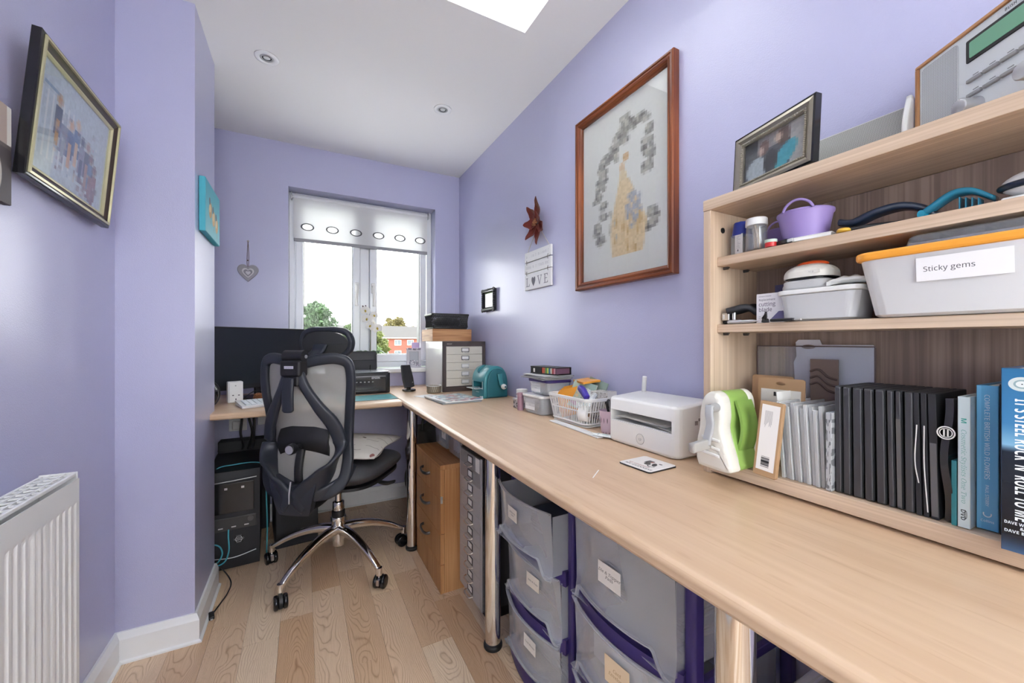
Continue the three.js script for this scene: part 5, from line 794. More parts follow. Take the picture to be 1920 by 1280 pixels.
// ---- back right corner
const cornerX = .741;
function labelHolder(t, x, y, z, w = .042, h = .020, m = M.steel) { part(t, 'label_holder', [at(moulding(w, h, [[0, 0], [0, .004], [.003, .004], [.0035, .001], [.0035, 0]]), x, y, z)], m); part(t, 'label_card', at(box(w - .007, h - .007, .0008, 0), x, y, z + .0006), M.paper); }
{
  const w = .277, h = .305, dp = .40, t = thing('drawer_cabinet', 'brown and cream metal five-drawer cabinet in the far corner', 'cabinet', [.741 + w / 2, DT, 2.288 + .0], -.02);
  const br = std(lin(.055, .038, .036), .4), cr = std(lin(.60, .57, .50), .4);
  part(t, 'carcass', [bx(-w / 2, -w / 2 + .0018, .0, h, -dp, 0, .0005), bx(w / 2 - .0018, w / 2, .0, h, -dp, 0, .0005), bx(-w / 2, w / 2, h - .002, h, -dp, 0, .0005), bx(-w / 2, w / 2, 0, .002, -dp, 0, .0005), bx(-w / 2, w / 2, 0, h, -dp, -dp + .002, 0)], phy(lin(.62, .61, .60), .22));
  part(t, 'front_frame', [bx(-w / 2, -w / 2 + .021, 0, h, -.015, .001, .001), bx(w / 2 - .021, w / 2, 0, h, -.015, .001, .001), bx(-w / 2, w / 2, h - .030, h, -.015, .001, .001), bx(-w / 2, w / 2, 0, .030, -.015, .001, .001)], br, 'dark brown front frame');
  for (let k = 0; k < 5; k++) { const y = .032 + k * .0485; const d = part(t, 'drawer', [bx(-w / 2 + .022, w / 2 - .022, y, y + .0475, -.02, .0015, .0012)], cr); const x = .004, hy = y + .027; labelHolder(d, x, hy, .0015, .050, .024, k < 3 ? M.steel : M.darkSteel); part(d, 'pull', sweep([[x - .02, hy - .013, .002], [x - .016, hy - .015, .011], [x + .016, hy - .015, .011], [x + .02, hy - .013, .002]], [.002, .006], v3(0, 1, 0), { seg: 16 }), M.chrome); }
  const tx = ctex(256, 56, (g) => { g.fillStyle = '#3f3531'; g.fillRect(0, 0, 256, 56); g.fillStyle = '#b5aca6'; g.font = 'bold 44px sans-serif'; g.textBaseline = 'middle'; g.fillText('BISLEY', 12, 30); }); part(t, 'brand_lettering', at(sheet(.058, .0127, .0003), -w / 2 + .052, h - .015, .0011), std('#ffffff', .5, { map: tx }));
  const b = thing('wooden_box', 'plain wooden storage box on top of the five-drawer cabinet', 'box', [.848, DT + h + .0012, 2.545], 0);
  const bw = .262, bd = .25, bh = .078; for (const [x0, x1, z0, z1, al] of [[-bw / 2, bw / 2, bd / 2 - .01, bd / 2, 'x'], [-bw / 2, bw / 2, -bd / 2, -bd / 2 + .01, 'x'], [-bw / 2, -bw / 2 + .01, -bd / 2 + .01, bd / 2 - .01, 'z'], [bw / 2 - .01, bw / 2, -bd / 2 + .01, bd / 2 - .01, 'z']]) part(b, 'side', muv(bx(x0, x1, 0, bh - .008, z0, z1, .001), al), M.pine); part(b, 'lid', muv(bx(-bw / 2, bw / 2, bh - .0075, bh, -bd / 2, bd / 2, .001), 'x'), M.pine); part(b, 'base', muv(bx(-bw / 2 + .0105, bw / 2 - .0105, 0, .006, -bd / 2 + .0105, bd / 2 - .0105, 0), 'x'), M.pine);
  const k = thing('black_basket', 'black woven plastic basket on top of the wooden box', 'basket', [.850, DT + h + bh + .0022, 2.545], 0);
  const w2 = .25, d2 = .19, h2 = .098, bars = [], F = (f) => rrect(w2 * f, d2 * f, .016).getSpacedPoints(72);
  const A = F(.965), B = F(1); for (let q = 0; q < 72; q++) for (const s of [-1.5, 1.5]) { const a = A[q], e = B[(q + 72 + Math.round(s * 2)) % 72]; bars.push(tube([[a.x, .012, a.y], [e.x, h2 - .006, e.y]], .0018, 1, 4)); }
  const mesh = part(k, 'lattice', bars, M.black); mesh.userData.kind = 'stuff';
  part(k, 'rim', sweep(F(1.01).slice(0, 72).map(p => [p.x, h2 - .004, p.y]), [.012, .005], v3(0, 1, 0), { seg: 96, closed: true, pow: 4 }), M.black); part(k, 'tray', tubShell(w2 * .955, d2 * .955, .022, .02, .002, .016), M.black);
  const kc = thing('black_pouch', 'dark folded cloth pouch lying inside the black basket', 'pouch', [.85, DT + h + bh + .006, 2.545]); part(kc, 'cloth', at(blob(.095, .038, .07, 14, (x, y, z) => 1 + .06 * Math.sin(x * 8 + z * 5)), 0, .042, 0), M.blackSoft);
}
{ // silver woven pot
  const t = thing('trinket_pot', 'small round silver woven pot beside the five-drawer cabinet', 'pot', [.690, DT, 2.300]);
  const wv = dtex(128, 64, (i, j) => { const k = ((i / 8 | 0) + (j / 8 | 0)) % 2, n = hash(i, j) * 30; const c = k ? 150 : 105; return [c + n, c - 8 + n, c - 22 + n]; });
  part(t, 'pot', lathe([[0, .001], [.040, .001], [.043, .006], [.042, .022], [.044, .040], [.041, .042], [.039, .036], [.038, .006], [0, .005]], 36), std('#ffffff', .5, { map: tiled(wv, 3, 1), metalness: .4, bumpMap: wv, bumpScale: .001 })); part(t, 'rim_band', at(new THREE.TorusGeometry(.0435, .0022, 8, 40), 0, .041, 0, Math.PI / 2), M.silver);
}
{ // small black speaker
  const t = thing('desk_speaker', 'small black upright desk speaker with fabric front under the window', 'speaker', [.575, DT, 2.440], .25);
  part(t, 'base', ex(spl([[-.035, -.02], [.0, -.035], [.035, -.02], [.03, .03], [-.03, .03]]), .012, .003, 8, 2).rotateX(-Math.PI / 2), M.blackGloss);
  const c = (k) => slab((u, v) => { const x = (u - .5) * (.070 - .016 * Math.abs(v - .4)) * k, y = .028 + v * .13, z = .010 - v * .055 + .006 * (1 - (2 * u - 1) ** 2); return [x, y, z]; }, 10, 12, .03); part(t, 'cabinet', c(1), M.black); part(t, 'grille', slab((u, v) => [(u - .5) * (.062 - .014 * Math.abs(v - .4)), .033 + v * .12, .0125 - v * .052 + .006 * (1 - (2 * u - 1) ** 2)], 10, 12, .001), std(lin(.02, .02, .024), .9));
  part(t, 'neck', at(box(.024, .03, .014, .003), 0, .022, -.004), M.blackGloss); part(t, 'emblem', at(new THREE.TorusGeometry(.003, .0007, 6, 16, 4), .02, .052, .0085), M.silver);
}
// ------------------------------------------------------------ the office chair
{
  const PHI = .62;
  const t = thing('office_chair', 'black mesh-backed office chair with headrest and chrome star base', 'chair', [.150, 0, 2.072], -PHI);
  // local: x to the sitter's right, z backwards
  const CB = M.chairBlack, bk = (...a) => { a[2] = Array.isArray(a[2]) ? join(a[2]) : a[2]; if (/back_|spine|lower_|lumbar_pad/.test(a[1]) && a[1] !== 'back_arm') a[2].scale(.83, 1, 1); if (/headrest/.test(a[1])) a[2].scale(.92, 1, 1); a[2].translate(0, 0, .025); return part(...a); };
  // star base
  const base = part(t, 'hub', [at(lathe([[0, .095], [.024, .095], [.026, .10], [.030, .15], [.031, .20], [.034, .215], [.034, .235], [.030, .24], [0, .24]], 32), 0, 0, 0)], M.chrome);
  part(t, 'gas_lift', at(cyl(.0145, .0145, .20, 24), 0, .34, 0), M.chrome); part(t, 'collar', at(lathe([[.014, .235], [.030, .235], [.030, .262], [.026, .268], [.014, .268]], 28), 0, 0, 0), M.black); part(t, 'lift_sleeve', at(lathe([[.0145, .268], [.026, .268], [.026, .305], [.0145, .31]], 28), 0, 0, 0), M.chrome);
  // directions of the five arms in world: castor F first
  const R = .322, cw = [.146 - .150, 2.090 - 2.085], a0 = Math.atan2(1.866 - 2.09, -.086 - .146);
  for (let k = 0; k < 5; k++) {
    const a = a0 + k * Math.PI * 2 / 5, wx = Math.cos(a), wd = Math.sin(a); // world x, depth
    // to local: group turned by -45 degrees about y
    const c = Math.cos(-PHI), s = Math.sin(-PHI), wz = -wd, lx = wx * c - wz * s, lz = wx * s + wz * c;
    const P = (r, y) => [lx * r, y, lz * r], side = v3(-lz, 0, lx);
    const leg = part(t, 'base_leg', sweep([P(.02, .178), P(.08, .178), P(.16, .163), P(.25, .128), P(R - .004, .088)], q => [mix(.044, .024, q), mix(.044, .020, q)], side, { seg: 26, pow: 3.2, ring: 16 }), M.chrome);
    part(leg, 'leg_end', at(cyl(.013, .013, .032, 20), lx * R, .080, lz * R), M.chrome);
    const ang = a * 2.3 + k, ux = Math.cos(ang), uz = Math.sin(ang), cx = lx * R + ux * .012, cz = lz * R + uz * .012, ry = Math.atan2(-uz, ux);
    const wheel = (o) => at(lathe([[0, -.009], [.022, -.009], [.0275, -.006], [.0285, 0], [.0275, .006], [.022, .009], [0, .009]], 28), 0, 0, 0, Math.PI / 2).applyMatrix4(new THREE.Matrix4().makeRotationY(ry).setPosition(cx - uz * o, .0287, cz + ux * o));
    const cs = part(t, 'castor', [wheel(.0165), wheel(-.0165)], M.blackGloss);
    part(cs, 'castor_hood', at(new THREE.CylinderGeometry(.0275, .0275, .012, 24, 1, false, 0, Math.PI * 2), 0, 0, 0, Math.PI / 2).applyMatrix4(new THREE.Matrix4().makeRotationY(ry).setPosition(cx, .031, cz)), M.black);
    part(cs, 'castor_plate', at(box(.02, .026, .0135, .002), 0, 0, 0).applyMatrix4(new THREE.Matrix4().makeRotationY(ry).setPosition(cx - ux * .021, .037, cz - uz * .021)), M.steel, 'silver plate');
    part(cs, 'stem', at(cyl(.0055, .0055, .03, 14), lx * R, .062, lz * R), M.chrome);
  }
  // seat
  const seat = part(t, 'seat', slab((u, v) => { const a = u * Math.PI * 2, r = Math.sin(v * Math.PI), cy = Math.cos(v * Math.PI), ca = Math.cos(a), sa = Math.sin(a), e = .55; const x = Math.sign(ca) * Math.abs(ca) ** e * Math.abs(r) ** .4 * .255, z = Math.sign(sa) * Math.abs(sa) ** e * Math.abs(r) ** .4 * .245; const dip = -.018 * (1 - (z + .05) * (z + .05) / .08) * (cy > 0 ? 1 : 0) * Math.max(0, 1 - (x / .25) ** 2); const fr = z < -.12 ? -.05 * ((-z - .12) / .125) ** 2 : 0; return [x, .485 + cy * .052 + dip + fr, z - .02]; }, 64, 24, .0005), M.leather);
  part(t, 'seat_shell', slab((u, v) => { const a = u * Math.PI * 2, ca = Math.cos(a), sa = Math.sin(a), e = .55, k = v; return [Math.sign(ca) * Math.abs(ca) ** e * .235 * k, .428 + .012 * k * k, Math.sign(sa) * Math.abs(sa) ** e * .225 * k - .02]; }, 48, 6, .012), M.black);
  part(t, 'mechanism', [bx(-.075, .075, .385, .425, -.10, .13, .01, 2), bx(-.05, .05, .365, .39, -.06, .06, .006)], M.black);
  part(t, 'lever', [sweep([[.06, .405, -.02], [.14, .402, -.03], [.20, .392, -.04]], [.014, .010], v3(0, 0, 1), { seg: 12 }), sweep([[.19, .394, -.038], [.225, .388, -.044], [.262, .396, -.052]], (q) => [.03, .010 + .006 * Math.sin(q * 3.1)], v3(0, 0, 1), { seg: 12 })], M.black);
  part(t, 'tilt_knob', at(cyl(.02, .02, .05, 20), -.10, .405, -.03, 0, 0, Math.PI / 2), M.black);
  // backrest: side rails and top bar in one closed frame, curved in plan and profile
  const zf = (x, y) => { const lum = Math.exp(-(((y - .70) / .12) ** 2)), lower = sst(.56, .44, y); return .262 - .056 * (x / .24) ** 2 - .032 * lum * (.4 + .6 * (x / .24) ** 2) - .035 * (x / .24) ** 2 * sst(.62, .8, .0 + (1 - y)) + .012 * lower; };
  const fr = (x, y) => [x, y, zf(x, y)];
  const loop = [[0, .985], [.10, 1.0], [.178, 1.004], [.224, .985], [.237, .93], [.233, .85], [.219, .75], [.214, .66], [.220, .57], [.208, .50], [.16, .462], [.09, .452]];
  const full = loop.concat([[0, .450]], loop.slice(1).reverse().map(([x, y]) => [-x, y]));
  bk(t, 'back_frame', sweep(full.map(p => fr(...p)), q => { const a = Math.abs(q - .5) * 2; return [.046 + .008 * sst(.55, .3, a), .024]; }, (q, P, T) => { const r = v3(P.x, P.y - .74, 0).normalize(); return r; }, { seg: 150, closed: true, ring: 14, pow: 3 }), CB);
  // mesh panel
  const weave = dtex(64, 64, (i, j) => { const a = (i % 4) < 1 || (j % 4) < 1; const c = a ? 215 : 150; return [c, c - 3, c - 7]; });
  const outline = (y) => { let w = .225; if (y > .98) w = .225 - (y - .98) * 3; else w = y > .75 ? mix(.207, .229, (y - .75) / .23) : y > .66 ? .206 : y > .57 ? .208 : mix(.15, .208, clamp((y - .455) / .115)); return w; };
  bk(t, 'back_mesh', slab((u, v) => { const y = mix(.462, .992, v), w = outline(y), x = (u * 2 - 1) * w; return [x, y, zf(x, y) - .012]; }, 24, 40, .0015), std('#ffffff', .8, { map: tiled(weave, 16, 20), transparent: true, opacity: .55 }), 'grey see-through mesh');
  // Y-shaped spine at the back
  for (const s of [-1, 1]) bk(t, 'spine_arm', sweep([[s * .018, .985, .296], [s * .055, .90, .292], [s * .115, .81, .272], [s * .172, .73, .242], [s * .194, .65, .226], [s * .166, .57, .250], [s * .105, .50, .282], [s * .045, .452, .296], [s * .012, .42, .297]], q => [.042 + .022 * sst(.15, .4, q) + .038 * sst(.45, .7, q), .026], (q) => q < .5 ? v3(1, .25 * s, -.25 * s) : v3(s * .55, .9, 0), { seg: 60, ring: 16, pow: 3 }), CB);
  bk(t, 'lower_shell', slab((u, v) => { const y = mix(.375, .53, v), w = mix(.078, .125, v ** .8), x = (u * 2 - 1) * w; return [x, y - .035 * v * Math.max(0, 1 - Math.abs(u * 2 - 1)) * 1, .318 - .9 * x * x - .022 * (1 - v) ** 3 - .012 * v]; }, 20, 14, .045), CB);
  bk(t, 'shell_slit', sweep([[-.002, .515, .3075], [-.002, .47, .3155], [-.002, .43, .3165]], [.006, .003], v3(1, 0, 0), { seg: 10 }), M.silver, 'pale slit');
  bk(t, 'back_arm', sweep([[0, .40, .29], [0, .385, .2], [0, .395, .10]], [.10, .035], v3(1, 0, 0), { seg: 16, pow: 4 }), M.black);
  for (const s of [-1, 1]) bk(t, 'lower_arm', sweep([[s * .06, .45, .285], [s * .13, .462, .262], [s * .2, .50, .205], [s * .225, .56, .178]], [.05, .024], (q) => v3(0, 1, .2), { seg: 24 }), CB);
  // lumbar pad and its knob
  bk(t, 'lumbar_pad', slab((u, v) => { const x = (u * 2 - 1) * .135, y = .615 + v * .11 - .02 * (u * 2 - 1) ** 2; return [x, y, .236 + .02 * Math.sin(v * Math.PI) - .8 * x * x]; }, 16, 8, .02), M.black);
  bk(t, 'lumbar_stem', [sweep([[0, .50, .262], [0, .56, .262], [0, .63, .245]], [.034, .02], v3(1, 0, 0), { seg: 10 }), at(cyl(.01, .01, .09, 16), 0, .645, .255, Math.PI / 2)], M.black);
  bk(t, 'lumbar_knob', at(lathe([[0, .03], [.018, .03], [.021, .027], [.022, .006], [.018, 0], [0, 0]], 24), -.0, .645, .288, Math.PI / 2), M.black); bk(t, 'knob_cap', at(cyl(.0165, .0165, .003, 28), 0, .645, .3185, Math.PI / 2), M.silver, 'silver cap');
  // bracket, hanger, headrest
  bk(t, 'bracket', [bx(-.044, .044, .935, 1.0, .262, .318, .010, 2), bx(-.034, .034, .895, .94, .268, .314, .010, 2)], M.black);
  bk(t, 'brand_label', at(sheet(.040, .011, .0004), -.002, .972, .3182), std('#ffffff', .4, { map: ctex(128, 36, (g) => { g.fillStyle = '#c9c6d2'; g.fillRect(0, 0, 128, 36); g.fillStyle = '#8d87a8'; for (let k = 0; k < 7; k++) { g.fillRect(10 + k * 16, 9, 3, 18); g.fillRect(10 + k * 16, 9 + 15 * (k % 2), 10, 3); } }) }));
  bk(t, 'hanger', sweep([[0, .93, .322], [0, .88, .326], [0, .83, .326], [0, .795, .325]], q => [.048 - .016 * sst(.93, 1, q), .016], v3(1, 0, 0), { seg: 30, pow: 3.4 }), CB);
  bk(t, 'headrest_pivot', [at(cyl(.025, .025, .092, 24), 0, 1.014, .283, 0, 0, Math.PI / 2), bx(-.03, .03, .99, 1.02, .22, .285, .008, 2)], M.black); bk(t, 'pivot_screw', at(cyl(.007, .007, .003, 16), .048, 1.014, .283, 0, 0, Math.PI / 2), M.silver);
  bk(t, 'headrest_arm', sweep([[0, 1.01, .26], [0, 1.012, .21], [0, 1.03, .14], [0, 1.06, .115]], q => [.055 + .02 * q, .016], v3(1, 0, 0), { seg: 20 }), CB);
  const hz = (x, y) => .080 - .85 * x * x + .05 * (y - 1.065);
  const hl = [[0, 1.128], [.065, 1.128], [.112, 1.112], [.130, 1.075], [.117, 1.03], [.078, 1.006], [0, 1.0]], hf = hl.concat(hl.slice(1, -1).reverse().map(([x, y]) => [-x, y]));
  bk(t, 'headrest_frame', sweep(hf.map(([x, y]) => [x, y, hz(x, y)]), [.026, .036], (q, P) => v3(P.x, P.y - 1.065, 0), { seg: 90, closed: true, pow: 3 }), CB);
  bk(t, 'headrest_pad', slab((u, v) => { const a = u * Math.PI * 2, x = Math.cos(a) * .117 * v, y = 1.065 + Math.sin(a) * .056 * v; return [x, y, hz(x, y) + .006 - .01 * v]; }, 40, 8, .02), std(lin(.03, .031, .034), .8));
  // pillow on the seat
  const pt = ctex(512, 512, (g, a, b) => { g.fillStyle = '#cfcac3'; g.fillRect(0, 0, a, b); g.strokeStyle = '#5b4f4c'; g.lineWidth = 3; for (let k = 0; k < 30; k++) { const x = hash(k, 1) * a, y = hash(k, 2) * b; g.beginPath(); g.moveTo(x, y); g.bezierCurveTo(x + 30, y - 22, x + 40, y + 26, x + 78, y - 6); g.stroke(); } for (let k = 0; k < 12; k++) ell(g, ['#7a4a48', '#6c5f58', '#94605a'][k % 3], hash(k, 5) * a, hash(k, 6) * b, 20, 9, k); });
  const pg = slab((u, v) => { const x = u * 2 - 1, y = v * 2 - 1, e = (1 - x * x) * (1 - y * y), k = 1 - .10 * (1 - Math.abs(x * y)); return [x * .21 * k, .045 * e ** .42, -y * .21 * k]; }, 28, 28, .0008);
  const pl = thing('cushion', 'cream scatter cushion with dark scribble print lying on the office chair', 'cushion', [.195, .552, 2.125], -PHI + .12);
  part(pl, 'front_cover', pg, std('#ffffff', .9, { map: pt })); part(pl, 'back_cover', slab((u, v) => { const x = u * 2 - 1, y = v * 2 - 1, e = (1 - x * x) * (1 - y * y), k = 1 - .10 * (1 - Math.abs(x * y)); return [x * .21 * k, -.022 * e ** .42, y * .21 * k]; }, 28, 28, .0008), std(lin(.6, .57, .53), .9)); part(pl, 'piping', tube([[-.2, 0, -.2], [0, 0, -.19], [.2, 0, -.2], [.19, 0, 0], [.2, 0, .2], [0, 0, .19], [-.2, 0, .2], [-.19, 0, 0]], .002, 80, 6, true), std(lin(.5, .42, .38), .9));
}
// ------------------------------------------------------------ things on the short worktop and the sill
{ // monitor
  const t = thing('monitor', 'wide black computer monitor standing angled on the short worktop', 'monitor', [-.184, DT, 2.549], .635);
  const w = .55, y0 = .057, y1 = .379; part(t, 'casing', bx(-w / 2, w / 2, y0, y1, -.022, 0, .004, 2), M.black); part(t, 'screen', bx(-w / 2 + .012, w / 2 - .012, y0 + .026, y1 - .010, -.001, .0008, 0), std(lin(.012, .016, .022), .28)); part(t, 'rear_housing', bx(-.16, .16, y0 + .05, y1 - .05, -.048, -.02, .012, 2), M.blackSoft);
  part(t, 'neck', sweep([[0, .012, -.05], [0, .08, -.052], [0, .19, -.045]], [.055, .022], v3(1, 0, 0), { seg: 12, pow: 4 }), M.black); part(t, 'foot', ex(rrect(.24, .17, .05), .010, .003, 10, 2).rotateX(-Math.PI / 2).translate(0, 0, -.02), M.blackGloss);
  part(t, 'brand_lettering', at(sheet(.036, .012, .0003), 0.0, y0 + .0125, .0001), std('#ffffff', .4, { map: ctex(128, 43, (g) => { g.fillStyle = '#0b0b0c'; g.fillRect(0, 0, 128, 43); g.fillStyle = '#dcdcdc'; g.font = 'italic bold 44px sans-serif'; g.textAlign = 'center'; g.fillText('acer', 64, 32); }) }));
}
{ // keyboard
  const t = thing('keyboard', 'white computer keyboard lying before the monitor', 'keyboard', [-.06, DT, 2.275], .30);
  const w = .43, d = .155; part(t, 'case', slab((u, v) => [(u - .5) * w, .010 + .012 * v, (.5 - v) * d], 2, 2, .009), M.white); part(t, 'rim', [bx(-w / 2, w / 2, .001, .006, -d / 2, d / 2, .002)], M.white);
  const keys = []; for (let r = 0; r < 5; r++) for (let c = 0; c < 18; c++) keys.push(at(box(.0195, .006, .0205, .0018), -w / 2 + .028 + c * .022, .0145 + .0017 * r, d / 2 - .030 - r * .0235, .08)); const k = part(t, 'keys', keys, std(lin(.72, .76, .78), .45)); k.userData.kind = 'stuff';
}
{ // extender plug
  const t = thing('plug_adapter', 'white box plug adapter standing on the short worktop beside the keyboard', 'plug', [-.300, DT, 2.385], .25);
  part(t, 'body', bx(-.032, .032, 0, .105, -.035, .012, .005, 2), M.white); part(t, 'faceplate', bx(-.026, .030, .003, .103, .010, .016, .004, 2), M.white); part(t, 'socket_hole', bx(-.014, -.007, .036, .040, .0155, .0165, 0), M.black); part(t, 'socket_hole', bx(.010, .017, .036, .040, .0155, .0165, 0), M.black); part(t, 'socket_hole', bx(-.001, .003, .014, .022, .0155, .0165, 0), M.black); part(t, 'indicator', at(cyl(.003, .003, .001, 12), 0, .085, .0162, Math.PI / 2), M.grey);
}
{ // egg speaker at the column edge
  const t = thing('round_speaker', 'black rimmed oval desk speaker with grey cone, partly behind the column', 'speaker', [-.395, DT, 2.245], .9);
  part(t, 'shell', at(blob(.052, .062, .05, 18), 0, .062, 0), M.blackGloss); part(t, 'ring', at(new THREE.TorusGeometry(.044, .006, 10, 36).scale(1, 1.18, 1), 0, .064, .026), M.black); part(t, 'silver_ring', at(new THREE.TorusGeometry(.037, .003, 8, 36).scale(1, 1.18, 1), 0, .064, .030), M.silver); part(t, 'cone', at(lathe([[0, .004], [.012, .008], [.035, 0], [.035, -.006], [0, -.006]], 28).rotateX(Math.PI / 2).scale(1, 1.18, 1), 0, .064, .030), M.grey);
}
{ // copper wire tangles
  for (const [x, d, n, l] of [[-.200, 2.412, 9, 'tangle of copper coloured wire on the worktop left of the monitor stand'], [-.10, 2.425, 8, 'tangle of pale copper wire on the worktop right of the monitor stand']]) {
    const t = thing('wire_tangle', l, 'wire', [x, DT, d]); for (let k = 0; k < n; k++) { const pts = []; for (let q = 0; q < 9; q++) { const a = q * 1.5 + k * 2.1; pts.push([Math.cos(a) * (.012 + .022 * hash(k, q)), .006 + .030 * hash(q, k + 3), Math.sin(a) * (.010 + .018 * hash(q + 9, k))]); } part(t, 'loop', tube(pts, .0022, 40, 6), std(k % 2 ? lin(.45, .20, .09) : lin(.30, .12, .06), .35, { metalness: .6 })); }
  }
  single('cable', 'thin black cable looping on the short worktop behind the keyboard', 'cable', tube([[-.275, DT + .003, -2.44], [-.25, DT + .03, -2.47], [-.21, DT + .045, -2.50], [-.17, DT + .02, -2.5], [-.15, DT + .003, -2.47]], .0022, 40, 6), M.black, [0, 0, 0]);
}
{ // inkjet printer
  const t = thing('printer', 'black inkjet printer with raised rear paper support under the window', 'printer', [.265, DT, 2.535], 0);
  const w = .392, d = .245, h = .122; let g = ex(rrect(w, d, .03), h, .008, 8, 4); g.rotateX(-Math.PI / 2); g = toCreasedNormals(g, .6);
  part(t, 'body', g, M.black); part(t, 'front_panel', bx(-w / 2 + .03, w / 2 - .03, .012, h - .030, d / 2 - .004, d / 2 + .003, .003, 2), M.blackGloss); part(t, 'output_slot', bx(-.13, .13, .018, .030, d / 2 + .002, d / 2 + .0036, 0), M.black);
  part(t, 'top_lid', at(ex(rrect(w - .012, d - .01, .028), .006, .002, 8, 2).rotateX(-Math.PI / 2), 0, h, 0), std(lin(.22, .23, .25), .25)); part(t, 'silver_band', bx(-w / 2 + .03, w / 2 - .03, h - .022, h - .020, d / 2 - .001, d / 2 + .0012, 0), M.silver);
  for (let k = 0; k < 5; k++) part(t, 'button', at(box(.010, .006, .002, .0008), .005 + k * .022, h - .052, d / 2 + .004), M.grey);
  part(t, 'paper_support', at(ex((() => { const s = rrect(.30, .12, .014, 0, .06); return s; })(), .012, .002, 6), 0, h + .001, -d / 2 + .03, -.18), M.blackSoft); part(t, 'support_panel', at(ex(rrect(.27, .048, .008, 0, .088), .003, .001, 6), 0, h + .001, -d / 2 + .0415, -.18), M.black); part(t, 'edge_guide', at(box(.006, .03, .02, .002), .11, h + .02, -d / 2 + .045), M.black);
  part(t, 'brand_lettering', at(sheet(.062, .015, .0003), .11, h - .0305, d / 2 + .0032), std('#ffffff', .4, { map: ctex(160, 40, (q) => { q.fillStyle = '#0c0c0d'; q.fillRect(0, 0, 160, 40); q.fillStyle = '#d8d8da'; q.font = 'bold 38px sans-serif'; q.textAlign = 'center'; q.fillText('EPSON', 80, 33); }) }));
  const m = thing('glass_mat', 'turquoise glass cutting mat lying flat in front of the printer', 'mat', [.30, DT, 2.235], .02); part(m, 'mat', bx(-.145, .145, 0, .004, -.095, .095, .0012), phy(lin(.16, .50, .52), .12)); part(m, 'edge', [bx(-.148, .148, 0, .0025, .0955, .098, .0005)], M.darkSteel);
}
{ // orchid on the sill
  const t = thing('orchid', 'white orchid with a tall bare stem in a pot on the window sill', 'plant', [.395, .893, 2.800]);
  part(t, 'pot', lathe([[0, .001], [.030, .001], [.040, .07], [.042, .072], [.042, .078], [.037, .078], [.034, .06], [0, .06]], 28), M.black);
  for (let k = 0; k < 5; k++) { const a = k * 1.256 + .4, L = .10; part(t, 'leaf', slab((u, v) => { const w = .038 * Math.sin(Math.PI * clamp(v, .04, .98)) ** .6, q = (u - .5) * w, r = .005 + v * L; return [Math.cos(a) * r - Math.sin(a) * q, .066 + .05 * Math.sin(v * 2.4) + .3 * Math.abs(q), Math.sin(a) * r * .6 + Math.cos(a) * q]; }, 6, 12, .0015), std(lin(.05, .14, .04), .4)); }
  const st = part(t, 'stem', tube([[0, .06, 0], [.004, .14, .0], [.006, .22, .005], [.002, .29, .01], [-.012, .35, .015], [-.03, .39, .02]], .0022, 40, 8), std(lin(.10, .12, .06), .6)); part(t, 'support_stick', at(cyl(.0018, .0018, .25, 8), .008, .185, -.002), std(lin(.25, .18, .1), .7));
  const wm = std(lin(.86, .85, .80), .6);
  for (const [x, y, z, s, r] of [[-.032, .385, .03, 1, .1], [-.022, .33, .036, 1.05, -.2], [.022, .355, .03, .9, .5], [.042, .27, .032, 1.1, .3], [.0, .285, .04, 1, -.5], [.012, .305, .03, .85, 1]]) {
    const f = new THREE.Group(); f.name = 'blossom'; f.position.set(x, y, z); f.rotation.set(-.1, r * .6, r); f.scale.setScalar(s * 1.2); t.add(f);
    const pet = (L, w, a) => at(slab((u, v) => { const q = w * Math.sin(Math.PI * clamp(v, .03, .97)) ** .55, xx = (u - .5) * q; return [xx, v * L, .004 + .010 * v * (1 - v) - 2.2 * xx * xx]; }, 6, 8, .0006), 0, 0, 0, 0, 0, a);
    part(f, 'petal', pet(.027, .036, 1.25), wm); part(f, 'petal', pet(.027, .036, -1.25), wm); for (const a of [0, 2.3, -2.3]) part(f, 'sepal', pet(.026, .020, a), wm); part(f, 'lip', blob(.005, .007, .006, 8).translate(0, -.002, .007), std(lin(.55, .40, .06), .5));
  }
  for (const [x, y] of [[-.045, .415], [-.028, .418]]) part(t, 'bud', blob(.005, .0065, .005, 8).translate(x, y, .022), std(lin(.10, .05, .06), .6));
  const f = thing('sill_frame', 'small grey photo frame with fabric flowers along its top on the sill', 'photo frame', [.690, .893, 2.790], -.12); f.rotation.order = 'YXZ'; f.rotation.x = -.08;
  part(f, 'surround', at(moulding(.098, .128, [[0, 0], [0, .010], [.016, .010], [.018, .004], [.018, 0]]), 0, .064, 0), std(lin(.55, .54, .60), .6)); part(f, 'print', at(sheet(.066, .096, .002), 0, .064, .002), std('#ffffff', .6, { map: ctex(64, 96, (g) => { g.fillStyle = '#aeb2bd'; g.fillRect(0, 0, 64, 96); for (let k = 0; k < 20; k++) ell(g, ['#8f8898', '#d9d6dc', '#7a7484'][k % 3], hash(k, 1) * 64, 60 + 36 * hash(k, 2), 5, 4); }) }));
  for (let k = 0; k < 9; k++) part(f, 'flower', blob(.007, .007, .006, 7, (x, y) => 1 + .25 * Math.sin(Math.atan2(y, x) * 5)).translate(-.044 + k * .011, .126 + .006 * hash(k, 2), .010), std(k % 3 ? lin(.30, .26, .34) : lin(.62, .58, .62), .7)); for (let k = 0; k < 4; k++) part(f, 'flower', blob(.006, .006, .005, 7).translate(.02 + k * .008, .012 + .008 * (k % 2), .011), std(lin(.5, .46, .55), .7));
  const c = thing('lilac_card', 'small plain lilac card standing behind the flowered photo frame', 'card', [.715, .893, 2.835], 0); part(c, 'card', box(.055, .175, .002, .0004).translate(0, .0875, 0), std(lin(.52, .42, .66), .7));
}
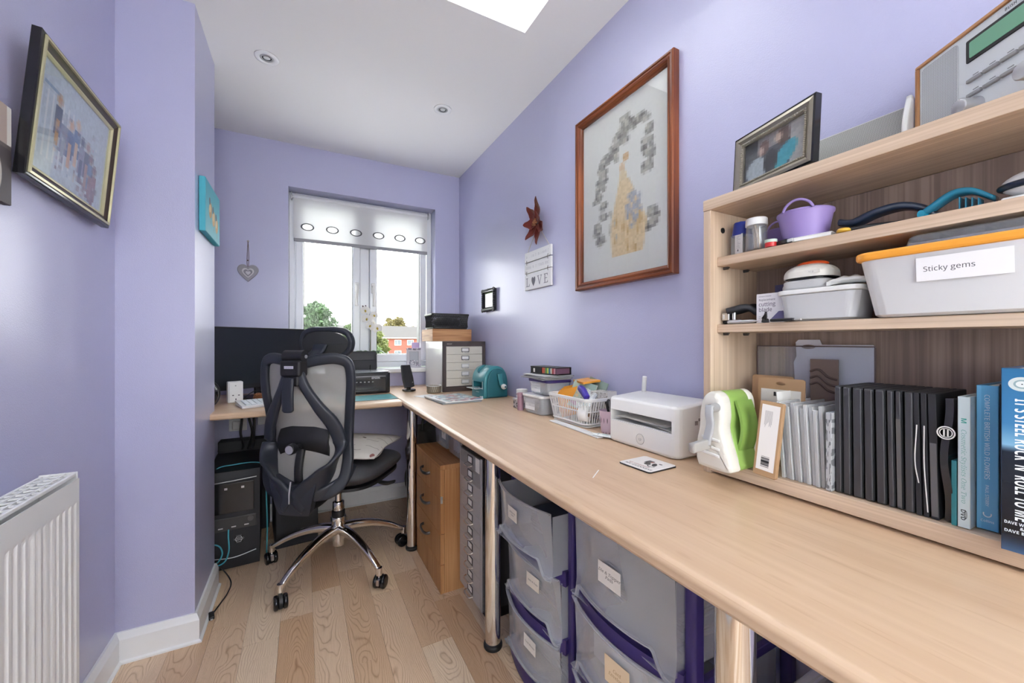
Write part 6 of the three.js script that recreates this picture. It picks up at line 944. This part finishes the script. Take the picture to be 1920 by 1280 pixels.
// ------------------------------------------------------------ under the worktops
{ // wooden drawers
  const t = thing('wooden_pedestal', 'narrow wooden three-drawer pedestal with dark arched handles under the worktop', 'drawers', [.515, 0, 1.88]);
  const X = .515, d0 = 1.624, d1 = 2.018, h = .548, W2 = .44; const P = (x0, x1, y0, y1, a, b, al = 'z') => muv(bx(x0, x1, y0, y1, -b, -a, .0012), al, hash(y0 * 997 | 0, 3), 0);
  wp(t, 'top', P(X - .002, X + W2, h - .020, h, d0 - .002, d1 + .002), M.amber); wp(t, 'side_panel', P(X + .0185, X + W2, 0, h - .0205, d0, d0 + .016, 'y'), M.amber); wp(t, 'side_panel', P(X + .0185, X + W2, 0, h - .0205, d1 - .016, d1, 'y'), M.amber); wp(t, 'back_panel', P(X + W2 - .006, X + W2 - .0005, .0, h - .021, d0 + .0165, d1 - .0165, 'y'), M.amber);
  wp(t, 'plinth_panel', P(X + .001, X + .018, .0, .121, d0, d1, 'y'), M.amber);
  for (const [a, b] of [[.124, .252], [.2545, .3985], [.401, .527]]) {
    const dr = wp(t, 'drawer', [P(X, X + .018, a, b, d0, d1, 'y'), P(X + .019, X + W2 - .02, a + .012, b - .02, d0 + .024, d0 + .034), P(X + .019, X + W2 - .02, a + .012, b - .02, d1 - .034, d1 - .024), P(X + .019, X + W2 - .02, a + .012, a + .018, d0 + .035, d1 - .035)], M.amber);
    const y = (a + b) / 2 + .008, D = 1.835, g = sweep([[X + .002, y, -D - .055], [X - .012, y - .002, -D - .050], [X - .020, y - .004, -D - .032], [X - .022, y - .006, -D], [X - .020, y - .004, -D + .032], [X - .012, y - .002, -D + .050], [X + .002, y, -D + .055]], [.013, .008], v3(0, 1, 0), { seg: 36 }); g.translate(-t.position.x, -t.position.y, -t.position.z); part(dr, 'handle', g, M.darkSteel);
  }
  wp(t, 'lock_plate', bx(X + .0005, X + .010, .385, .415, -d0, -d0 + .0025, .001), M.steel);
}
{ // two clear boxes on the wooden drawers
  for (const [d, l, w2] of [[1.722, 'clear plastic box with white paper contents, nearer one on the wooden drawers', .20], [1.925, 'dark filled plastic box with white label, farther one on the wooden drawers', .20]]) {
    const t = thing('plastic_box', l, 'box', [.735, .5495, d]); part(t, 'box', tubShell(.26, w2 - .02, .125, .06, .0015, .014), M.frosted); part(t, 'lid', at(lidShape(.266, w2 - .012, .010, .016), 0, .1255, 0), M.clear);
    if (d < 1.8) { part(t, 'papers', [0, 1, 2].map(k => at(box(.17, .07, .004, .0005), -.02, .045, -.06 + k * .03, .1 * k)), M.paper); part(t, 'dark_contents', bx(-.09, .1, .006, .09, .03, .08, .004), M.navy); }
    else { part(t, 'dark_contents', bx(-.1, .1, .006, .095, -.08, .08, .006), M.blackSoft); part(t, 'label', at(sheet(.06, .05, .0004), -.1265, .075, .06, 0, -Math.PI / 2), std('#ffffff', .7, { map: labelTex(['M'], { w: 256, h: 200, s: 60, fg: '#88868e' }) })); }
  }
}
{ // grey metal ten drawer cabinet
  const t = thing('multidrawer_cabinet', 'grey metal ten-drawer cabinet with label holders beside the chrome support', 'cabinet', [.597, 0, 1.493]);
  const X = .597, d0 = 1.374, d1 = 1.612, hb = .045, h = .626; const grey = std(lin(.34, .345, .36), .38, { metalness: .25 }), lite = std(lin(.50, .505, .52), .35, { metalness: .25 });
  wp(t, 'carcass', [bx(X + .004, X + .385, hb, h, -d0 - .002, -d0, .0005), bx(X + .004, X + .385, hb, h, -d1, -d1 + .002, .0005), bx(X + .004, X + .385, h - .003, h, -d1, -d0, .0005), bx(X + .383, X + .385, hb, h, -d1, -d0, 0)], std(lin(.045, .045, .05), .45), 'black side and top'); wp(t, 'plinth', bx(X + .03, X + .37, 0, hb + .002, -d1 + .01, -d0 - .01, .001), M.black);
  wp(t, 'front_frame', [bx(X + .001, X + .012, hb, h, -d0 - .016, -d0, .001), bx(X + .001, X + .012, hb, h, -d1, -d1 + .012, .001)], lite);
  const n = 10, ph = (h - hb - .004) / n;
  for (let k = 0; k < n; k++) {
    const y = hb + .002 + k * ph, dr = wp(t, 'drawer', [bx(X, X + .012, y, y + ph - .0015, -d1 + .012, -d0 - .017, .001), bx(X + .013, X + .37, y + .006, y + .009, -d1 + .014, -d0 - .019, 0)], k >= 8 ? grey : lite);
    const o = new THREE.Vector3().copy(t.position), D = 1.488, hy = y + ph * .56, put = (nm, g, m) => { g.translate(-o.x, -o.y, -o.z); part(dr, nm, g, m); };
    put('label_holder', at(moulding(.050, .030, [[0, 0], [0, .003], [.003, .003], [.0036, .001], [.0036, 0]]).rotateY(-Math.PI / 2), X, hy, -D), M.darkSteel); put('label_card', bx(X - .001, X + .0002, hy - .0115, hy + .0115, -D - .0215, -D + .0215, 0), M.paper);
    put('pull', sweep([[X + .001, hy - .016, -D - .032], [X - .016, hy - .020, -D - .026], [X - .019, hy - .021, -D], [X - .016, hy - .020, -D + .026], [X + .001, hy - .016, -D + .032]], [.003, .007], v3(0, 1, 0), { seg: 24, pow: 4 }), M.chrome);
    if (k === 9) put('index_card', bx(X - .0012, X + .0002, y + .0, y + ph - .003, -1.432, -1.394, 0), M.paper);
  }
}
// purple drawer towers
function tower(d0, d1, label, spec) {
  const X = .655, w = d1 - d0, dc = (d0 + d1) / 2, dp = .36, t = thing('drawer_tower', label, 'drawers', [X, 0, dc], RW);
  // local: x across (towards the camera), z out of the front
  const bow = (x) => .042 * (1 - (2 * x / w) ** 2), top = .70, fy = [.030, .222, .413];
  for (const s of [-1, 1]) { part(t, 'post', bx(s * w / 2 - (s > 0 ? .026 : 0), s * w / 2 + (s > 0 ? 0 : .026), .0, top, -.034, -.002, .008, 3), M.purple); part(t, 'post', bx(s * w / 2 - (s > 0 ? .026 : 0), s * w / 2 + (s > 0 ? 0 : .026), .0, top, -dp, -dp + .03, .008, 3), M.purple); part(t, 'side_rail', [.012, .205, .396, top - .02].map(y => bx(s * w / 2 - (s > 0 ? .014 : 0), s * w / 2 + (s > 0 ? 0 : .014), y, y + .02, -dp + .02, -.02, .002)), M.purple); }
  for (const y of [.008, .200, .391]) part(t, 'front_rail', slab((u, v) => { const x = (u - .5) * (w - .03); return [x, y + v * .042, bow(x) + .004 - .004 * (v - .5) ** 2]; }, 20, 4, .03), M.purple, 'curved purple rail');
  part(t, 'top_panel', bx(-w / 2, w / 2, top, top + .012, -dp, .01, .004), M.purple);
  fy.forEach((y, k) => { const fh = k === 2 && spec.tall ? .262 : .186;
    const W = w - .052, pull = spec.open === k ? .036 : .006;
    // bowed front with a scooped finger opening along its lower edge
    const dr = part(t, 'drawer', [slab((u, v) => { const x = (u - .5) * W, e = Math.abs(2 * x / W), sc = .046 * (1 - sst(.74, .9, e)); return [x, y + mix(sc - .004, fh, v), bow(x) + .006 + pull - .010 * (1 - v) + .010 * sst(.16, .02, v)]; }, 28, 10, .0018), bx(-W / 2, -W / 2 + .002, y + .01, y + fh - .01, -dp + .04, .01 + pull, 0), bx(W / 2 - .002, W / 2, y + .01, y + fh - .01, -dp + .04, .01 + pull, 0), bx(-W / 2, W / 2, y + .010, y + .012, -dp + .04, .03 + pull, 0), bx(-W / 2, W / 2, y + .01, y + fh - .01, -dp + .04, -dp + .042, 0)], M.frosted);
    part(dr, 'rim', sweep(Array.from({ length: 13 }, (_, i) => { const x = (i / 12 - .5) * W; return [x, y + fh, bow(x) + .010 + pull]; }), [.010, .005], v3(0, 0, 1), { seg: 30 }), M.frosted);
    part(dr, 'lip', sweep(Array.from({ length: 25 }, (_, i) => { const x = (i / 24 - .5) * W, e = Math.abs(2 * x / W); return [x, y + .046 * (1 - sst(.74, .9, e)) + .003, bow(x) + .010 + pull]; }), [.009, .004], v3(0, 0, 1), { seg: 60 }), M.frosted);
    const L = spec.labels[k]; if (L) { const x = L.x, yy = y + L.y; const sl = -2 * .042 * 4 * x / (w * w) / 2 * 1; part(dr, 'label', at(sheet(L.w ?? .058, L.h ?? .046, .0006), x, yy, bow(x) + .0085 + pull + (L.dz ?? 0), 0, Math.atan(2 * .042 * 4 * x / (w * w)), L.r ?? 0), std('#ffffff', .8, { map: L.t })); }
  });
  return t;
}
{
  const ct = (txt, o = {}) => labelTex(txt, { w: 256, h: 200, s: 36, f: 'serif', it: true, bg: '#dfd6c8', fg: '#4a4640', lh: .2, ...o });
  const A = tower(.884, 1.252, 'purple three-drawer plastic tower beside the black-sided metal cabinet', { open: 2, labels: [{ x: .045, y: .135, h: .040, t: ct(['Card Blanks'], { bg: '#e4e0da' }), r: -.04 }, { x: .060, y: .138, h: .040, t: ct(['Inks & Pads']), r: -.03 }, { x: -.004, y: .132, h: .038, t: ct(['Ribbon &', 'Lace']) }] });
  const B = tower(.500, .868, 'purple three-drawer plastic tower at the near end under the worktop', { open: -1, tall: 1, labels: [null, { x: .035, y: .128, w: .070, h: .058, t: ct(['Card', 'Envelopes'], { fg: '#b08a5a', bg: '#e6cfae' }), r: .02 }, { x: .012, y: .140, w: .070, h: .048, t: ct(['Die & Topper', 'Pads'], { bg: '#e6e2dc', s: 40 }) }] });
  const inn = (label, D, y, list, cat = 'papers') => { const c = thing('drawer_contents', label, cat, [.80, y, D], RW); list.forEach(([g, m, n]) => part(c, n, g, m)); };
  const st = (n, w, d, h0, c) => Array.from({ length: n }, (_, k) => [at(box(w, .004, d, .0005), .01 * (hash(k, n) - .5), h0 + k * .007, .01 * (hash(k, n + 1) - .5), 0, .12 * (hash(k, n + 2) - .5), .02), std(lin(...c.map(q => q * (.8 + .3 * hash(k, 9)))), .8), 'sheet']);
  inn('pile of pale card packs in the lowest drawer of the far tower', 1.068, .046, st(9, .24, .2, .004, [.5, .48, .47])); inn('pink and grey paper packs in the middle drawer of the far tower', 1.068, .238, st(10, .24, .2, .004, [.42, .36, .36])); inn('dark blue folded packs in the top drawer of the far tower', 1.068, .429, st(11, .22, .2, .004, [.05, .07, .10]));
  inn('grey topper packs in the top drawer of the near tower', .684, .429, st(10, .24, .2, .004, [.30, .28, .29])); inn('envelopes in the lowest drawer of the near tower', .684, .046, st(9, .24, .2, .004, [.55, .53, .5]));
  const e = thing('envelope_pack', 'upright pack of white cards and envelopes in the near tower middle drawer', 'envelopes', [.70, .238, .70], RW); part(e, 'front_sheet', box(.17, .145, .002, .0005).translate(-.045, .0735, .012), M.paper); for (let k = 0; k < 9; k++) part(e, 'envelope', box(.19, .12 + .012 * hash(k, 2), .003, .0005).translate(.0, .068, -.004 - k * .012), std(lin(.62, .58 - .02 * (k % 2), .55), .8));
}
{ // black computer towers and cables under the window worktop
  const t = thing('computer_tower', 'tall black computer tower with front sockets and round emblem beside the column', 'computer', [-.300, 0, 2.45], .06);
  const w = .205, h = .465, d = .40; part(t, 'case', bx(-w / 2, w / 2, .012, h, -d / 2, d / 2 - .01, .006, 2), M.black);
  part(t, 'front_bezel', slab((u, v) => { const x = (u - .5) * w, y = .012 + v * (h - .012); return [x, y, d / 2 - .004 + .014 * Math.sin(v * Math.PI) ** .4 * (1 - .3 * (2 * u - 1) ** 2)]; }, 10, 24, .012), M.blackSoft);
  part(t, 'upper_trim', sweep([[-.09, h - .045, d / 2 + .008], [0, h - .040, d / 2 + .012], [.09, h - .036, d / 2 + .008]], [.004, .003], v3(0, 1, 0), { seg: 16 }), M.silver); part(t, 'lower_trim', sweep([[-.085, .075, d / 2 + .008], [0, .066, d / 2 + .011], [.088, .080, d / 2 + .006]], [.004, .003], v3(0, 1, 0), { seg: 16 }), M.silver);
  part(t, 'drive_bay', bx(-.08, .08, .275, .415, d / 2 + .004, d / 2 + .012, .003), M.blackGloss); part(t, 'port_panel', bx(-.085, .09, .195, .255, d / 2 + .004, d / 2 + .0125, .004), std(lin(.04, .04, .042), .35));
  for (const x of [-.05, 0, .05]) part(t, 'port', bx(x - .009, x + .009, .208, .213, d / 2 + .0115, d / 2 + .0135, 0), M.silver); for (const x of [-.03, .035]) part(t, 'status_light', bx(x - .006, x + .006, .385, .395, d / 2 + .011, d / 2 + .0135, .001), M.silver);
  part(t, 'power_button', at(cyl(.012, .012, .004, 24), .066, .235, d / 2 + .0125, Math.PI / 2), M.darkSteel);
  const em = ctex(128, 128, (g) => { g.fillStyle = '#0d0d0e'; g.fillRect(0, 0, 128, 128); g.strokeStyle = '#cfcfd2'; g.lineWidth = 7; g.beginPath(); for (let k = 0; k < 6; k++) { const a = k * Math.PI / 3; g[k ? 'lineTo' : 'moveTo'](64 + 56 * Math.cos(a), 64 + 56 * Math.sin(a)); } g.closePath(); g.stroke(); g.fillStyle = '#cfcfd2'; g.font = 'bold 30px sans-serif'; g.textAlign = 'center'; g.fillText('COOLER', 64, 58, 92); g.fillText('MASTER', 64, 90, 92); });
  part(t, 'emblem', at(ex(poly(Array.from({ length: 6 }, (_, k) => [.021 * Math.cos(k * Math.PI / 3), .021 * Math.sin(k * Math.PI / 3)])), .003, .0006), .02, .148, d / 2 + .0095), M.darkSteel); part(t, 'emblem_print', at(sheet(.034, .034, .0003), .02, .148, d / 2 + .0126), std('#ffffff', .4, { map: em }));
  for (const x of [-.08, .08]) for (const z of [-.15, .15]) part(t, 'foot', bx(x - .014, x + .014, 0, .0125, z - .014, z + .014, .003), M.black);
  const s = thing('low_computer', 'lower black computer case with round silver emblem, behind the chair base', 'computer', [-.045, 0, 2.545], .1); part(s, 'case', bx(-.10, .10, .004, .285, -.17, .17, .005, 2), M.black); part(s, 'front_bezel', bx(-.099, .099, .006, .283, .17, .182, .006, 2), M.blackSoft); part(s, 'emblem', at(new THREE.TorusGeometry(.0105, .0022, 8, 28), .0, .18, .183), M.silver); part(s, 'emblem_disc', at(cyl(.009, .009, .002, 24), 0, .18, .1825, Math.PI / 2), M.steel); part(s, 'drive_slot', bx(-.07, .07, .225, .230, .1815, .183, 0), M.grey); part(s, 'foot', bx(-.09, .09, 0, .0045, -.15, .15, .001), M.black);
  const b = thing('black_crate', 'plain black storage case standing against the wall behind the computer tower', 'case', [-.295, 0, 2.715], 0); part(b, 'body', bx(-.12, .12, 0, .52, -.042, .042, .005, 2), M.blackSoft); part(b, 'lid_line', bx(-.121, .121, .47, .474, -.043, .043, 0), M.black);
  const cab = (label, pts, r, m, seg = 80) => single('cable', label, 'cable', tube(pts.map(([x, y, d]) => [x, y, -d]), r, seg, 8), m, [0, 0, 0]);
  const cy = std(lin(.06, .38, .48), .4);
  cab('turquoise network cable draped over the top of the computer tower', [[-.39, .435, 2.30], [-.36, .468, 2.33], [-.30, .473, 2.34], [-.22, .474, 2.34], [-.178, .462, 2.33], [-.165, .40, 2.30], [-.160, .28, 2.29], [-.158, .15, 2.30], [-.162, .02, 2.32]], .003, cy);
  cab('turquoise network cable looping below the front sockets of the computer tower', [[-.305, .205, 2.224], [-.303, .18, 2.205], [-.300, .12, 2.195], [-.315, .075, 2.195], [-.345, .060, 2.20], [-.375, .075, 2.205], [-.385, .12, 2.21], [-.36, .155, 2.205], [-.335, .145, 2.20], [-.325, .11, 2.197], [-.345, .075, 2.195], [-.38, .07, 2.2], [-.395, .12, 2.22], [-.392, .20, 2.23]], .003, cy, 140);
  cab('thin black cable with a plug end lying on the floor by the column', [[-.335, .06, 2.19], [-.31, .035, 2.175], [-.285, .006, 2.14], [-.285, .005, 2.05], [-.30, .005, 1.98], [-.312, .006, 1.93]], .0028, M.black);
  const pl = thing('cable_plug', 'small black plug at the end of the floor cable', 'plug', [-.316, 0, 1.905], .2); part(pl, 'plug', bx(-.009, .009, 0, .014, -.022, .02, .004, 2), M.black); part(pl, 'pin', bx(-.004, .004, .005, .009, .02, .028, .0005), M.steel);
  [[-.33, 0], [-.305, .6], [-.285, 1.3]].forEach(([x, k], i) => cab(['thick black cable bundle hanging below the short worktop, left strand', 'thick black cable bundle hanging below the short worktop, middle strand', 'thick black cable bundle hanging below the short worktop, right strand'][i], [[x + .03, HD - .03, 2.58], [x + .035 + .01 * Math.sin(k), .66, 2.585], [x + .03 + .03 * Math.sin(k * 2), .58, 2.58], [x + .04, .50, 2.6], [x + .035, .485, 2.61]].map(q => q), .006, M.black, 40));
  cab('thin black cable curving below the short worktop beside the sockets', [[-.20, .735, 2.70], [-.14, .739, 2.72], [-.105, .70, 2.74], [-.10, .62, 2.755], [-.13, .57, 2.762], [-.17, .56, 2.766]], .0025, M.black, 50);
  for (const [x, y, l] of [[-.335, .60, 'white single wall socket under the short worktop, left one with a plug'], [-.195, .625, 'white single wall socket under the short worktop, right one']]) { const q = thing('wall_socket', l, 'socket', [x, y, DB - .0005]); part(q, 'plate', box(.086, .086, .009, .002, 2).translate(0, 0, .0045), M.trim); part(q, 'switch', box(.012, .016, .004, .001).translate(.02, .022, .0105), M.white); if (x < -.3) part(q, 'plug', box(.05, .05, .03, .008, 2).translate(0, -.008, .025), M.white); }
}
{ // clutter in the dark corner behind the wooden drawers
  const t = thing('cloth_bag', 'grey crumpled fabric bag in the dark corner under the worktops', 'bag', [.72, 0, 2.50]); part(t, 'cloth', at(blob(.15, .27, .13, 26, (x, y, z) => 1 + .06 * Math.sin(x * 9 + y * 7) + .05 * Math.sin(z * 11 - y * 5)), 0, .285, 0), std(lin(.12, .12, .11), .95)); part(t, 'handle', tube([[-.06, .5, .05], [-.05, .6, .06], [.03, .61, .06], [.05, .5, .05]], .008, 30, 8), std(lin(.15, .15, .14), .9));
  const s = thing('stacked_case', 'dark plastic storage case under the near end of the worktop', 'case', [.80, 0, .30], RW); part(s, 'case', bx(-.10, .12, 0, .42, -.17, .10, .01, 2), M.black); part(s, 'lid', bx(-.105, .125, .42, .445, -.175, .105, .008, 2), M.frosted); part(s, 'front_sheet', box(.1, .3, .002, 0).translate(.0, .2, .1015), M.grey);
}
// ------------------------------------------------------------ outside the window
{
  const GY = -3.2, g = struct('ground', at(new THREE.BoxGeometry(500, .2, 300), 60, GY - .1, -160), std(lin(.10, .15, .05), 1));
  const brick = std(lin(.24, .075, .055), .9), roofM = std(lin(.06, .057, .056), .9), wm = std(lin(.75, .75, .73), .5), gl = std(lin(.10, .12, .14), .15);
  const house = (x, d, w, ry, label) => {
    const t = thing('house', label, 'house', [x, GY, d], ry), H = 5.1, dp = 8;
    part(t, 'wall', bx(-w / 2, w / 2, 0, H, -dp, 0, .02), brick);
    part(t, 'roof', at(ex(poly([[-dp / 2 - .5, 0], [dp / 2 + .5, 0], [0, 2.9]]), w + .6, 0).rotateY(Math.PI / 2), -w / 2 - .3, H, -dp / 2), roofM); part(t, 'gutter', bx(-w / 2 - .3, w / 2 + .3, H - .12, H + .05, .38, .52, .03), wm);
    const n = Math.round(w / 3.1); for (let k = 0; k < n; k++) for (const y of [.9, 3.4]) { const cx = -w / 2 + (k + .5) * w / n, f = part(t, 'window', at(moulding(1.55, 1.25, [[0, 0], [0, .08], [.1, .08], [.1, 0]]), cx, y + .62, .001), wm); part(f, 'pane', at(box(1.36, 1.06, .04, 0), cx, y + .62, .022), gl); part(f, 'glazing_bar', at(box(.07, 1.06, .07, 0), cx + (k % 2 ? .2 : -.2), y + .62, .04), wm); }
    part(t, 'chimney', bx(-w * .3 - .4, -w * .3 + .4, H + 1.6, H + 4.0, -dp / 2 - .4, -dp / 2 + .4, .02), brick);
  };
  house(21, 94, 30, .12, 'long red brick terrace with white windows behind the right casement');
  house(-9, 82, 14, .0, 'red brick house with chimney among trees behind the left casement');
  house(46, 116, 24, .1, 'pale roofed terrace farther right beyond the brick terrace');
  const lt = [lin(.10, .16, .05), lin(.17, .20, .05), lin(.07, .13, .055), lin(.20, .17, .05)], leafG = slab((u, v) => { const w = Math.sin(Math.PI * clamp(v, .03, .97)); return [(u - .5) * .28 * w, v * .5, .06 * Math.sin(v * 3)]; }, 2, 3, .01), mt = lt.map(c => phy(c, .9, { transmission: .3, thickness: 0 }));
  let sd = 0; const tree = (x, d, h, r, c, label) => {
    sd += 17; const t = thing('tree', label, 'tree', [x, GY, d]); part(t, 'trunk', [at(cyl(.12, .22, h * .5, 8), 0, h * .25, 0), at(cyl(.04, .09, h * .28, 6), .3, h * .5, 0, 0, 0, -.4), at(cyl(.04, .09, h * .28, 6), -.3, h * .5, 0, 0, 0, .4)], std(lin(.10, .07, .05), .9));
    const N = 12000, im = new THREE.InstancedMesh(leafG, mt[c], N), m = new THREE.Matrix4(), q = new THREE.Quaternion(), cl = Array.from({ length: 24 }, (_, k) => [(hash(k, sd) - .5) * 2.0 * r * (1.25 - .9 * hash(k, sd + 1)), h * (.36 + .58 * hash(k, sd + 1)), (hash(k, sd + 2) - .5) * r, r * (.16 + .24 * hash(k, sd + 3))]);
    for (let k = 0; k < N; k++) { const b = cl[k % 24], a = hash(k, sd + 5) * 6.283, z = hash(k, sd + 6) * 2 - 1, rr = b[3] * (.55 + .45 * hash(k, sd + 7)), s = Math.sqrt(1 - z * z); q.setFromEuler(new THREE.Euler(hash(k, 1) * 6, hash(k, 2) * 6, hash(k, 3) * 6)); const sc = .6 + .8 * hash(k, 4); m.compose(v3(b[0] + Math.cos(a) * s * rr, b[1] + z * rr * .8, b[2] + Math.sin(a) * s * rr), q, v3(sc, sc, sc)); im.setMatrixAt(k, m); }
    im.name = 'foliage'; im.userData.kind = 'stuff'; im.castShadow = true; t.add(im);
  };
  tree(2.5, 62, 9.5, 3.4, 2, 'large dark green tree rising above the roofs in the left casement'); tree(-1.8, 60, 7.6, 2.2, 1, 'yellowish willow at the left edge of the left casement'); tree(7.2, 66, 6.8, 2.4, 0, 'green tree just left of the window mullion'); tree(10.5, 72, 6.2, 2.2, 1, 'light green tree behind the window mullion');
  tree(24, 118, 11.2, 4.4, 3, 'autumn brown tree behind the terrace, left of two'); tree(30, 122, 9.6, 3.6, 3, 'autumn brown tree behind the terrace, right of two'); tree(42, 125, 8.8, 4.0, 0, 'green tree at the right edge of the right casement'); tree(6, 50, 4.6, 2.2, 0, 'low green bush tree below the monitor line in the left casement');
}
renderer.render(scene, camera);
